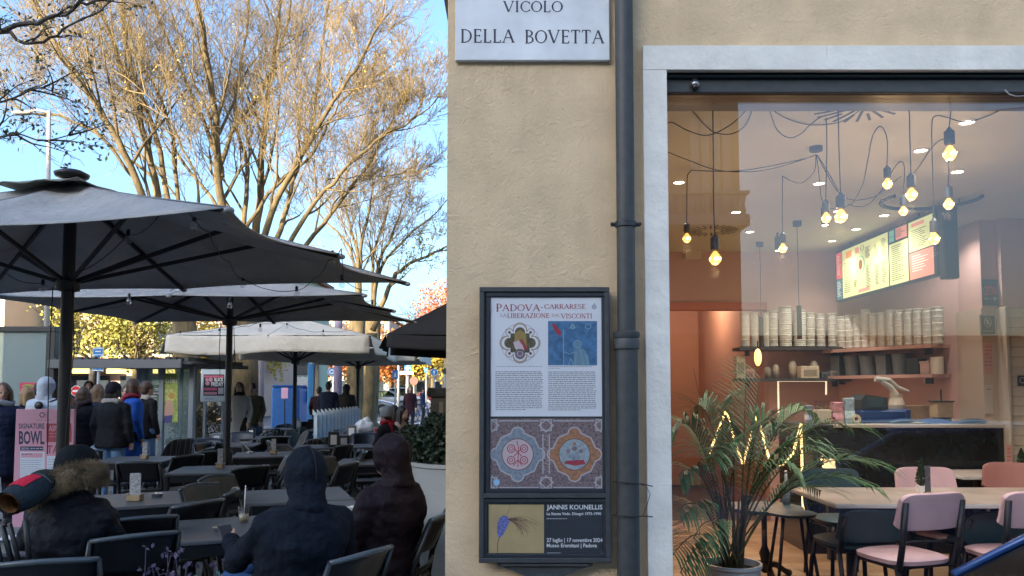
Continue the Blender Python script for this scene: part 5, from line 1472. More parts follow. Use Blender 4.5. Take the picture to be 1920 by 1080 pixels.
# fur trim: many hairs along the edge of the lowered hood
rr = np.random.default_rng(4); N = 9000
th = rr.uniform(-2.35, 2.35, N); tt = rr.uniform(0, 2 * PI, N); w1 = .056
cx = np.sin(th) * .150 - .0; cy = .055 + .12 * np.cos(th); cz = .062 + .03 * (1 + np.cos(th)) * .5 - .075 * np.sin(th)
rad_ = np.stack([np.sin(th), np.cos(th) * .8, np.zeros(N)], 1)
off = rad_ * (np.cos(tt) * w1)[:, None] + np.array([0, 0, 1.])[None] * (np.sin(tt) * w1)[:, None]
base = np.array(J['nk'])[None] + np.stack([cx, cy, cz], 1) + off * .6
dirn = off / np.linalg.norm(off, axis=1, keepdims=True) * .8 + rr.normal(0, .35, (N, 3)) + rad_ * .35 - np.array([0, 0, .25])
dirn /= np.linalg.norm(dirn, axis=1, keepdims=True)
ln_ = rr.uniform(.03, .06, N)[:, None]
fur = mat('fur', (.24, .155, .08), .9, var=.5, vscale=12, col2=(.40, .29, .17))
MB().tube([Vector(J['nk']) + Vector((math.sin(a_) * .150, .055 + .12 * math.cos(a_), .062 + .015 * (1 + math.cos(a_)) - .075 * math.sin(a_))) for a_ in [i * 2.35 / 9 for i in range(-9, 10)]], .045, 10).build('fur_base', fur, p1, True)
stuff(segs('fur_trim', base, base + dirn * ln_, np.full(N, .0016), np.full(N, .0003), fur, p1))
p2, J2 = person('person in a dark navy hooded jacket and blue jeans, hood up, looking at a phone', gx(566, 4.0) - .02, 3.98, 218, 'sit', top=(.0055, .009, .017), bot=(.04, .11, .26), hair=None, hood='up', coat_len='jacket', near=True, lean=(-.03, -.02), bulk=1.25, slump=.03,
  arms={-1: ((-.09, -.10, -.24), (.08, -.20, .05)), 1: ((.08, -.16, -.20), (-.04, -.22, .05))}, legs={-1: ((-.05, -.46, .70), (.22, -.50, .50)), 1: ((.14, -.45, .54), (.12, -.40, .09))}, shoes=(.35, .35, .36))
ph = thing('phone', 'dark smartphone held by the hooded man over the nearest table', 'phone', (0, 0, 0))
hw_ = Matrix.Rotation(math.radians(218), 4, 'Z') @ (J2['wr'][1] + Vector((-.01, -.09, .03))); hw_ = Vector(hw_) + Vector((p2.location.x, p2.location.y, 0))
ph.location = hw_; ph.rotation_euler = (math.radians(55), 0, math.radians(218))
MB().box(-.037, .037, -.004, .004, -.075, .075, bv=.004).build('phone_body', mat('phone_case', (.03, .03, .035), .3), ph); MB().box(-.034, .034, -.0052, -.0042, -.070, .070).build('screen', mat('phone_screen', (.05, .06, .08), .1), ph)
p3, J3 = person('person in a plum quilted coat with the hood up, leaning back in a chair', gx(717, 4.85), 4.72, 238, 'sit', top=(.012, .0065, .011), bot=(.02, .035, .07), hair=None, hood='up', coat_len='long', near=True, lean=(0, .05), bulk=1.08, puffy=True,
  arms={-1: ((-.05, -.05, -.27), (.08, -.24, -.06)), 1: ((.08, -.10, -.27), (-.06, -.24, -.08))})
sc_o = thing('folded_leaflet', 'white folded leaflet standing on the table in front of the plum coat', 'leaflet', (gx(700, 5.3), 5.3, .75), .4)
MB().add([(-.06, -.03, 0), (.06, -.03, 0), (.06, 0, .11), (-.06, 0, .11), (.06, .03, 0), (-.06, .03, 0)], [(0, 1, 2, 3), (3, 2, 4, 5)]).build('sheet', white, sc_o)
# ---- three at the table further back
person('person in a grey knit beanie and black coat sitting at the back table', gx(722, 12.5), 12.45, 245, 'sit', top=(.012, .012, .014), hair='dark', hat=(.22, .23, .22), near=False, scarf=(.30, .015, .025), bulk=1.1)
person('seated dark haired person just behind the grey beanie', gx(733, 13.6), 13.7, 250, 'sit', top=BLK, hair='dark', hairlen=.12, bulk=1.0, female=True)
person('young woman with long dark ponytail and beige sweater seated at the back table', gx(752, 13.3), 13.3, 60, 'sit', top=(.34, .26, .22), hair='dark', hairlen=.16, female=True, lean=(0, -.06))
# ---- standing group on the left
person('woman with curly brown hair, glasses and a navy padded coat at the left edge', gx(6, 9.0), 9.0, 20, h=1.66, top=(.010, .018, .05), bot=(.02, .02, .03), hair='light', hairlen=.14, female=True, coat_len='long', puffy=True, headturn=20, scarf=(.35, .40, .45), bulk=1.15)
person('blonde woman in black standing beside the padded navy coat', gx(50, 11.6), 11.6, 260, h=1.62, top=BLK, hair='blond', hairlen=.10, female=True)
person('dark haired person just left of the white hooded jacket', gx(73, 13), 13.0, 200, h=1.70, top=(.02, .02, .025), hair='dark')
t, Jw = person('person in a white hooded padded jacket with a black bag strap, back turned', gx(90, 10.6), 10.6, 172, h=1.74, top=(.40, .46, .54), bot=(.03, .03, .04), hair=None, hood='up', coat_len='jacket', puffy=True, bulk=1.1, lean=(.0, .02))
MB().tube([Jw['sh'][0] + Vector((-.02, .02, .06)), Jw['che'] + Vector((-.02, .19, .10)), Jw['che'] + Vector((.15, .17, -.15)), Jw['pel'] + Vector((.22, .06, .05))], .014, 8).build('bag_strap', black, t, True)
MB().ell(Jw['che'] + Vector((-.04, .20, .12)), (.06, .035, .055)).build('strap_pad', black, t, True)
person('person with brown hair in a long black padded coat and grey trousers', gx(157, 11.2), 11.2, 200, h=1.62, top=(.007,.008,.012), bot=(.20, .20, .20), hair='brown', hairlen=.05, coat_len='long', female=True, bulk=1.15, puffy=True, scarf=(.04, .03, .03))
person('long haired woman in a navy coat with a pale hand bag, among the standing group', gx(184, 11.8), 11.8, 185, h=1.66, top=(.012, .018, .05), bot=(.02, .02, .03), hair='light', hairlen=.20, coat_len='long', female=True, bulk=1.0)
person('person with dark beanie, charcoal jacket with pale collar and light jeans', gx(213, 10.9), 10.9, 178, h=1.68, top=(.010, .013, .018), bot=(.13, .25, .44), hair='dark', hairlen=.03, hat=(.012, .012, .022), coat_len='jacket', bulk=1.2, collar=(.30, .29, .28), shoes=(.3, .3, .32))
person('woman in a long bright blue coat and dark red scarf', gx(250, 11.4), 11.4, 140, h=1.74, top=(.02, .10, .46), bot=(.02, .02, .03), hair='brown', hairlen=.04, coat_len='coat', female=True, bulk=1.12, scarf=(.22, .02, .04), headturn=-30)
person('person in black jacket with fluffy grey collar and jeans, right of the blue coat', gx(276, 12.6), 12.6, 150, h=1.72, top=(.008,.008,.01), bot=(.13, .24, .40), hair='brown', collar=(.33, .31, .27), coat_len='jacket')
person('face of a person between the beanie and the blue coat, further back', gx(238, 13.6), 13.6, 20, h=1.66, top=NAVY, hair='brown')
person('dark haired man half hidden behind the long haired woman', gx(166, 14.5), 14.5, 30, h=1.74, top=(.20, .06, .05), hair='dark')
hb = thing('pale_bag', 'small pale blue carrier bag in the hand of the standing group', 'bag', (gx(181, 10.9), 10.9, .62))
MB().lathe([(.001, 0), (.07, .01), (.09, .08), (.06, .17), (.02, .2), (.001, .2)], (0, 0, 0), 12, sy=.6).build('bag', mat('bag_blue', (.42, .52, .60), .5, var=.2), hb, True)
# ---- walking people
person('woman in a long pale grey coat over black walking towards us', gx(449, 16.6), 16.6, 5, h=1.74, top=(.40, .39, .37), bot=(.02, .02, .02), hair='dark', hairlen=.06, coat_len='coat', female=True, stride=.6, scarf=(.01, .01, .012), bulk=1.0)
person('man in an olive jacket and jeans walking beside the woman in the pale coat', gx(474, 17.4), 17.4, -8, h=1.72, top=(.10, .095, .055), bot=(.05, .08, .14), hair='dark', coat_len='jacket', stride=.6, bulk=1.15)
person('broad man in a navy jacket seen from behind near the blue docks', gx(616, 22), 22, 180, h=1.80, top=(.012, .018, .04), bot=(.02, .02, .03), hair='dark', coat_len='jacket', bulk=1.3, stride=.3)
person('person in dark clothes left of the broad navy jacket', gx(599, 22.5), 22.5, 180, h=1.66, top=(.03, .012, .016), hair='dark', bulk=1.1)
person('person in a dark hooded coat standing before the tree trunk by the docks', gx(650, 22), 22, 175, h=1.72, top=(.018, .018, .016), hair=None, hood='up', bulk=1.2)
person('woman in a dark maroon coat walking along the road', gx(769, 30), 30, 10, h=1.72, top=(.035, .012, .018), bot=(.02, .015, .02), hair='brown', hairlen=.08, coat_len='long', female=True, stride=.8, bulk=1.1)
person('cyclist in blue standing with a bicycle by the far crossing', gx(793, 36), 36, 90, h=1.7, top=(.03, .05, .10), hair='dark')
person('person in red walking on the far pavement', gx(590, 34), 34, 0, h=1.7, top=(.45, .03, .03), hair='dark')

# ================================================================== pink poster stand
ps = thing('poster_stand', 'pink poster stand headed SIGNATURE BOWL behind the first umbrella pole', 'sign', (gx(83, 7.6), 7.6, 0))
pa, pb = at(30, 767, 7.6), at(136, 900, 7.6)
pk = mat('poster_pink', (.60, .33, .46), .6)
MB().box(pa.x, pb.x, 7.6, 7.63, .12, pa.z, bv=.004).build('board', pk, ps, world=True)
MB().box(pa.x + .05, pa.x + .1, 7.55, 7.75, 0, .12).box(pb.x - .1, pb.x - .05, 7.55, 7.75, 0, .12).build('feet', black, ps, world=True)
pq = Print(lambda u, v: at(u, v, 7.6), (0, -1, 0), ps)
nvy = mat('poster_navy', (.03, .045, .11), .6); dkr = mat('poster_red', (.38, .07, .10), .6); pal = mat('poster_pale', (.60, .70, .85), .6)
pq.ring(79, 778, 4.2, 1.6, nvy); pq.ring(88, 780.5, 2.6, .8, nvy); pq.line([(87, 778), (85, 773.5)], .8, nvy); pq.disc(89, 773.5, 1, nvy); pq.words(68, 787.5, 97, nvy, 1.3)
pq.text('SIGNATURE', 35, 803.5, 83.5, 794, nvy, bold=.02); pq.text('BOWL', 35.5, 832, 83.5, 808.5, nvy, bold=.03)
pq.rect(38, 844.5, 81, 837, nvy, 1); pq.text('BOWL', 41, 843, 55, 839, pal, 2); pq.words(57, 840.8, 80, pal, 2)
pq.rect(38, 895, 84, 847, pal, 1); pq.rect(39.5, 858, 80, 849.5, pk, 2); pq.words(41, 851.5, 60, nvy, 2.2, 3)
for k in range(8): pq.words(40, 863 + k * 4, 81, inkg, 1.3, 3, last=random.uniform(.8, 1))
pq.rect(87, 829, 134, 794, dkr, 1); pq.text('ASPORTO', 92, 808, 131, 798, pk, 2, bold=.02); pq.words(93, 813, 126, pk, 1.6); pq.words(93, 819, 126, pk, 1.6)
pq.text('TAKE', 88, 850, 131, 835, dkr, 2, bold=.02); pq.rect(88, 895, 132, 855, pal, 1)
for k in range(6): pq.words(90, 861 + k * 5, 129, inkg, 1.3, 3)
pq.end()

# ================================================================== pushchair, lower left
pc = thing('pushchair', 'dark pushchair with a red striped hood and tan lining at the lower left edge', 'pushchair', (gx(30, 3.95), 3.95, 0))
hx, hz = gx(30, 3.95), 1.6 - 205 / 1443 * 3.95
navyf = cloth('pushchair_fabric', (.022, .032, .042)); redf = cloth('pushchair_red', (.55, .02, .05)); greyf = cloth('pushchair_grey', (.10, .11, .12)); tanf = cloth('pushchair_lining', (.22, .10, .04), bump=.6, bs=18)
c0 = at(14, 945, 3.75); ax_ = (at(106, 893, 4.05) - c0); axn = ax_.normalized(); ln_ = ax_.length
sd_ = axn.cross(Vector((0, 0, 1))).normalized(); upn = sd_.cross(axn).normalized()
def hoodpt(f, a_, r=.0): 
    R = .074 + .030 * math.sin(min(1, f * 1.15) * PI) - .02 * f + r
    return c0 + axn * ln_ * f + sd_ * math.cos(a_) * R * .9 + upn * math.sin(a_) * R * .78
for (nm, f0, f1, a0, a1, m_, rr_) in (('hood_shell', 0, 1.0, 0, 2 * PI, navyf, 0), ('red_panel', .20, .58, 1.0, 2.3, redf, .004), ('grey_panel', .60, .95, .3, 1.6, greyf, .005), ('hood_rim', 0, .05, 0, 2 * PI, navyf, .004)):
    q = MB().grid(lambda u, v: hoodpt(f0 + (f1 - f0) * v, a0 + (a1 - a0) * u, rr_), 26, 12).build(nm, m_, pc, True, world=True)
q = MB().grid(lambda u, v: hoodpt(.01 + .9 * v, 2 * PI * u, -.012), 26, 10).build('lining', tanf, pc, True, world=True)
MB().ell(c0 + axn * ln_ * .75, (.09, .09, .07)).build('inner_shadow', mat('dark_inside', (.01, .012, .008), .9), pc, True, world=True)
for (a_, b_, r_) in (((4, 985), (30, 1085), .013), ((18, 982), (44, 1088), .011), ((48, 975), (58, 1090), .013), ((-10, 1000), (10, 1100), .014)):
    MB().tube([at(*a_, 3.8), at(*b_, 3.85)], r_, 8).build('frame_tube', black, pc, True, world=True)
for (px, Y_) in ((20, 3.7), (62, 4.2)):
    w_ = MB().tube([(gx(px, Y_) , Y_ + .12 * math.cos(a_), .125 + .12 * math.sin(a_)) for a_ in [i * PI / 10 for i in range(20)]], .02, 8, closed=True); w_.build('wheel', black, pc, True, world=True)
MB().box(gx(-20, 3.9), gx(60, 3.9), 3.75, 4.1, .35, .38, bv=.01).build('basket', navyf, pc, world=True)
# blue menu stack on the table corner
t = thing('paper_stack', 'stack of pale papers on the table behind the pushchair', 'papers', (gx(50, 4.45), 4.45, .75), .2)
for k in range(3): MB().box(-.1, .1, -.07, .07, .004 * k, .0035 + .004 * k).build('sheet', paper, t).rotation_euler = (0, 0, .1 * k)
# ================================================================== far side of the square and the street
def car(label, x, y, rz, col, L_=4.2, W=1.74, H=1.45, seats=False, group=None, glassm=None):
    """front towards -X locally"""
    t = thing('parked_car', label, 'car', (x, y, 0), rz, group)
    pm_ = mat('car_paint_%02x%02x%02x' % tuple(int(c * 255) for c in col), col, .28, metal=.2, coat=.8, spec=.5)
    gm = glassm or (glass('car_glass_dark', (.13, .17, .15), 1.3) if seats else glass('car_glass', (.30, .37, .33), 1.13))
    rub = mat('rubber', (.015, .015, .016), .8); rim = mat('rim', (.42, .43, .45), .3, metal=.9); dk = mat('car_trim', (.012, .012, .014), .5)
    hw = W / 2
    # lower body as cross-sections along the length
    secs = [(0, .30, .55, .58), (.06, .22, .66, .74), (.35, .19, .76, .92), (.95, .18, .90, .98), (1.15, .18, .95, .99), (2.0, .18, .955, 1.0), (3.0, .18, .965, 1.0), (3.75, .20, .97, .98), (4.05, .24, .90, .90), (4.2, .34, .78, .72)]
    m = MB(); NX = 24; rings = []
    def prof(f):
        for i in range(len(secs) - 1):
            if secs[i][0] <= f <= secs[i + 1][0]:
                u = (f - secs[i][0]) / (secs[i + 1][0] - secs[i][0]); return [secs[i][j] + (secs[i + 1][j] - secs[i][j]) * u for j in (1, 2, 3)]
    xs = sorted(set([s_[0] for s_ in secs] + [4.2 * i / NX for i in range(NX + 1)]))
    vs = []; n = 14
    for f in xs:
        z0, z1, wf = prof(f); w_ = hw * wf
        P_ = [(-w_ * .86, z0), (-w_ * .97, z0 + .10), (-w_, z0 + .25), (-w_ * .995, z1 - .22), (-w_ * .965, z1 - .07), (-w_ * .90, z1 - .015), (-w_ * .5, z1 + (.02 if f < 1 else 0)),
              (w_ * .5, z1 + (.02 if f < 1 else 0)), (w_ * .90, z1 - .015), (w_ * .965, z1 - .07), (w_ * .995, z1 - .22), (w_, z0 + .25), (w_ * .97, z0 + .10), (w_ * .86, z0)]
        vs += [(f * L_ / 4.2, a_, b_) for a_, b_ in P_]
    fs = []
    for i in range(len(xs) - 1):
        f = (xs[i] + xs[i + 1]) / 2
        for k in range(n):
            if k == 6 and 1.2 < f < 3.8: continue         # open cabin
            fs.append((i * n + k, i * n + (k + 1) % n, (i + 1) * n + (k + 1) % n, (i + 1) * n + k))
    fs += [tuple(range(n)), tuple((len(xs) - 1) * n + k for k in range(n))[::-1]]
    m.add(vs, fs); m.build('body', pm_, t, True, auto=35)
    s_ = L_ / 4.2; T = H - .045
    A = [(1.05 * s_, hw * .88, .945), (1.85 * s_, hw * .72, T)]; B_ = [(2.55 * s_, hw * .93, .95), (2.62 * s_, hw * .74, T + .03)]; C_ = [(3.95 * s_, hw * .84, .95), (3.45 * s_, hw * .68, T - .02)]
    def mir(p): return (p[0], -p[1], p[2])
    roofp = [A[1], B_[1], C_[1]]
    m = MB(); m.grid(lambda u, v: (A[1][0] + (C_[1][0] - A[1][0]) * v, (2 * u - 1) * hw * (.72 - .04 * v), T - .02 * v + .045 * math.sin(PI * min(1, v + .0)) + .03 * (1 - (2 * u - 1) ** 2)), 10, 10)
    q = m.build('roof', pm_, t, True); q.modifiers.new('s', 'SOLIDIFY').thickness = .02
    for f_ in (1, -1):
        g_ = (lambda p: p) if f_ == 1 else mir
        for (pp, r_, mm) in ((A, .019 if seats else .03, pm_), (B_, .026, dk), (C_, .045, pm_)): MB().tube([g_(pp[0]), tuple(Vector(g_(pp[0])).lerp(Vector(g_(pp[1])), .5) + Vector((0, f_ * .012, .012))), g_(pp[1])], r_, 8).build('pillar', mm, t, True)
        MB().add([g_(A[0]), g_(B_[0]), g_(B_[1]), g_(A[1])], [(0, 1, 2, 3)]).build('side_window', gm, t); MB().add([g_(B_[0]), g_(C_[0]), g_(C_[1]), g_(B_[1])], [(0, 1, 2, 3)]).build('side_window', gm, t)
        MB().tube([g_(A[1]), g_(B_[1]), g_(C_[1])], .022, 6).build('roof_rail', pm_, t, True)
        if not seats: MB().ell((1.32 * s_, f_ * (hw + .10), .99), (.06, .09, .065)).build('mirror', pm_, t, True)
        MB().box(.03, .30, f_ * hw * .55 - .14, f_ * hw * .55 + .14, .58, .70, bv=.03).build('headlight', mat('lamp_glass', (.7, .72, .75), .1), t)
        MB().box(4.04 * s_, 4.18 * s_, f_ * hw * .66 - .10, f_ * hw * .66 + .10, .70, .88, bv=.02).build('tail_light', mat('tail_red', (.4, .01, .01), .2), t)
        for xx in (.78, 3.38):
            wo = MB().lathe([(.001, -.10), (.20, -.10), (.285, -.09), (.30, -.06), (.30, .06), (.285, .09), (.20, .10), (.001, .10)], (0, 0, 0), 24, M=Matrix.Translation((xx * s_, f_ * (hw - .10), .30)) @ Matrix.Rotation(PI / 2, 4, 'X')).build('wheel', rub, t, True, auto=50)
            MB().lathe([(.001, .105), (.05, .112), (.07, .104), (.18, .108), (.195, .112), (.2, .10)], (0, 0, 0), 20, M=Matrix.Translation((xx * s_, f_ * (hw - .10), .30)) @ Matrix.Rotation(-f_ * PI / 2, 4, 'X')).build('rim', rim, wo, True, auto=30)
            MB().lathe([(.31, -.0), (.345, .012), (.345, .03), (.31, .03)], (0, 0, 0), 24, cap=False, M=Matrix.Translation((xx * s_, f_ * (hw - .012), .30)) @ Matrix.Rotation(-f_ * PI / 2, 4, 'X')).build('wheel_arch', dk, t, True)
    MB().add([A[0], A[1], mir(A[1]), mir(A[0])], [(0, 1, 2, 3)]).build('windscreen', gm, t)
    MB().add([C_[0], C_[1], mir(C_[1]), mir(C_[0])], [(0, 1, 2, 3)]).build('rear_window', gm, t)
    MB().box(-.012, .02, -.45, .45, .30, .46, bv=.01).build('grille', dk, t); MB().box(-.03, -.014, -.26, .26, .36, .47, bv=.003).build('number_plate', white, t)
    if seats:
        sm_ = mat('seat_cloth', (.02, .022, .028), .9)
        for xx in (2.0, 3.0):
            for yy in (-.36, .36):
                m = MB(); m.box(xx * s_, xx * s_ + .5, yy - .24, yy + .24, .45, .60, bv=.05); so_ = m.build('seat', sm_, t, False)
                MB().cbox((xx * s_ + .55, yy, .82), (.14, .46, .55), 0, .05).build('seat_back', sm_, so_); MB().ell((xx * s_ + .60, yy, 1.17), (.06, .14, .10)).build('headrest', sm_, so_, True)
        MB().box(1.2, 1.62, -.68, .68, .72, .93, bv=.06).build('dashboard', dk, t)
        MB().tube([(1.72 + .05 * math.sin(a_), .36 + .18 * math.cos(a_), .90 + .17 * math.sin(a_)) for a_ in [i * PI / 10 for i in range(20)]], .014, 6, closed=True).build('steering_wheel', dk, t, True)
    return t
car('blue car parked close to the shop window at the lower right corner', .67, 2.28, 0, (.012, .06, .22), seats=True).scale = (1, 1, .93)
kc = car('grey hatchback side on across the road behind the pole', gx(739, 50), 51, PI, (.22, .22, .20), L_=4.3)
car('white car parked beyond the grey hatchback', gx(768, 66), 68, PI, (.62, .60, .55), L_=4.4, H=1.5)
car('white van like car behind, its windows at head height of the walking woman', gx(790, 72), 78, PI, (.6, .6, .6), L_=4.6, H=1.75)
car('red car far right behind the round blue sign', gx(850, 82), 84, PI, (.4, .03, .03), L_=4.2)

def win_building(name, label, x0, x1, y0, y1, H, wallm, rows, cols, ww, wh, z0=1.2, dz=3.1, shut=None, roofc=(.25, .10, .06), ground=None):
    t = thing(name, label, 'building', ((x0 + x1) / 2, y0, 0))
    MB().box(x0, x1, y0, y1, 0, H).build('wall', wallm, t, world=True)
    MB().box(x0 - .4, x1 + .4, y0 - .5, y1, H + .002, H + .25).build('roof', mat('roofc', roofc, .9), t, world=True)
    MB().box(x0 - .08, x1 + .08, y0 - .12, y0 - .002, H - .35, H - .05).build('cornice', mat('pale_trim', (.5, .46, .38), .8), t, world=True)
    gl = mat('far_window_glass', (.03, .04, .05), .12)
    for r in range(rows):
        for c in range(cols):
            cx = x0 + (x1 - x0) * (c + .5) / cols; zz = z0 + r * dz
            f = MB(); f.box(cx - ww / 2 - .08, cx - ww / 2, y0 - .06, y0 - .002, zz, zz + wh).box(cx + ww / 2, cx + ww / 2 + .08, y0 - .06, y0 - .002, zz, zz + wh).box(cx - ww / 2 - .08, cx + ww / 2 + .08, y0 - .07, y0 - .002, zz + wh, zz + wh + .1).box(cx - ww / 2 - .12, cx + ww / 2 + .12, y0 - .12, y0 - .002, zz - .1, zz)
            f = f.build('window', mat('pale_trim', (.5, .46, .38), .8), t, world=True)
            q = MB().box(cx - ww / 2, cx + ww / 2, y0 - .02, y0 - .003, zz, zz + wh).build('pane', gl, f); q.data.transform(Matrix.Translation(-wloc(t)))
            if shut and (r + c) % 2:
                for s_ in (-1, 1):
                    q = MB().box(cx + s_ * (ww * .75) - ww * .24, cx + s_ * (ww * .75) + ww * .24, y0 - .11, y0 - .075, zz, zz + wh).build('shutter', shut, f); q.data.transform(Matrix.Translation(-wloc(t)))
    return t
cream = mat('cream_plaster', (.60, .52, .40), .9, var=.06, vscale=1)
win_building('pale_building', 'bright cream building at the far left above the glass panel', -46, -24.5, 37, 50, 10, cream, 3, 6, 1.1, 1.7, shut=mat('shutter_brown', (.16, .10, .06), .7))
win_building('pink_building', 'pinkish building with awnings behind the yellow trees', -24, -14.6, 40, 52, 9.5, mat('rose_plaster', (.52, .36, .27), .9, var=.06, vscale=1), 3, 4, 1.0, 1.6, z0=3.4, dz=2.9)
win_building('green_building', 'pale green building beside the yellow trees', -22.3, -15.5, 55, 65, 10, mat('green_plaster', (.42, .48, .34), .9, var=.05), 3, 3, 1.2, 1.7, z0=4)
win_building('low_building', 'long low ochre building at the end of the street', -18, 14, 118, 128, 7, mat('ochre_far', (.50, .36, .20), .9), 2, 12, 1.2, 1.6)
win_building('far_palace', 'tall pale palace far away beyond the trees', -60, -20, 125, 140, 13, mat('palace_far', (.52, .46, .38), .9), 4, 14, 1.3, 1.8)
aw = thing('shop_awning', 'yellow shop awning under the pink building', 'awning', (-20, 39.9, 0))
for k in range(3):
    x_ = -23.4 + k * 3.0
    MB().add([(x_, 39.98, 3.2), (x_ + 2.6, 39.98, 3.2), (x_ + 2.6, 38.7, 2.6), (x_, 38.7, 2.6), (x_, 38.7, 2.4), (x_ + 2.6, 38.7, 2.4)], [(0, 1, 2, 3), (3, 2, 5, 4)]).build('canvas', mat('awning_yellow', (.62, .48, .16), .8), aw, world=True)
    MB().box(x_ + .1, x_ + 2.5, 39.9, 39.98, .2, 2.3).build('shop_window', mat('far_window_glass', (.03, .04, .05), .12), aw, world=True)

# leafy trees: trunk, limbs, leaf cloud
def leaf_tree(label, x, y, h, r, lm, n, seed, size=.22, base=1.8, sx=1.0, trunk_r=.16, holes=.5):
    t = thing('autumn_tree', label, 'tree', (x, y, 0)); rr = random.Random(seed)
    MB().tube([(0, 0, -.1), (.05, 0, base), (0, .05, h * .62)], [trunk_r * 1.4, trunk_r, trunk_r * .4], 9).build('trunk', barkd if seed % 2 else bark, t, True)
    out, tips = [], []
    for k in range(9):
        a_ = rr.random() * 6.28
        grow((0, 0, base + (h * .5 - base) * rr.random()), Vector((math.cos(a_), math.sin(a_), .9)), r * .95, trunk_r * .35, 1, out, tips, .6, .1, (2, 3), 3, rr)
    stuff(segs('branches', [tuple(s_[0]) for s_ in out], [tuple(s_[1]) for s_ in out], [max(s_[2], .012) for s_ in out], [max(s_[3], .01) for s_ in out], barkd if seed % 2 else bark, t, 4))
    g_ = np.random.default_rng(seed)
    C_ = []
    for k in range(int(34)):
        v = g_.normal(size=3); v /= np.linalg.norm(v); q = v * g_.uniform(.35, .95) * np.array([r * sx, r, (h - base) * .5]) + np.array([0, 0, base + (h - base) * .52]); C_.append(q)
    C_ = np.array(C_); k = g_.integers(0, len(C_), n)
    P_ = C_[k] + g_.normal(0, 1, (n, 3)) * r * .17
    stuff(leafmesh('leaves', P_, size, lm, t, g_, asp=.8))
    return t
leaf_tree('yellow green tree behind the bus shelter, left of the two', gx(172, 34), 34, 6.9, 1.9, leafyg, 5200, 3, .14, 2.6)
leaf_tree('bright yellow green tree behind the bus shelter, right of the two', gx(252, 33), 33, 6.5, 1.5, leafyg, 4600, 4, .14, 2.2)
leaf_tree('low yellow tree between the billboard and the cream umbrella', gx(398, 38), 38, 5.2, 2.2, leafy, 4200, 5, .16, 1.9)
leaf_tree('yellow tree behind the two walkers', gx(470, 46), 46, 6.5, 2.6, leafy, 3600, 6, .2, 2.2)
for k, (px, Y_, h, r, m_, lab) in enumerate(((525, 88, 9, 4.2, leafo, 'orange autumn tree above the blue container'), (610, 92, 10, 4.6, leafo, 'rust orange autumn tree behind the round direction sign'), (560, 100, 8, 4, leafy, 'yellow autumn tree right of the blue post'), (700, 90, 8.5, 4.0, leafo, 'vivid orange tree above the white cars'), (655, 104, 9, 4.5, leafy, 'golden tree behind the dark trunk by the docks'), (760, 96, 9, 4.5, leafo, 'orange tree behind the walking woman'), (810, 88, 9.5, 3.4, leafy, 'tall yellow tree at the building corner above the round blue sign'), (735, 112, 8, 4.5, bark and leafyg, 'dull green yellow tree at the end of the road'), (430, 96, 9, 4.5, leafyg, 'green yellow tree behind the thick trunk'))):
    leaf_tree(lab, gx(px, Y_), Y_, h, r, m_, 3600, 40 + k, .34, 2.2, trunk_r=.2)
leaf_tree('red orange tree crown against the blue sky beside the building corner', gx(836, 52), 52, 9.3, 2.3, mat('leaf_red', (.50, .13, .035), .6, var=.3, vscale=1), 3600, 77, .16, 4.2)

# ------------------------------------------------------------------ big glazed panel, left edge
gp = thing('advert_panel', 'large dark framed glass display panel at the left edge above the people', 'display panel', (gx(30, 14), 14, 0))
a, b = at(-60, 612, 14), at(98, 790, 14)
fr = mat('panel_frame', (.035, .04, .042), .5)
for (x0, x1, z0, z1) in ((a.x, b.x, a.z - .10, a.z), (b.x - .17, b.x, .35, a.z - .10), (a.x, b.x, .35, .45)):
    MB().box(x0, x1, 14.0, 14.16, z0, z1, bv=.01).build('frame', fr, gp, world=True)
MB().box(a.x, b.x - .17, 14.05, 14.06, .45, a.z - .10).build('pane', glass('panel_glass', (.75, .85, .85), 1.5, extra=.12, haze=.55, hazecol=(.38, .47, .47)), gp, world=True)
MB().box(b.x - .14, b.x - .04, 14.02, 14.12, 0, .35).box(a.x, a.x + .1, 14.02, 14.12, 0, .35).build('feet', fr, gp, world=True)
rp = thing('red_poster', 'red and pink poster with a yellow green word on the glass panel', 'poster', (gx(52, 13.9), 13.9, 1.6))
a, b = at(37, 717, 13.9), at(68, 765, 13.9)
MB().box(a.x, b.x, 13.9, 13.91, b.z, a.z).build('sheet', mat('poster_hotpink', (.55, .06, .12), .5), rp, world=True)
q = Print(lambda u, v: at(u, v, 13.9), (0, -1, 0), rp)
q.disc(52.5, 724, 10.5, mat('poster_lime', (.35, .42, .05), .5), 1, ry=3.2); q.words(44, 724, 61, nvy, 2.4, 2); q.words(45, 731, 60, dkr, 2, 2); q.words(44, 737, 61, dkr, 2, 2); q.end()

# ------------------------------------------------------------------ bus shelter
bs = thing('bus_shelter', 'glazed bus shelter with a dark slatted roof and posters behind the blue coat', 'bus shelter', (gx(310, 15), 15, 0))
SYf, SYb = 14.4, 16.6
def bx(px, Y_): return gx(px, Y_)
zt = at(300, 686, SYf).z
shg = mat('shelter_grey', (.20, .24, .28), .5); shd = mat('shelter_dark', (.05, .055, .055), .6, var=.3, vscale=20)
x0, x1 = bx(262, SYf), bx(368, SYf)
for px in (272, 304, 360): MB().box(bx(px, SYf) - .045, bx(px, SYf) + .045, SYf - .04, SYf + .04, 0, zt, bv=.008).build('post', shg, bs, world=True)
MB().box(bx(262, SYf) - .12, bx(262, SYf) + .10, SYf + .1, SYf + .3, 0, zt, bv=.01).build('wide_post', mat('shelter_blue', (.22, .28, .36), .5), bs, world=True)
for px in (340, 366): MB().box(bx(px, SYb) - .035, bx(px, SYb) + .035, SYb - .03, SYb + .03, 0, zt, bv=.008).build('post', shg, bs, world=True)
rx0, rx1 = bx(172, 15.4), x1 + .12
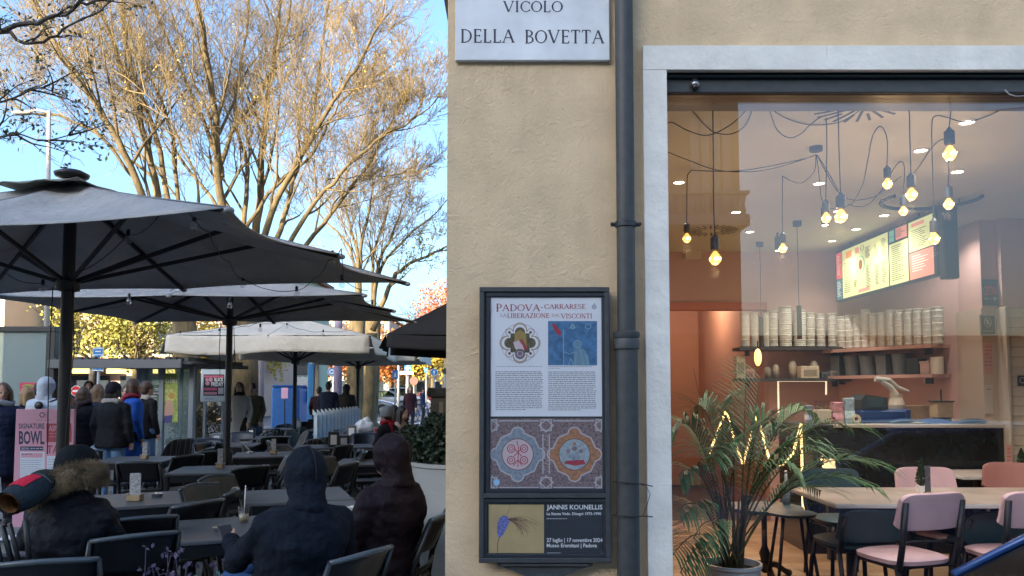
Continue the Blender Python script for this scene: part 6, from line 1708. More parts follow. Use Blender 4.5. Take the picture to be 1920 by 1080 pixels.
MB().box(rx0, rx1, SYf - .45, SYb + .3, zt + .002, zt + .07, bv=.02).build('roof', shd, bs, world=True)
for k in range(22): MB().box(rx0 + .03 + k * (rx1 - rx0 - .1) / 22, rx0 + .11 + k * (rx1 - rx0 - .1) / 22, SYf - .42, SYb + .2, zt + .072, zt + .12 + .03 * random.random()).build('roof_slat', shd, bs, world=True)
MB().box(rx0, rx1 - .2, SYf - .5, SYf - .44, zt - .06, zt + .10, bv=.01).build('roof_edge', mat('edge_grey', (.14, .15, .16), .6), bs, world=True)
shgl = glass('shelter_glass', (.80, .90, .88), 1.45, extra=.06, haze=.16, hazecol=(.4, .5, .5))
for (pa_, pb_) in ((276, 302), (308, 357)): MB().box(bx(pa_, SYf), bx(pb_, SYf), SYf - .006, SYf + .006, .42 if pa_ < 300 else .1, zt - .05).build('glass_panel', shgl, bs, world=True)
MB().box(bx(276, SYf), bx(302, SYf), SYf - .02, SYf + .02, .05, .41, bv=.005).build('lower_panel', shg, bs, world=True)
MB().box(bx(330, SYb), bx(364, SYb), SYb - .006, SYb + .006, .3, zt - .05).build('glass_panel', shgl, bs, world=True)
MB().box(bx(306, 15.2), bx(352, 15.2), 15.1, 15.5, .44, .49, bv=.01).build('bench', white, bs, world=True)
for px in (309, 347): MB().box(bx(px, 15.2) - .03, bx(px, 15.2) + .03, 15.12, 15.48, 0, .44).build('bench_leg', white, bs, world=True)
# poster printed on the shelter glass
q = Print(lambda u, v: at(u, v, SYf - .008), (0, -1, 0), bs)
lime = mat('poster_fresh_green', (.34, .44, .10), .5, var=.5, vscale=8); skinp = mat('poster_flesh', (.50, .30, .24), .6); dgl = mat('poster_deep', (.05, .10, .08), .5, var=.5, vscale=12)
q.rect(306, 792, 333, 700, lime, 1, 'poster_print'); q.disc(318, 740, 11, mat('poster_leafy', (.42, .46, .14), .5, var=.4, vscale=20), 2, ry=14, name='poster_print'); q.disc(322, 742, 6, mat('poster_amber', (.45, .25, .05), .5), 3, name='poster_print')
q.poly([(307, 770), (312, 752), (320, 748), (325, 760), (326, 775), (318, 785), (308, 783)], skinp, 3, 'poster_print'); q.poly([(308, 780), (324, 778), (322, 793), (307, 793)], mat('poster_violet', (.08, .07, .22), .6), 4, 'poster_print')
q.text('olei', 310, 718, 332, 706, white, 5); q.rect(279, 800, 300, 722, dgl, 1, 'poster_print')
for k in range(26): q.rect(280 + random.random() * 16, 728 + k * 2.8, 286 + random.random() * 14, 729.6 + k * 2.8, random.choice([bluel, dgl, palegrey, bluep]), 2, 'poster_print')
q.end()

# signs
sgb = mat('sign_blue', (.015, .22, .55), .4); sgw = mat('sign_white', (.75, .76, .78), .4); sgr = mat('sign_red', (.62, .015, .02), .4); polg = mat('pole_grey', (.35, .36, .36), .5, metal=.4)
def sign(label, px, py, Y_, rpx, shape, bg, draw=None, bot=760, polepx=None):
    c = at(px, py, Y_); t = thing('traffic_sign', label, 'road sign', (c.x, Y_, 0)); s_ = Y_ / FPX; r = rpx * s_
    MB().tube([(c.x, Y_ + .04, 0), (c.x, Y_ + .04, c.z + r)], .03, 8).build('post', polg, t, True, world=True)
    if shape == 'o': MB().lathe([(.001, -.008), (r, -.008), (r, .008), (.001, .008)], (0, 0, 0), 28, M=Matrix.Translation(c) @ Matrix.Rotation(PI / 2, 4, 'X')).build('plate', bg, t, world=True)
    else: MB().box(c.x - r, c.x + r, Y_ - .008, Y_ + .008, c.z - r * shape, c.z + r * shape, bv=.004).build('plate', bg, t, world=True)
    q = Print(lambda u, v: Vector((c.x + u * r, Y_ - .0085, c.z - v * r)), (0, -1, 0), t)
    if draw: draw(q)
    q.end(); return t
def d_noentry(q): q.disc(0, 0, .97, sgw, 1); q.disc(0, 0, .9, sgr, 2); q.rect(-.66, .17, .66, -.17, sgw, 3)
sign('red and white no entry sign left of the standing group', 143, 733, 19, 10, 'o', sgw, d_noentry)
def d_cycle(q):
    q.disc(0, 0, 0.001, sgw, 1); q.rect(-.9, .9, .9, -.9, sgb, 1); q.poly([(-.1, -.6), (.25, -.2), (.5, .45), (-.5, .45), (-.2, .0)], sgw, 2); q.ring(-.45, .5, .16, .08, sgw, 2); q.ring(.45, .5, .16, .08, sgw, 2); q.disc(.02, -.62, .14, sgw, 2)
sign('square blue cycle route sign above the standing group', 184, 684, 18, 10.5, 1.1, sgw, d_cycle)
def d_bar(q): q.rect(-.9, .45, .9, -.6, sgb, 1); q.rect(-.5, .0, .5, -.2, sgw, 2); q.rect(-.6, .9, .6, .6, sgb, 1)
sign('small blue plate directly above the cycle sign', 184, 660, 18.03, 10, .85, sgw, d_bar)
def d_up(q): q.disc(0, 0, .88, sgb, 1); q.poly([(0, -.55), (.35, -.1), (.13, -.1), (.13, .6), (-.13, .6), (-.13, -.1), (-.35, -.1)], sgw, 2)
def d_blue(q): q.disc(0, 0, .88, sgb, 1); q.disc(0, .1, .35, sgw, 2, ry=.25)
sign('round blue sign behind the long haired woman', 183, 733, 20, 11, 'o', sgw, d_blue)
sign('round blue sign with a white arrow above the stone pillar', 814, 698, 26, 7, 'o', sgw, d_up)
def d_round(q): q.disc(0, 0, .9, nvy, 1); q.disc(0, 0, .8, sgb, 2); q.ring(0, 0, .45, .22, sgw, 3, a0=20, a1=110, n=6); q.ring(0, 0, .45, .22, sgw, 3, a0=140, a1=230, n=6); q.ring(0, 0, .45, .22, sgw, 3, a0=260, a1=350, n=6)
sign('round blue roundabout sign above the broad navy jacket', 622, 697, 30, 8, 'o', sgw, d_round)
sign('blue pedestrian sign left of the white cars', 741, 702, 34, 5.5, 1.5, sgb, lambda q: q.poly([(0, -1.0), (.5, .9), (-.5, .9)], sgw, 1))
sign('pair of blue square signs on a pale post above the walking woman', 765, 690, 40, 6.5, .8, sgb, lambda q: (q.rect(-.12, .8, .12, -.8, sgw, 1), q.disc(-.5, 0, .25, sgw, 1), q.disc(.5, 0, .25, sgw, 1)))
sign('pale direction plate under the pair of blue signs', 762, 699, 39.8, 13, .22, sgw)
sign('small blue sign near the bicycles', 799, 694, 42, 3.5, 1.2, sgb, lambda q: q.disc(0, 0, .4, sgw, 1))
sign('dark round sign at the building corner', 835, 696, 24, 6, 'o', slate_d)
sign('round dark brown board behind the walking woman', 776, 714, 44, 8, 'o', mat('sign_brown', (.16, .07, .05), .6))

# billboard BLACK FRIDAY
bb = thing('billboard', 'white framed billboard with a pink and black BLACK FRIDAY advert beside the trunk', 'billboard', (gx(400, 17.6), 17.6, 0))
a, b = at(377, 684, 17.6), at(424, 754, 17.6)
MB().box(a.x, b.x, 17.6, 17.72, b.z, a.z, bv=.02).build('panel', mat('billboard_white', (.50, .58, .62), .5), bb, world=True)
MB().box(a.x + .06, a.x + .12, 17.62, 17.7, 0, b.z).box(b.x - .12, b.x - .06, 17.62, 17.7, 0, b.z).build('legs', shg, bb, world=True)
q = Print(lambda u, v: at(u, v, 17.6), (0, -1, 0), bb)
drk = mat('advert_black', (.02, .015, .02), .5); pnk = mat('advert_pink', (.50, .10, .17), .5); pnl = mat('advert_rose', (.50, .25, .30), .5)
q.text('BLACK FRIDAY', 382, 694.5, 420, 687.5, mat('advert_teal', (.20, .38, .38), .5), 1); q.rect(381.5, 742, 420.5, 702, drk, 1); q.rect(383, 708, 419, 704, pnk, 2)
for (x_, y_, r_) in ((389, 719, 4), (395, 712, 4), (388, 712, 3)): q.disc(x_, y_, r_, pnl, 2)
q.text('BLACK', 402, 715, 419, 708.5, sgw, 3, bold=.03); q.text('FRIDAY', 396, 724, 419, 716.5, sgw, 3, bold=.03); q.rect(383, 732, 407, 727, pnk, 2); q.rect(383, 740, 407, 735, pnl, 2); q.rect(409, 739, 419, 727, palegrey, 2)
q.words(384, 748, 400, bluep, 2, 1); q.end()
# hedge and low wall behind
hd_ = thing('hedge', 'low scruffy hedge with flowers in front of the billboard', 'hedge', (gx(395, 18.2), 18.4, 0))
r_ = np.random.default_rng(8); N = 5000
P_ = np.stack([r_.uniform(-.95, 1.0, N), r_.uniform(-.3, .3, N), .45 + .75 * r_.random(N) ** .7 + .06 * np.sin(r_.uniform(0, 20, N))], 1)
stuff(leafmesh('foliage', P_, .06, mat('hedge_leaf', (.05, .075, .03), .6, var=.5, vscale=6, col2=(.14, .11, .05)), hd_, r_))
MB().box(-1.0, 1.05, -.32, .32, 0, .45, bv=.03).build('low_wall', mat('wall_mossy', (.14, .125, .10), .9, var=.3, vscale=4), hd_)
for k in range(9): MB().ell((r_.uniform(-.9, .9), -.3, r_.uniform(.7, 1.15)), .035, 6, 5).build('flower', mat('flower_pale', (.6, .45, .45), .7), hd_, True)

# blue container, blue post, light blue docks
bc = thing('blue_container', 'rounded blue metal container with a white and red sticker', 'container', (gx(533, 23), 23, 0))
a, b = at(508, 722, 23), at(560, 785, 23)
blm = mat('container_blue', (.01, .10, .34), .4, var=.1)
MB().box(a.x, b.x, 23, 24.2, .06, a.z - .07, bv=.06).build('body', blm, bc, world=True); MB().box(a.x + .02, b.x - .02, 23.02, 24.18, a.z - .069, a.z, bv=.05).build('lid', mat('container_lid', (.008, .07, .26), .4), bc, world=True)
MB().box(a.x + .1, b.x - .1, 23.1, 24.1, 0, .06).build('plinth', black, bc, world=True)
c = at(534, 737, 23); MB().box(c.x - .1, c.x + .1, 22.985, 22.998, c.z - .16, c.z + .16).build('sticker', mat('sticker', (.6, .35, .5), .5), bc, world=True); MB().box(c.x - .012, c.x + .012, 22.985, 22.998, .2, c.z - .2).build('seam', slate_d, bc, world=True)
bp_ = thing('blue_post', 'broad light blue post with a pale back edge right of the container', 'post', (gx(583, 22.5), 22.5, 0))
a, b = at(577, 672, 22.5), at(588, 800, 22.5)
MB().box(a.x, b.x, 22.5, 22.7, 0, a.z + .3, bv=.02).build('shaft', mat('post_blue', (.05, .25, .56), .5), bp_, world=True); MB().box(b.x + .001, b.x + .12, 22.52, 22.75, 0, a.z + .3, bv=.01).build('pale_edge', mat('post_tan', (.45, .38, .28), .7), bp_, world=True)
lp = thing('utility_pole', 'pale lilac painted pole behind the dark trunk', 'pole', (gx(633, 27), 27, 0)); MB().tube([(0, 0, 0), (0, 0, 4.2)], [.16, .14], 12).build('shaft', mat('pole_lilac', (.20, .17, .25), .7), lp, True)
lp = thing('utility_pole', 'white and pink post behind the olive jacket', 'pole', (gx(486, 25), 25, 0)); MB().tube([(0, 0, 0), (0, 0, 4.0)], [.16, .14], 12).build('shaft', mat('pole_pink', (.28, .23, .23), .7), lp, True)
lp = thing('notice_post', 'slim post with dark notices left of the cream umbrella pole', 'notice post', (gx(568, 24), 24, 0)); MB().tube([(0, 0, 0), (0, 0, 3.2)], .05, 8).build('shaft', polg, lp, True)
for k, c_ in enumerate(((.02, .10, .30), (.02, .03, .04), (.35, .38, .38), (.05, .08, .10))): MB().box(-.28, .28, -.07, -.055, 2.45 - k * .42, 2.82 - k * .42).build('notice', mat('notice_%d' % k, c_, .5, var=.4, vscale=30), lp)
# row of docks: upright panels with a slanted top
dkm = mat('dock_blue', (.13, .38, .66), .5, var=.08); dkt = mat('dock_top', (.55, .66, .72), .4)
A_, Z_ = Vector((gx(592, 15.2), 15.2, 0)), Vector((gx(672, 18.4), 18.4, 0))
dd = thing('bike_dock', 'x', 'bike dock', (0, 0, 0), 0, 'pale blue bike docks in a row')
MB().box(-.024, .024, -.22, .22, .0, 1.10, bv=.006).build('panel', dkm, dd); MB().box(-.030, .030, -.245, -.221, .05, 1.10, bv=.004).build('front_edge', dkt, dd); MB().prism([(-.045, 1.101), (.045, 1.101), (-.045, 1.20)], -.25, .25).build('slanted_top', dkt, dd); MB().box(-.06, .06, -.26, .26, 0, .05, bv=.01).build('base', shg, dd)
KIDS[dd.name] = list(dd.children)
for k in range(13):
    p_ = A_.lerp(Z_, k / 12); lab = 'pale blue bike dock, number %s counted from the near left end' % ('one two three four five six seven eight nine ten eleven twelve thirteen'.split()[k])
    if k == 0: dd.location = p_; dd['label'] = lab; dd.rotation_euler = (0, 0, .29)
    else: dup(dd, p_, .29, lab)
# parked bicycles
def bicycle(label, x, y, rz, col):
    t = thing('bicycle', label, 'bicycle', (x, y, 0), rz, 'bicycles parked at the far crossing')
    for xx in (-.52, .52):
        w_ = MB().tube([(xx + .33 * math.cos(a_), 0, .34 + .33 * math.sin(a_)) for a_ in [i * PI / 12 for i in range(24)]], .018, 6, closed=True); wo = w_.build('wheel', black, t, True)
        m = MB()
        for i in range(10): m.tube([(xx, 0, .34), (xx + .32 * math.cos(i * PI / 5), 0, .34 + .32 * math.sin(i * PI / 5))], .003, 3)
        m.build('spokes', steel, wo)
    pm_ = mat('bike_%02x' % int(col[0] * 255), col, .4); m = MB()
    for a_, b_ in (((-.52, 0, .34), (-.15, 0, .32)), ((-.15, 0, .32), (-.25, 0, .82)), ((-.25, 0, .82), (-.52, 0, .34)), ((-.15, 0, .32), (.38, 0, .78)), ((-.22, 0, .72), (.36, 0, .88)), ((.36, 0, .95), (.52, 0, .34))): m.tube([a_, b_], .018, 6)
    m.build('frame', pm_, t, True); MB().tube([(.30, -.25, 1.02), (.38, -.05, .98), (.38, .05, .98), (.30, .25, 1.02)], .013, 6).build('handlebar', steel, t, True); MB().ell((-.27, 0, .86), (.13, .07, .035)).build('saddle', black, t, True)
for k in range(4): bicycle(['bicycle with a blue frame, leftmost by the crossing', 'grey bicycle, second by the crossing', 'white bicycle, third by the crossing', 'black bicycle nearest the stone pillar'][k], gx(785 + k * 7, 37 + k), 37 + k, .5 + .3 * k, ((.05, .12, .4), (.3, .3, .3), (.6, .6, .6), (.02, .02, .02))[k])
# low metal fence by the road and orange stand
lp = thing('lamp_post', 'thin tall white lamp post beyond the road', 'lamp post', (gx(695, 70), 70, 0)); MB().tube([(0, 0, 0), (0, 0, 6)], [.08, .05], 8).build('shaft', white, lp, True); MB().ell((0, -.2, 6), (.1, .3, .06)).build('lamp_head', polg, lp, True)
lp = thing('lamp_post', 'thin white lamp post right of the other beyond the road', 'lamp post', (gx(706, 60), 60, 0)); MB().tube([(0, 0, 0), (0, 0, 5.4)], [.07, .05], 8).build('shaft', white, lp, True); MB().ell((0, -.2, 5.4), (.1, .3, .06)).build('lamp_head', polg, lp, True)
lp = thing('lamp_post', 'grey post right of the dark umbrella pole across the road', 'lamp post', (gx(747, 38), 38, 0)); MB().tube([(0, 0, 0), (0, 0, 4.4)], .07, 8).build('shaft', polg, lp, True); MB().ell((0, -.2, 4.4), (.1, .3, .06)).build('lamp_head', polg, lp, True)

# ================================================================== inside the shop
def ceilpt(px, py, z=CZ):
    d = at(px, py, 10.0) - Vector((0, 0, EYE)); k = (z - EYE) / d.z
    return Vector((0, 0, EYE)) + d * k
def lamp(loc, power, col=(1, .66, .36), r=.03, name='bulb_light'):
    l = bpy.data.lights.new(name, 'POINT'); l.energy = power; l.color = col; l.shadow_soft_size = r
    o = bpy.data.objects.new(name, l); COL.objects.link(o); o.location = loc; return o
sock = mat('socket_grey', (.035, .038, .04), .5); corder = mat('cord_black', (.015, .012, .012), .6)
bulbe = mat('bulb_lit', (.9, .7, .4), .3, emit=(1, .60, .22), es=1.5)
film = mat('filament_lit', (1, .8, .5), .3, emit=(1, .80, .45), es=3)
glowm = mat('bulb_glow', (1, .7, .3), .3, emit=(1, .56, .17), es=.40)
def smooth_pts(P_, n=6):
    Q = []
    for i in range(len(P_) - 1):
        p0, p1, p2, p3 = P_[max(i - 1, 0)], P_[i], P_[i + 1], P_[min(i + 2, len(P_) - 1)]
        for k in range(n):
            u = k / n; Q.append(.5 * ((2 * p1) + (p2 - p0) * u + (2 * p0 - 5 * p1 + 4 * p2 - p3) * u * u + (3 * p1 - p0 - 3 * p2 + p3) * u ** 3))
    return Q + [P_[-1]]
def clampY(px, py, Y_): return min(Y_, (CZ - EYE - .01) * FPX / max(730 - py, 1) * .985)
BULBS = [ # px, py (globe centre), Y, cord path above (px,py), label
 (1781, 288, 4.2, [(1783, 250), (1782, 215), (1783, 190)], 'largest glowing bulb at the upper right of the window'),
 (1709, 365, 4.22, [(1709, 330), (1706, 260), (1704, 188)], 'glowing bulb hanging left below the largest bulb'),
 (1664, 345, 4.6, [(1663, 318), (1663, 260), (1651, 237), (1636, 255), (1627, 300), (1618, 345), (1600, 380)], 'glowing bulb on a looped cord in the middle right'),
 (1577, 406, 4.22, [(1576, 370), (1573, 280), (1571, 188)], 'large glowing bulb right of the pair in the middle'),
 (1549, 409, 4.45, [(1549, 385), (1550, 300), (1549, 225), (1541, 219), (1520, 233), (1500, 252), (1478, 258), (1455, 240), (1440, 195)], 'glowing bulb left of the pair in the middle'),
 (1694, 396, 5.3, [(1695, 372), (1696, 320), (1691, 303), (1680, 310), (1668, 330)], 'smaller glowing bulb under the looped cords'),
 (1779, 383, 5.2, [(1779, 355), (1779, 320), (1779, 300)], 'glowing bulb just below the largest one'),
 (1752, 448, 4.42, [(1751, 425), (1749, 330), (1747, 240), (1753, 218), (1775, 220), (1810, 229), (1850, 218), (1890, 200), (1920, 188)], 'glowing bulb in front of the menu screen'),
 (1468, 466, 5.7, [(1468, 445), (1467, 400), (1467, 330)], 'small glowing bulb beside the dark cylinder spotlight'),
 (1288, 447, 5.5, [(1288, 425), (1288, 360), (1289, 330), (1296, 320)], 'small glowing bulb at the far left of the shop'),
 (1341, 485, 4.22, [(1340, 450), (1338, 380), (1337, 250), (1336, 188)], 'large glowing bulb low on the left of the shop'),
]
for (px, py, Y_, path, lab) in BULBS:
    c = at(px, py, Y_); t = thing('pendant_bulb', lab, 'pendant lamp', c, 0, 'bare pendant bulbs in the shop'); s_ = 1.18
    MB().lathe([(.001, -.042), (.018, -.038), (.033, -.022), (.038, .0), (.034, .018), (.022, .036), (.015, .048), (.014, .056)], (0, 0, 0), 16).build('bulb', glass('warm_bulb_glass', (1, .86, .60), 1.4), t, True)
    MB().lathe([(.001, -.038), (.017, -.034), (.030, -.020), (.034, .0), (.030, .016), (.019, .032), (.010, .046)], (0, 0, 0), 16).build('glowing_gas', glowm, t, True)
    m = MB()
    for k in range(6):
        a_ = k * PI / 3; m.tube([(.034 * math.cos(a_), .034 * math.sin(a_), -.012), (.036 * math.cos(a_ + .5), .036 * math.sin(a_ + .5), .006)], .0016, 4)
    m.ell((0, -.026, -.004), (.013, .013, .016), 12, 8); m.build('filament', film, t)
    MB().lathe([(.017, .05), (.028, .054), (.028, .125), (.018, .132), (.006, .15)], (0, 0, 0), 16).build('socket', sock, t, True, auto=40)
    ks = {1781: 24, 1709: 20, 1664: 17, 1577: 22, 1549: 17, 1694: 15, 1779: 18, 1752: 19, 1468: 15, 1288: 15, 1341: 22}[px] * Y_ / FPX / .076 * 1.08
    for ch in [o_ for o_ in bpy.data.objects if o_.parent == t]: ch.data.transform(Matrix.Scale(ks, 4))
    P_ = [c + Vector((0, 0, .15 * ks))] + [at(x, y, clampY(x, y, Y_)) for x, y in path[0:]]
    if P_[1].z < P_[0].z: P_.pop(1)
    if path[-1][1] <= 200: P_[-1].z = CZ
    P_ = [p - c for p in P_]
    MB().tube(smooth_pts(P_), .0034, 5).build('cord', corder, t, True)
    lamp(c + Vector((0, 0, -.075)), .6).name = 'bulb_light'
# ceiling rose with the draped cords
cr = at(1530, 277, 5.0)
t = thing('ceiling_rose', 'dark round ceiling rose from which several cords fan out', 'ceiling rose', cr)
MB().lathe([(.040, -.024), (.042, -.022), (.042, .022), (.040, .024)], (0, 0, 0), 20).build('cup', sock, t, True, auto=40)
MB().tube([(0, 0, .03), (0, 0, CZ - cr.z)], .006, 6).build('stem', sock, t, True)
drapes = [[(1530, 290, 6.9), (1500, 301, 6.7), (1440, 318, 6.4), (1390, 322, 6.2), (1340, 318, 6), (1290, 300, 5.8), (1252, 285, 5.6)],
 [(1530, 290, 6.9), (1510, 297, 6.8), (1450, 310, 6.8), (1390, 320, 6.9), (1340, 321, 7.0), (1296, 319, 7.0)],
 [(1530, 290, 6.9), (1528, 318, 6.9), (1515, 335, 7.0), (1502, 343, 7.1), (1485, 340, 7.2), (1467, 330, 7.2)],
 [(1531, 290, 6.9), (1536, 330, 6.7), (1540, 370, 6.5), (1549, 383, 6.3)], [(1532, 290, 6.9), (1550, 325, 6.8), (1572, 360, 6.6), (1600, 375, 6.6), (1640, 368, 6.8), (1668, 348, 6.9), (1690, 330, 7)],
 [(1532, 290, 6.9), (1545, 310, 6.6), (1565, 345, 5.6), (1576, 368, 5.0)], [(1600, 380, 6.2), (1585, 388, 6.0), (1560, 391, 6.2), (1549, 388, 6.3)],
 [(1571, 372, 5.0), (1595, 385, 5.6), (1625, 385, 6.2), (1650, 360, 6.4), (1670, 330, 6.6)], [(1709, 330, 5.4), (1725, 310, 5.6), (1745, 280, 5.9), (1765, 262, 6.0), (1775, 268, 6.0), (1779, 300, 6.0)],
 [(1275, 187, 4.6), (1300, 210, 4.6), (1325, 238, 4.6), (1345, 250, 4.6), (1375, 250, 4.6), (1400, 232, 4.6), (1416, 187, 4.6)], [(1252, 231, 4.5), (1262, 230, 4.5), (1290, 245, 4.5), (1325, 254, 4.5), (1360, 240, 4.5), (1392, 215, 4.5), (1411, 187, 4.5)],
 [(1430, 187, 5), (1440, 200, 5), (1475, 222, 5.2), (1520, 234, 5.4), (1570, 230, 5.6), (1600, 215, 5.8), (1617, 202, 6)], [(1428, 187, 4.6), (1442, 203, 4.6), (1465, 204, 4.6), (1485, 197, 4.6), (1499, 187, 4.6)], [(1860, 188, 4.7), (1880, 198, 4.7), (1892, 200, 4.7), (1925, 180, 4.7)]]
for k, dr in enumerate(drapes):
    MB().tube([p - cr for p in smooth_pts([at(p[0], p[1], clampY(p[0], p[1], min(p[2], 5.0 if k < 7 else p[2]))) for p in dr])], .0032, 5).build('draped_cord', corder, t, True)
# recessed downlights
dlm = mat('downlight_lit', (1, .9, .7), .3, emit=(1, .86, .62), es=5)
for k, (px, py, lab) in enumerate(((1273, 341, 'at the far left'), (1380, 397, 'left of centre near the vent'), (1406, 434, 'in the row above the orange wall'), (1536, 343, 'just under the ceiling rose'), (1605, 429, 'left above the menu screen'), (1658, 403, 'over the middle of the menu screen'), (1726, 281, 'left of the largest bulb'), (1795, 321, 'right below the largest bulb'), (1768, 416, 'right of the menu screen'), (1813, 228, 'highest at the upper right'), (1560, 451, 'lowest, at the back corner of the ceiling'), (1572, 395, 'behind the pair of bulbs'))):
    c = ceilpt(px, py); 
    if c.y > 8.6: c = Vector((gx(px, 8.5), 8.5, CZ))
    t = thing('downlight', 'small round ceiling downlight ' + lab, 'downlight', c, 0, 'recessed downlights')
    MB().lathe([(.052, 0), (.052, -.006), (.040, -.008), (.040, 0)], (0, 0, -.001), 18, cap=False).build('ring', white, t, True)
    MB().lathe([(.001, -.004), (.038, -.004), (.038, -.002), (.001, -.002)], (0, 0, -.001), 18).build('lens', dlm, t)
    l = bpy.data.lights.new('downlight_light', 'SPOT'); l.energy = 8.0; l.color = (1, .95, .87); l.spot_size = 2.3; l.spot_blend = .8; l.shadow_soft_size = .04
    o = bpy.data.objects.new('downlight_light', l); COL.objects.link(o); o.location = c + Vector((0, 0, -.02))
# slotted ceiling vents
for (px, py, r, lab) in ((1622, 196, .27, 'large round slotted ceiling vent at the top of the window'), (1333, 432, .27, 'round slotted ceiling vent at the back left')):
    c = ceilpt(px, py); c.y = min(c.y, 8.3)
    t = thing('ceiling_vent', lab, 'vent', c, 0)
    MB().lathe([(.001, -.004), (r * 1.1, -.004), (r * 1.12, 0), (.001, 0)], (0, 0, -.001), 32).build('plate', ceilm, t)
    for k in range(24):
        a_ = k * PI / 12; M_ = Matrix.Rotation(a_, 4, 'Z')
        MB().box(r * (.35 if k % 2 else .55), r, -.008, .008, -.0075, -.0051, M_).build('slot', black, t)
# curved track lamp and cylinder spots
c = ceilpt(1745, 374, 3.15)
t = thing('curved_track', 'dark curved track lamp under the ceiling above the menu screen', 'track light', (c.x, c.y, 3.15))
MB().tube([(.375 * math.cos(a_), .34 * math.sin(a_), 0) for a_ in [-.35 + i * (PI + .7) / 30 for i in range(31)]], .016, 8).build('rail', sock, t, True)
for a_ in (.5, 2.6): MB().tube([(.375 * math.cos(a_), .34 * math.sin(a_), 0), (.375 * math.cos(a_), .34 * math.sin(a_), CZ - 3.15)], .006, 5).build('stem', sock, t)
for (px, py0, py1, Y_, lab) in ((1458, 444, 470, 7.8, 'dark cylinder spotlight left of the small bulb'), (1546, 390, 422, 6.6, 'dark cylinder spotlight beside the pair of bulbs')):
    a, b = at(px, py0, Y_), at(px, py1, Y_); t = thing('cylinder_spot', lab, 'spotlight', a)
    MB().lathe([(.028, b.z - a.z), (.03, b.z - a.z + .003), (.03, 0), (.001, 0)], (0, 0, 0), 16).build('housing', sock, t, True, auto=40); MB().tube([(0, 0, 0), (0, 0, CZ - a.z)], .012, 8).build('stem', sock, t)
    MB().lathe([(.001, 0), (.024, 0), (.024, -.003), (.001, -.003)], (0, 0, b.z - a.z), 14).build('lens', dlm, t)
for (px, pyc, py0, py1, Y_, wpx, lab) in ((1498, 421, 573, 636, 7.25, 9, 'long thin tube pendant with its grey cylinder in front of the bowls'), (1427, 465, 593, 652, 8.3, 8, 'long thin tube pendant left with a small glowing tip')):
    a, b, cc = at(px, py0, Y_), at(px, py1, Y_), at(px, pyc, Y_); t = thing('tube_pendant', lab, 'pendant lamp', a); r = wpx / 2 * Y_ / FPX
    MB().lathe([(r, b.z - a.z), (r, 0), (.001, 0)], (0, 0, 0), 14, cap=True).build('tube', sock, t, True, auto=40)
    MB().tube([(0, 0, 0), (0, 0, CZ - a.z)], .0035, 5).build('cord', corder, t)
    MB().lathe([(.04, 0), (.04, .05), (.001, .05)], (0, 0, CZ - a.z - .05), 14).build('canopy', sock, t, True, auto=40)
g = thing('glow_lamp', 'small elongated amber lamp glowing in front of the left shelf', 'lamp', at(1421, 670, 7.5))
MB().ell((0, 0, 0), (.035, .035, .085)).build('shade', mat('amber_lit', (1, .6, .2), .4, emit=(1, .52, .13), es=.9), g, True); MB().tube([(0, 0, .085), (0, 0, .16)], .006).build('stem', black, g)
# exit / emergency box
a, b = at(1283, 470, 8.86), at(1314, 486, 8.86)
t = thing('emergency_light', 'small cream emergency light box high on the pink wall', 'emergency light', ((a.x + b.x) / 2, 8.86, b.z))
MB().box(a.x, b.x, 8.82, 8.898, b.z, a.z, bv=.01).build('case', mat('cream_box', (.6, .52, .4), .5), t, world=True)

# ------------------------------------------------------------------ menu screens, hung along the counter
SX = 3.64
def scr(px):  # depth where the plane x = SX is seen at px
    return SX * FPX / (px - 960)
def SC(u, v):
    """u: 0 far .. 1 near along the screen, v: 0 top .. 1 bottom"""
    return Vector((SX + .02, Ya + (Yb - Ya) * u, Zt + (Zb - Zt) * v))
Ya, Yb = 8.62, 6.62
Zt, Zb = 3.13, 2.60
ms = thing('menu_screens', 'row of lit yellow menu screens with red and teal panels hung above the counter', 'menu screen', (SX, 7.6, Zt))
MB().box(SX + .021, SX + .09, Yb - .05, Ya + .03, Zb - .02, Zt + .03, bv=.008).build('housing', slate_d, ms, world=True)
MB().box(SX + .03, SX + .16, Yb - .14, Yb - .052, Zb - .06, Zt + .05, bv=.01).build('end_box', slate_d, ms, world=True)
for y_ in (Yb + .3, Ya - .3): MB().tube([(SX + .06, y_, Zt + .03), (SX + .06, y_, CZ)], .012, 6).build('hanger', slate_d, ms, world=True)
def scm(name, c, e=.15): return mat(name, c, .4, emit=c, es=e)
yel = scm('screen_yellow', (.60, .64, .28)); redp = scm('screen_red', (.62, .10, .08)); teal = scm('screen_teal', (.05, .14, .17)); sal = scm('screen_salmon', (.66, .24, .17)); grn = scm('screen_green', (.12, .35, .24)); tx_ = mat('screen_text', (.06, .07, .06), .5)
wt = scm('screen_white', (.7, .7, .6))
q = Print(SC, (-1, 0, 0), ms)
q.rect(.00, .56, .075, .01, redp, 1); q.rect(.0, 1, .075, .57, teal, 1)
q.rect(.08, 1, .60, .0, yel, 1); q.rect(.61, .22, .665, .0, teal, 1); q.rect(.615, .11, .66, .01, grn, 2); q.rect(.615, .21, .66, .125, grn, 2); q.rect(.675, .21, .78, .0, sal, 1); q.rect(.61, 1, .785, .25, yel, 1)
q.rect(.795, .52, 1, 0, yel, 1); q.rect(.795, 1, 1, .54, sal, 1)
q.disc(.30, .42, .022, mat('screen_bowl', (.3, .09, .03), .5), 2, ry=.10, name='picture'); q.ring(.30, .42, .045, .012, grn, 2, ry=.17, name='picture'); q.rect(.13, .2, .20, .06, scm('screen_orange', (.7, .25, .05)), 2); q.rect(.24, .17, .285, .05, sal, 2); q.ring(.325, .1, .018, .006, tx_, 2, ry=.05)
q.rect(.27, .97, .40, .90, sal, 2); q.rect(.82, .10, .93, .04, sal, 2)
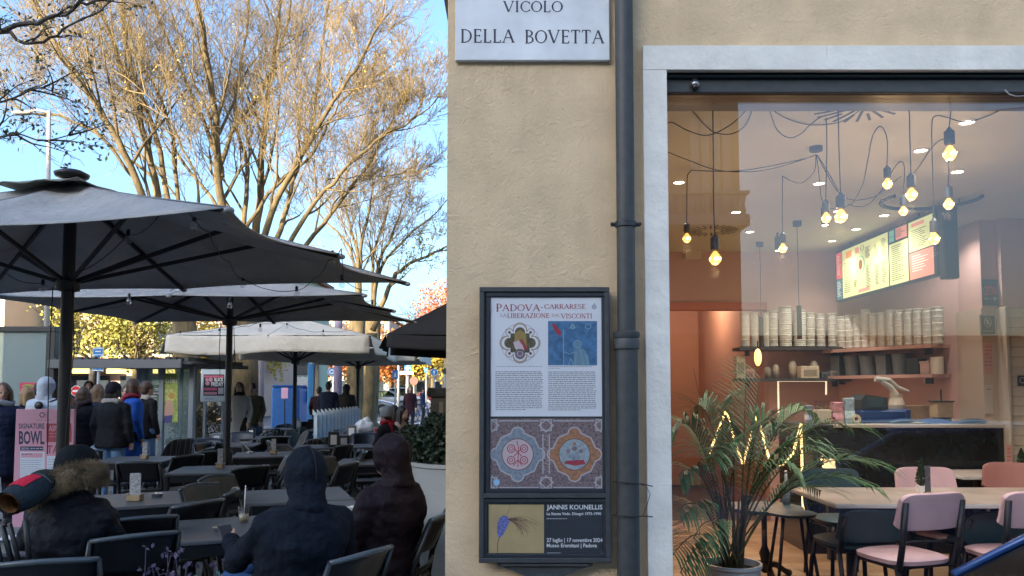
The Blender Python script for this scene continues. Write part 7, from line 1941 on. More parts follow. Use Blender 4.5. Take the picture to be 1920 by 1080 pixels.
def col(x0, x1, y0, y1, n_, m_=tx_):
    for k in range(n_): 
        y_ = y0 + (y1 - y0) * k / n_
        q.rect(x0, y_ + .011, x0 + (x1 - x0) * random.uniform(.5, 1), y_, m_, 3, 'small_print')
for a_ in ((.10, .20, .28, .92, 16), (.22, .26, .70, .85, 6), (.36, .42, .12, .35, 9), (.36, .42, .48, .92, 15), (.46, .50, .15, .4, 8), (.46, .51, .52, .92, 14), (.53, .58, .08, .42, 11), (.53, .58, .5, .92, 13), (.63, .76, .30, .95, 18), (.82, .97, .16, .48, 10), (.68, .77, .03, .18, 5)): col(*a_)
col(.01, .065, .62, .95, 10, wt); col(.01, .065, .08, .5, 9, wt); col(.82, .96, .6, .9, 7, wt); q.end()

# ------------------------------------------------------------------ shelves
shl = mat('shelf_dark', (.045, .045, .05), .6); shp = mat('shelf_pink', (.46, .27, .22), .7)
bowlm = mat('paper_bowl', (.62, .61, .55), .7, var=.12, vscale=60, stretch=(.3, .3, 6))
def shelf(label, p0, p1, dep, z, th, m_, nrm):
    t = thing('shelf', label, 'shelf', tuple(p0.lerp(p1, .5)))
    o = Vector((nrm[0], nrm[1], 0)).normalized() * dep
    a, b = Vector((p0.x, p0.y, z)), Vector((p1.x, p1.y, z)); dn = Vector((0, 0, -th))
    vs = [a, b, b + o, a + o]; vs = vs + [v + dn for v in vs]
    MB().add(vs, [(0, 1, 2, 3), (7, 6, 5, 4), (0, 4, 5, 1), (1, 5, 6, 2), (2, 6, 7, 3), (3, 7, 4, 0)]).build('board', m_, t, world=True)
    for f in (.1, .9):
        c = a.lerp(b, f) + o * .5 + Vector((0, 0, -th)); MB().box(c.x - .01, c.x + .01, c.y - .06, c.y + .06, c.z - .06, c.z).build('bracket', slate_d, t, world=True)
    return t
zs1, zs2 = at(1480, 652, 8.75).z, at(1480, 710, 8.75).z
shelf('upper dark shelf with tall bowl stacks on the back wall', Vector((gx(1374, 8.9), 8.895, 0)), Vector((gx(1575, 8.9), 8.895, 0)), .30, zs1, .035, shl, (0, -1))
shelf('lower dark shelf with boxes and cups on the back wall', Vector((gx(1374, 8.9), 8.895, 0)), Vector((gx(1575, 8.9), 8.895, 0)), .30, zs2, .03, shl, (0, -1))
wd = (pB - pA); wd.z = 0; wdn = wd.normalized(); wn = Vector((-wdn.y, wdn.x, 0)) * (1 if (-wdn.y) < 0 else -1)
def WP(f, off=0): return pA + wd * f + wn * off
zs3, zs4 = at(1583, 656, 8.7).z, at(1583, 705, 8.7).z
shelf('upper pink shelf running along the slanting service wall', WP(.02), WP(.72), .30, zs3, .035, shp, (wn.x, wn.y)); shelf('lower pink shelf running along the slanting service wall', WP(.02), WP(.72), .30, zs4, .035, shp, (wn.x, wn.y))
def bowls(label, p, h, r=.046, group='stacks of paper bowls on the shelves'):
    t = thing('bowl_stack', label, 'bowl stack', p, random.random() * .3, group)
    n_ = max(4, int(h / .02)); prof = [(.001, 0), (r * .8, 0)]
    for k in range(n_): z_ = h * (k + .6) / n_; prof += [(r * (.9 + .02 * (k % 2)), z_), (r * (.98 + .04 * (k % 3 == 0)), z_ + .3 * h / n_)]
    prof += [(r * .85, h), (.001, h * .97)]
    MB().lathe(prof, (0, 0, 0), 14).build('bowls', bowlm, t, True, auto=50)
    MB().lathe([(.001, 0), (r * .9, .003), (r * 1.02, .018), (r * 1.0, .02), (r * .8, .006), (.001, .004)], (0, 0, h), 14).build('top_bowl', bowlm, t, True)
ords = 'first second third fourth fifth sixth seventh eighth ninth tenth eleventh twelfth thirteenth fourteenth'.split()
for k, (px, top, wpx) in enumerate(((1399, 590, 17), (1417, 590, 14), (1438, 590, 13), (1452, 586, 17), (1475, 578, 24), (1502, 585, 24), (1522, 590, 17), (1541, 592, 17), (1563, 591, 17))):
    Y_ = 8.72; p = Vector((gx(px, Y_), Y_, zs1)); bowls('%s tall stack of paper bowls from the left on the dark shelf' % ords[k], p, at(px, top, Y_).z - zs1, wpx / 2 * Y_ / FPX)
for k in range(13):
    f = .05 + .66 * k / 12; p = WP(f, .16); p.z = zs3; s_ = p.y / FPX
    bowls('%s tall stack of paper bowls from the left on the pink shelf' % ords[k], p, (.355 if k != 4 else .40) + random.uniform(-.01, .015), .052)
# grey tubs, boxes on the lower shelves
tub = mat('tub_grey', (.13, .15, .15), .5, var=.1)
for k in range(5):
    p = WP(.06 + .085 * k * 1.25, .15); p.z = zs4; t = thing('storage_tub', '%s grey plastic tub from the left on the lower pink shelf' % ords[k], 'tub', p, random.uniform(-.3, .3), 'grey tubs on the lower pink shelf')
    MB().lathe([(.001, 0), (.075, 0), (.088, .19), (.094, .19), (.094, .205), (.001, .205)], (0, 0, 0), 4 if k in (0, 3) else 16, sy=.9).build('tub', tub, t, True, auto=40); MB().lathe([(.001, .207), (.097, .207), (.097, .225), (.001, .228)], (0, 0, 0), 4 if k in (0, 3) else 16, sy=.9).build('lid', mat('tub_lid', (.08, .09, .09), .5), t, True, auto=40)
for k, (f, w_, h, c_, lab) in enumerate(((.58, .13, .16, (.04, .05, .05), 'black box on the lower pink shelf'), (.645, .10, .13, (.55, .38, .33), 'pinkish box beside the black box'), (.70, .10, .17, (.62, .56, .45), 'cream paper roll at the end of the lower pink shelf'))):
    p = WP(f, .16); p.z = zs4; t = thing('storage_box', lab, 'box', p, .5)
    if k == 2: MB().lathe([(.001, 0), (.06, 0), (.06, h), (.02, h), (.02, h - .02), (.001, h - .02)], (0, 0, 0), 18).build('roll', mat('sbox%d' % k, c_, .7), t, True, auto=40)
    else: MB().box(-w_ / 2, w_ / 2, -w_ / 2, w_ / 2, 0, h, bv=.006).build('carton', mat('sbox%d' % k, c_, .7), t); MB().box(-w_ / 2 - .003, w_ / 2 + .003, -w_ / 2 - .003, w_ / 2 + .003, h * .8, h + .003).build('lid', mat('sbox%dl' % k, tuple(c * .8 for c in c_), .7), t)
for k, (px, w_, h, c_, lab) in enumerate(((1388, .10, .26, (.40, .36, .28), 'tall cream carton at the left end of the lower dark shelf'), (1402, .14, .11, (.52, .26, .24), 'pink packets on the lower dark shelf'), (1440, .08, .13, (.45, .42, .36), 'cream cup left on the lower dark shelf'), (1456, .07, .16, (.48, .44, .36), 'second cream cup on the lower dark shelf'), (1487, .09, .20, (.50, .45, .36), 'left bag of cups on the lower dark shelf'), (1512, .22, .14, (.56, .48, .34), 'wide cream box in the middle of the lower dark shelf'), (1527, .09, .20, (.50, .45, .36), 'right bag of cups on the lower dark shelf'), (1548, .12, .07, (.10, .11, .11), 'low dark tray near the right end of the lower dark shelf'), (1563, .11, .09, (.25, .25, .22), 'small grey box at the right end of the lower dark shelf'))):
    p = Vector((gx(px, 8.72), 8.72 - .06 * (k == 5), zs2)); t = thing('shelf_item', lab, 'container', p, random.uniform(-.2, .2))
    m_ = mat('sitem%d' % k, c_, .6, var=.15, vscale=25)
    if k in (2, 3, 4, 6): MB().lathe([(.001, 0), (w_ * .4, 0), (w_ * .5, h * .7), (w_ * .45, h * .82), (w_ * .25, h), (.001, h * .95)], (0, 0, 0), 14).build('body', m_, t, True); MB().tube([(0, 0, h * .93), (0, 0, h * 1.0)], w_ * .2, 8).build('neck', m_, t)
    else: MB().box(-w_ / 2, w_ / 2, -.05, .05, 0, h, bv=.006).build('body', m_, t); MB().box(-w_ * .35, w_ * .35, -.0535, -.0505, h * .2, h * .7).build('label_print', mat('sitemp%d' % k, tuple(c * .5 for c in c_), .6), t)
# LED outlined frame below the lower shelf
ledm = mat('led_warm', (1, .8, .5), .4, emit=(1, .62, .22), es=.75); ledw = mat('led_white', (1, 1, .9), .4, emit=(1, .80, .50), es=.22)
t = thing('led_frame', 'thin lit rectangular strip frame under the lower dark shelf', 'light strip', at(1505, 714, 8.7))
m = MB(); P_ = [at(1460, 780, 8.7), at(1459, 714, 8.7), at(1549, 714, 8.7), at(1549, 740, 8.7)]
for a, b in zip(P_, P_[1:]): m.tube([a, b], .010, 6)
m.build('strip', ledw, t, world=True)
# ------------------------------------------------------------------ counter
ctd = mat('counter_dark', (.012, .020, .028), .25, var=.1, coat=.4); cttop = mat('counter_top', (.50, .44, .36), .4)
CYf = 7.15; cz_ = at(1700, 795, CYf).z; cx0 = gx(1503, CYf); cx1 = gx(1884, CYf)
ct = thing('counter', 'long dark glossy serving counter with a thin pale top', 'counter', ((cx0 + cx1) / 2, CYf, FZ))
MB().box(cx0 + .02, cx1, CYf, CYf + .7, FZ, cz_ - .035, bv=.005).build('front', ctd, ct, world=True); MB().box(gx(1560, CYf), cx1 + .0, CYf - .03, CYf + .72, cz_ - .034, cz_, bv=.005).build('top', cttop, ct, world=True)
MB().box(cx0 + .02, gx(1559, CYf), CYf - .02, CYf + .72, cz_ - .034, cz_ - .006, bv=.004).build('dark_top', slate_d, ct, world=True)
MB().box(cx0 + .01, cx1, CYf - .012, CYf - .001, FZ, FZ + .1).build('kick_board', black, ct, world=True)
# zigzag LED line on the wall and counter end
zg = thing('zigzag_light', 'warm zigzag LED strip in three peaks running behind the palm', 'light strip', at(1420, 850, 7.4))
Z_ = [(1330, 850, 8.2), (1362, 768, 8.1), (1380, 835, 7.9), (1393, 870, 7.8), (1420, 778, 7.6), (1446, 875, 7.4), (1470, 870, 7.3), (1487, 850, 7.2), (1502, 795, 7.13), (1506, 957, 7.12)]
m = MB(); pts = [at(*p) for p in Z_]
for a, b in zip(pts, pts[1:]): m.tube([a, b], .011, 6)
m.build('strip', ledm, zg, world=True)
lamp(at(1345, 800, 7.9), 2.6, (1, .52, .24), .15, 'strip_light'); lamp(at(1450, 840, 7.2), .9, (1, .55, .22), .1, 'strip_light')
lamp((gx(1300, 10.8), 10.8, 2.85), 6, (1, .74, .58), .15, 'corridor_fill')  # extra lamp added to brighten the orange corridor, no fitting in view
t = thing('added_fill_lamp', 'added unseen lamp that brightens the orange corridor', 'ceiling lamp', (gx(1300, 10.8), 10.8, 2.95)); MB().lathe([(.001, 0), (.12, 0), (.14, .04), (.001, .05)], (0, 0, 0), 18).build('shade', dlm, t, True); MB().tube([(0, 0, .05), (0, 0, CZ - 2.95)], .008, 6).build('stem', sock, t)
# things on the counter
def P2(px, Y_=CYf + .25, dz=0): return Vector((gx(px, Y_), Y_, cz_ + dz))
def item(name, label, cat, px, parts, Y_=CYf + .25, rz=0):
    t = thing(name, label, cat, P2(px, Y_), rz)
    for nm, mb, m_ in parts: mb.build(nm, m_, t, False)
    return t
u = CYf / FPX
blu = mat('register_blue', (.015, .05, .17), .35); blk2 = mat('register_dark', (.03, .04, .045), .5)
item('cash_register', 'dark register with a blue tray on the counter', 'cash register', 1640, [('tray', MB().box(-.20, .24, -.14, .14, .001, .13, bv=.02), blu), ('body', MB().prism([(-.19, .131), (.06, .131), (.06, .24), (-.15, .27), (-.19, .22)], -.13, .13), blk2), ('screen', MB().cbox((-.06, -.135, .20), (.16, .01, .09)), mat('reg_screen', (.05, .08, .09), .2))])
j = item('juicer', 'pale cream juicer with a long lever on the counter', 'juicer', 1680, [('base', MB().lathe([(.001, .131), (.07, .131), (.075, .17), (.055, .24), (.06, .28), (.001, .28)], (0, 0, 0), 16), mat('juicer_cream', (.60, .52, .40), .4)), ('neck', MB().tube([(.0, 0, .26), (-.05, 0, .34), (-.14, 0, .40)], [.035, .03, .025], 8), mat('juicer_pale', (.52, .50, .44), .4)), ('lever', MB().tube([(-.20, 0, .42), (-.06, 0, .41), (.02, 0, .34), (.12, 0, .30)], [.028, .022, .018, .014], 8), mat('juicer_pale', (.52, .50, .44), .4)), ('foot', MB().box(-.10, .10, -.08, .08, .0, .1305, bv=.01), blu)], Y_=CYf + .35)
item('wood_box', 'small wooden box with black fittings on the counter', 'box', 1764, [('box', MB().box(-.075, .075, -.07, .07, .05, .20, bv=.005), mat('box_wood', (.42, .30, .17), .6, var=.2)), ('foot', MB().box(-.06, .06, -.06, .06, 0, .05), blk2), ('lid', MB().box(-.09, .09, -.075, .075, .2, .212, bv=.003), blk2), ('knob', MB().tube([(0, 0, .21), (0, 0, .32)], .008, 6), blk2)])
item('chopping_board', 'long wooden board and counter back edge beside the wooden box', 'board', 1725, [('board', MB().box(-.28, .22, .25, .29, .02, .16, bv=.005), mat('board_wood', (.24, .15, .09), .6, var=.25))])
item('blue_cloth', 'rumpled dark blue cloth lying on the counter', 'cloth', 1745, [('cloth', MB().grid(lambda a, b: ((a - .5) * .9, (b - .5) * .2 - .02, .02 + .03 * math.sin(a * 9) * math.sin(b * 5 + 1)), 20, 6), mat('cloth_blue', (.012, .05, .17), .6)), ('hem', MB().tube([((a / 20 - .5) * .9, -.125, .015 + .02 * math.sin(a * .45)) for a in range(21)], .006, 5), mat('cloth_hem', (.1, .2, .35), .6))], Y_=CYf + .14)
item('cup_dispenser', 'cream square tub filled with dark straws', 'tub', 1541, [('tub', MB().box(-.07, .07, -.05, .05, 0, .13, bv=.006), mat('tub_cream', (.55, .48, .36), .6)), ('straws', (lambda m: [m.tube([(x * .012, 0, .12), (x * .013, .01, .21)], .0035, 4) for x in range(-5, 6)] and m)(MB()), mat('straw_dark', (.10, .03, .02), .6))], Y_=CYf + .12)
for k, (px, w_, h, c_, lab) in enumerate(((1515, .055, .17, (.25, .30, .42), 'blue grey carton at the left end of the counter'), (1568, .10, .20, (.50, .20, .24), 'pink patterned stand with a dark figure on the counter'), (1590, .09, .24, (.28, .38, .44), 'tall pale blue dispenser on the counter'), (1558, .04, .12, (.20, .05, .06), 'small dark red bottle on the counter'))):
    item('counter_pack', lab, 'package', px, [('pack', MB().box(-w_ / 2, w_ / 2, -.03, .03, 0, h, bv=.005), mat('cpack%d' % k, c_, .5, var=.5, vscale=25)), ('band', MB().box(-w_ / 2 - .001, w_ / 2 + .001, -.031, .031, h * .2, h * .5), mat('cpackb%d' % k, tuple(min(1, c * 1.7 + .1) for c in c_), .5, var=.3, vscale=30))], Y_=CYf + .10)
t = thing('tape_roll', 'small cream roll lying on the counter edge', 'roll', P2(1603, CYf + .07, .045)); MB().lathe([(.018, -.02), (.042, -.02), (.042, .02), (.018, .02), (.018, -.02)], (0, 0, 0), 18, cap=False, M=Matrix.Rotation(PI / 2, 4, 'X')).build('roll', mat('tub_cream', (.55, .48, .36), .6), t, True, auto=40)
for k, px in enumerate((1738, 1754, 1776)):
    t = thing('hanging_cup', 'small pale cup hanging under the lower pink shelf, %s' % ('left', 'middle', 'right with a label')[k], 'cup', Vector((gx(px, 7.9), 7.9, zs4 - .10))); MB().lathe([(.001, 0), (.025, 0), (.035, .06), (.001, .062)], (0, 0, 0), 12).build('cup', mat('juicer_pale', (.52, .50, .44), .4), t, True, auto=40); MB().tube([(0, 0, .06), (0, 0, .10)], .004, 5).build('hook', black, t)
# fridge with glass door
fx0, fx1 = gx(1801, 7.72), gx(1845, 7.72); fz1 = at(1820, 590, 7.7).z
fg = thing('display_fridge', 'tall glass door fridge with bottles at the end of the shelves', 'fridge', ((fx0 + fx1) / 2, 7.72, FZ))
MB().box(fx0, fx1, 7.75, 8.2, FZ, fz1, bv=.01).build('cabinet', mat('fridge_grey', (.20, .22, .22), .5), fg, world=True)
MB().box(fx0, fx1, 7.68, 7.745, fz1 - .13, fz1, bv=.006).build('header', slate_d, fg, world=True)
MB().box(fx0 + .05, fx1 - .01, 7.735, 7.7485, cz_ - .3, fz1 - .15).build('lit_inside', mat('fridge_lit', (.5, .6, .58), .5, emit=(.6, .75, .7), es=.10), fg, world=True)
for k in range(3): MB().box(fx0 + .05, fx1 - .01, 7.70, 7.7345, fz1 - .34 - .26 * k, fz1 - .33 - .26 * k).build('rack', white, fg, world=True)
for k in range(9): 
    c = Vector((fx0 + .08 + (k % 3) * .05, 7.71, fz1 - .33 - .26 * (k // 3))); MB().lathe([(.001, 0), (.02, 0), (.02, .1), (.008, .14), (.008, .17), (.001, .17)], c, 10).build('bottle', mat('bottle%d' % (k % 3), ((.3, .03, .04), (.12, .09, .07), (.15, .2, .16))[k % 3], .3), fg, True, world=True)
MB().box(fx0 + .01, fx0 + .035, 7.66, 7.70, FZ + .2, fz1 - .14, bv=.004).build('door_frame', steel, fg, world=True); MB().box(fx0 + .036, fx1, 7.672, 7.678, FZ + .2, fz1 - .14).build('door_glass', thin_glass, fg, world=True)
# panel column right of the fridge, with notices
px0, px1 = gx(1845, 7.2), gx(1886, 7.2)
cp = struct(MB().box(px0, px1, 7.2, 7.7, FZ, at(1850, 578, 7.2).z).build('pillar', mat('column_cream', (.52, .42, .33), .6)))
struct(MB().box(gx(1836, 7.3), gx(1886, 7.3) , 7.21, 7.69, at(1850, 578, 7.2).z + .002, CZ).build('pillar_upper', wallpink))
def notice(label, x0, y0, x1, y1, Y_, bg, draw=None, rim=None):
    a, b = at(x0, y0, Y_), at(x1, y1, Y_); t = thing('notice', label, 'notice', ((a.x + b.x) / 2, Y_, b.z))
    MB().box(a.x, b.x, Y_ - .006, Y_, b.z, a.z, bv=.002).build('sheet', bg, t, world=True)
    if rim: MB().box(a.x - .012, b.x + .012, Y_ + .0003, Y_ + .008, b.z - .012, a.z + .012).build('rim', rim, t, world=True)
    if draw:
        q = Print(lambda u, v: at(u, v, Y_ - .006), (0, -1, 0), t); draw(q); q.end()
nav = mat('notice_navy', (.02, .028, .075), .5); ndk = mat('notice_dark', (.02, .018, .02), .5); npk = mat('notice_pink', (.55, .30, .26), .6); nrd = mat('notice_red', (.42, .05, .06), .6); npl = mat('notice_pale', (.52, .48, .42), .6)
notice('navy sign with red word CESTINI and a white arrow on the column', 1840, 524, 1871, 573, 7.19, nav, lambda q: (q.text('CESTINI', 1843, 553, 1868, 537, nrd, 2, bold=.03), q.words(1845, 560, 1854, npl, 3), q.line([(1856, 560), (1868, 560)], 1.2, npl, 2), q.line([(1864, 557), (1868, 560), (1864, 563)], 1.2, npl, 2)))
notice('salmon poster with a round emblem left of the navy sign', 1798, 528, 1838, 590, 7.66, mat('poster_salmon', (.62, .22, .14), .6), lambda q: (q.disc(1817, 551, 16, mat('poster_salmon_deep', (.50, .13, .09), .6), 1, n=32), q.ring(1817, 551, 7, 1.5, mat('poster_salmon', (.62, .22, .14), .6), 2)))
notice('dark framed pictogram notice with a crossed out symbol', 1839, 592, 1866, 627, 7.15, ndk, lambda q: (q.ring(1852, 604, 6, 1.4, npl, 2, ry=9), q.line([(1847, 597), (1857, 611)], 1.4, npl, 2), q.disc(1852, 604, 2, npl, 2, ry=5), q.words(1843, 621, 1862, npl, 2)), npl)
notice('pink leaflet with red lines lower on the column', 1844, 644, 1861, 700, 7.18, npk, lambda q: [q.words(1846, 650 + k * 7, 1859, nrd if k < 3 else inkg, 3) for k in range(6)])
notice('pale leaflet lowest on the column', 1846, 722, 1863, 776, 7.18, npl, lambda q: q.words(1850, 730, 1858, inkg, 3))
notice('small dark pictogram on the tiled wall at the right edge', 1907, 704, 1925, 724, 7.12, ndk, lambda q: q.ring(1917, 713, 5, 1.2, npl, 2), npl)
notice('pink card standing on the right hand table', 1886, 834, 1898, 874, 6.9, npk, lambda q: [q.words(1888, 842 + k * 7, 1896, nrd, 2.5) for k in range(4)])
struct(bpy.data.objects['pillar_upper'])

# ------------------------------------------------------------------ tables and chairs inside
tmar = mat('table_marble', (.50, .42, .36), .25, var=.18, vscale=3); tedge = mat('table_edge', (.58, .60, .58), .35)
def itable(label, x0, x1, y0, y1, z=.855, legs=None):
    t = thing('marble_table', label, 'table', ((x0 + x1) / 2, (y0 + y1) / 2, FZ))
    MB().box(x0, x1, y0, y1, z - .03, z - .003, bv=.004).build('edge', tedge, t, world=True); MB().box(x0 + .003, x1 - .003, y0 + .003, y1 - .003, z - .0028, z, bv=.001).build('top', tmar, t, world=True)
    for x_ in (x0 + .28, x1 - .28):
        m = MB().tube([(x_, (y0 + y1) / 2, FZ), (x_, (y0 + y1) / 2, z - .031)], .035, 12); m.lathe([(.001, 0), (.20, 0), (.20, .02), (.05, .05), (.001, .05)], (x_, (y0 + y1) / 2, FZ), 20); m.build('leg', black, t, True, world=True, auto=40)
    return t
a = at(1561, 950, 5.05)
itable('long marble topped table behind the pink chairs', gx(1561, 5.05), 4.6, 5.05, 5.9, at(1700, 945, 5.05).z)
itable('second marble topped table further back at the right', gx(1800, 6.45), 5.3, 6.45, 7.0, at(1850, 893, 6.45).z)
pkc = mat('chair_pink', (.66, .45, .49), .45, var=.06, vscale=8, bump=.1); tlc = mat('chair_teal', (.02, .055, .07), .5, var=.15); drc = mat('chair_rust', (.34, .14, .12), .5)
def ichair(label, x, y, face, m_, back_top=.885, w_=.50, first=None):
    """face: heading of the sitter, 0 = away from the camera, positive turns left"""
    t = thing('cafe_chair', label, 'chair', (x, y, FZ), math.radians(face), 'chairs inside the shop')
    h = w_ / 2
    def bk(u, v): return ((u - .5) * w_ * (1 - .05 * v), -.20 - .05 * v - .035 * (1 - (2 * u - 1) ** 2), back_top - .22 + .22 * v)
    def rnd(u, v):   # rounded corners
        s_ = .5 - .5 * math.cos(PI * u); q_ = bk(u, v); e = abs(2 * u - 1) ** 8 * abs(2 * v - 1) ** 3 * .035
        return (q_[0], q_[1], q_[2] - math.copysign(e, v - .5))
    q = MB().grid(rnd, 20, 10).build('backrest', m_, t, True); s_ = q.modifiers.new('s', 'SOLIDIFY'); s_.thickness = .03; s_.offset = 0; b = q.modifiers.new('b', 'BEVEL'); b.width = .010; b.segments = 3
    MB().loft([(0, 0, .445, .20, .19, .6), (0, 0, .45, .225, .215, .6), (0, 0, .475, .23, .22, .6), (0, 0, .488, .20, .19, .6)], 28).build('seat', m_, t, True, auto=60)
    for k in (-1, 1):
        MB().tube([(k * .18, .17, .44), (k * .20, .19, .30), (k * .215, .205, .0)], .0155, 8).build('leg', black, t, True)
        MB().tube([(k * .17, -.10, .435), (k * .205, -.19, .44), (k * .215, -.225, .56), (k * .215, -.262, back_top - .05)], .0195, 8).build('back_post', black, t, True)
        MB().tube([(k * .205, -.17, .44), (k * .215, -.22, .25), (k * .22, -.25, .0)], .0155, 8).build('leg', black, t, True)
    MB().tube([(-.18, .16, .43), (-.19, -.16, .43), (.19, -.16, .43), (.18, .16, .43)], .011, 6, closed=True).build('under_frame', black, t, True)
    MB().tube([(-.205, -.235, .60), (0, -.262, .60), (.205, -.235, .60)], .009, 6).build('cross_bar', black, t, True)
    return t
ichair('pink cafe chair nearest the glass with its back to us', gx(1678, 4.9), 4.88, 18, pkc)
ichair('pink cafe chair at the right with its back partly cut by the car', gx(1885, 4.95), 4.95, 6, pkc)
ichair('pink chair facing us beyond the long marble table', gx(1755, 6.15), 6.12, 180, pkc, .86)
ichair('rust pink chair at the right edge beyond the long table', gx(1905, 6.1), 6.1, 150, drc, .90)
ichair('dark teal chair facing us beyond the left end of the long table', gx(1578, 6.2), 6.2, 184, tlc, .84, .52)
ichair('dark teal chair under the long table left of the nearest pink chair', gx(1592, 5.35), 5.35, 8, tlc, .72)
ichair('dark teal chair under the long table at the right', gx(1810, 5.5), 5.5, 10, tlc, .68)
ichair('pink chair half hidden between the two nearest pink chairs', gx(1782, 5.6), 5.6, 200, pkc, .70)
bt = thing('bistro_table', 'small round dark bistro table with an ornate iron foot behind the palm', 'table', (gx(1428, 6.2), 6.2, FZ))
MB().lathe([(.001, .54), (.29, .54), (.30, .55), (.30, .57), (.001, .575)], (0, 0, 0), 32).build('top', tlc, bt, True, auto=40)
MB().lathe([(.02, .05), (.045, .08), (.03, .14), (.045, .2), (.022, .26), (.022, .52), (.06, .54)], (0, 0, 0), 14, cap=False).build('column', black, bt, True)
for k in range(3): a_ = k * 2 * PI / 3 + .5; MB().tube([(0, 0, .12), (.12 * math.cos(a_), .12 * math.sin(a_), .10), (.22 * math.cos(a_), .22 * math.sin(a_), .04), (.27 * math.cos(a_), .27 * math.sin(a_), .015)], [.03, .025, .022, .03], 8).build('foot', black, bt, True)
st = thing('bar_stool', 'dark stool with splayed legs right of the bistro table', 'stool', (gx(1480, 5.9), 5.9, FZ))
MB().lathe([(.001, .55), (.17, .55), (.18, .57), (.001, .585)], (0, 0, 0), 24).build('seat', tlc, st, True, auto=40)
for k in range(4): a_ = k * PI / 2 + .7; MB().tube([(.12 * math.cos(a_), .12 * math.sin(a_), .55), (.22 * math.cos(a_), .22 * math.sin(a_), 0)], .013, 8).build('leg', black, st, True)
def cyp(label, px, Y_, z, h=.17, s_=1):
    t = thing('mini_cypress', label, 'plant', (gx(px, Y_), Y_, z)); MB().lathe([(.001, 0), (.026, 0), (.036, .07), (.032, .07), (.001, .065)], (0, 0, 0), 16).build('pot', white, t, True, auto=40)
    g_ = np.random.default_rng(int(px)); n_ = 900; v = g_.random(n_) ** .8; a_ = g_.random(n_) * 6.28; r = .042 * (1 - v) ** .7 * (1 - .5 * (v < .1)) * g_.uniform(.5, 1.1, n_)
    stuff(leafmesh('foliage', np.stack([r * np.cos(a_), r * np.sin(a_), .07 + h * v], 1), .016, mat('cypress', (.02, .05, .02), .7), t, g_)); MB().tube([(0, 0, .06), (0, 0, .2)], .01, 6).build('stem', barkd, t)
zt_ = at(1700, 945, 5.05).z
cyp('tiny potted cypress on the long marble table', 1722, 5.45, zt_, .19); cyp('tiny potted cypress on the table at the right edge', 1910, 6.7, at(1850, 893, 6.45).z, .14)
t = thing('table_card', 'dark menu card beside the tiny cypress on the long table', 'menu card', (gx(1734, 5.42), 5.42, zt_), .2); MB().box(-.022, .022, -.004, .004, 0, .21, bv=.002).build('card', mat('card_dark', (.08, .09, .11), .4, var=.5, vscale=60), t); MB().box(-.03, .03, -.02, .02, 0, .03, bv=.003).build('foot', wood, t)
t = thing('bottle', 'slim pale bottle standing on the bistro table behind the palm', 'bottle', (gx(1470, 6.3), 6.3, FZ + .57)); MB().lathe([(.001, 0), (.03, 0), (.03, .15), (.012, .2), (.012, .25), (.001, .25)], (0, 0, 0), 14).build('glass_body', mat('bottle_pale', (.35, .40, .42), .2), t, True); MB().lathe([(.013, .25), (.014, .27), (.001, .272)], (0, 0, 0), 10).build('cap', steel, t, True)
t = thing('glowing_vase', 'glowing pale ornament with sparkling lights right of the palm', 'ornament', (gx(1552, 6.9), 6.9, .78)); MB().lathe([(.001, 0), (.05, 0), (.06, .06), (.045, .16), (.05, .20), (.001, .2)], (0, 0, 0), 14).build('shade', mat('vase_lit', (.7, .5, .3), .4, emit=(1, .6, .3), es=.35), t, True)
for k in range(8): MB().ell((-.06 + .012 * (k % 3) - .03, -.05, .02 + .03 * k), .009, 8, 6).build('fairy_bulb', ledm, t)
MB().box(-.12, .12, -.06, .08, -.12, -.001, bv=.01).build('plinth', slate_d, t)
MB().box(-.03, .03, -.03, .03, -.68, -.121).build('stand', slate_d, t)

# ------------------------------------------------------------------ palm
pp = thing('palm', 'large potted palm with arching feathery fronds right behind the glass', 'palm', (gx(1368, 4.75), 4.75, FZ))
MB().lathe([(.001, 0), (.13, 0), (.165, .42), (.175, .43), (.175, .45), (.16, .45), (.158, .40), (.001, .40)], (0, 0, 0), 32).build('pot', mat('pot_white', (.62, .66, .64), .35), pp, True, auto=40)
MB().lathe([(.001, .41), (.157, .41), (.157, .405)], (0, 0, 0), 20).build('soil', mat('soil', (.03, .02, .015), .95), pp)
palmm = mat('palm_leaf', (.075, .20, .075), .45, var=.35, vscale=6, spec=.4); stem_m = mat('palm_stem', (.12, .11, .04), .6)
rr = random.Random(12)
PB = pp.location
ends = [(1262, 800, 4.6), (1272, 890, 4.5), (1300, 765, 5.0), (1345, 770, 4.9), (1400, 690, 4.9), (1425, 705, 5.0), (1470, 740, 5.0), (1530, 775, 4.9), (1590, 800, 4.8), (1632, 870, 4.7), (1610, 905, 4.6), (1560, 850, 5.1), (1500, 880, 4.4), (1440, 860, 4.35), (1380, 850, 4.3), (1320, 850, 4.35), (1268, 960, 4.35), (1262, 1040, 4.3), (1300, 1010, 4.25), (1275, 1075, 4.35), (1385, 770, 5.1), (1540, 920, 5.0), (1480, 810, 5.2), (1330, 820, 5.1), (1420, 900, 4.25), (1350, 930, 4.3), (1395, 820, 4.6), (1300, 880, 4.8), (1450, 790, 4.8), (1520, 840, 4.6)]
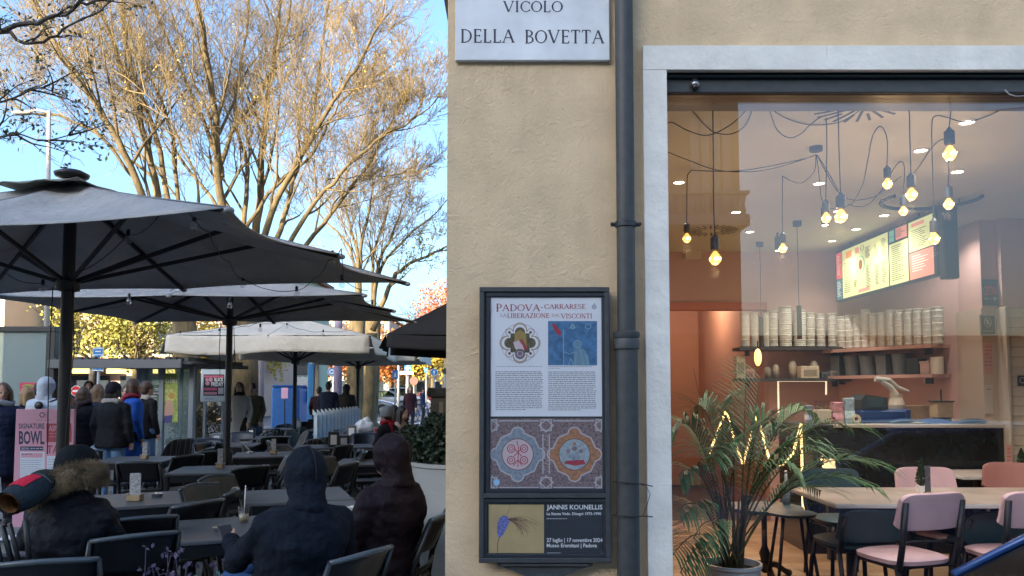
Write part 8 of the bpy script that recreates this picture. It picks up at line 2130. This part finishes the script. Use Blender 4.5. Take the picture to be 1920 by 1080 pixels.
for k, (px, py, Y_) in enumerate(ends):
    e = at(px, py, Y_) - PB; b = Vector((rr.uniform(-.06, .06), rr.uniform(-.06, .06), .40))
    hz_ = Vector((e.x, e.y, 0)); 
    droop = e.z < .75
    top = Vector((e.x * .45, e.y * .45, max(e.z, .55) + (.16 if not droop else .22)))
    P_ = []
    if k in (6, 13, 20, 24, 27, 25): continue
    for i in range(15):
        u_ = i / 14; P_.append(b * (1 - u_) ** 2 + top * 2 * u_ * (1 - u_) + e * u_ * u_ if not (py < 720) else b.lerp(e, u_) + Vector((0, 0, .05 * math.sin(PI * u_))))
    fr_o = MB().tube(P_, [.007 - .005 * i / 14 for i in range(15)], 5).build('frond', stem_m, pp, True)
    m = MB(); n_ = 54; Ln = sum((P_[i + 1] - P_[i]).length for i in range(14))
    for j in range(n_):
        f = .30 + .70 * j / n_; x = f * 14; i = min(int(x), 13); c = P_[i].lerp(P_[i + 1], x - i); d = (P_[i + 1] - P_[i]).normalized()
        sd_ = d.cross(Vector((0, 0, 1))); sd_ = sd_.normalized() if sd_.length > .05 else Vector((1, 0, 0)); s1 = (-1) ** j
        L2 = .34 * math.sin(PI * min(1, .18 + .78 * (1 - (f - .30) / .7) ** .8)) * min(1, Ln * 1.2) * rr.uniform(.8, 1.1)
        w_ = .0058; dr = (d * .75 + sd_ * s1 * .8 + Vector((0, 0, .10))).normalized(); up_ = Vector((0, 0, 1)).cross(dr).normalized() * w_
        q1 = c + dr * L2 * .45; q2 = q1 + (dr + Vector((0, 0, -.35))).normalized() * L2 * .35; q3 = q2 + (dr + Vector((0, 0, -.9))).normalized() * L2 * .25
        m.add([c - up_ * .6, c + up_ * .6, q1 + up_, q1 - up_, q2 + up_ * .8, q2 - up_ * .8, q3], [(0, 1, 2, 3), (3, 2, 4, 5), (5, 4, 6)])
    stuff(m.build('leaflets', palmm, fr_o))
m = MB()
for k in range(10): a_ = rr.random() * 6.28; m.tube([(.05 * math.cos(a_), .05 * math.sin(a_), .39), (.07 * math.cos(a_), .07 * math.sin(a_), .62), (.10 * math.cos(a_), .10 * math.sin(a_), .85)], [.012, .010, .006], 6)
m.build('stem', mat('cane', (.10, .075, .035), .7, var=.3), pp, True)
MB().tube([(-.02, 0, .6), tuple(at(1300, 690, 5.1) - PB)], [.005, .002], 5).build('spear', stem_m, pp)
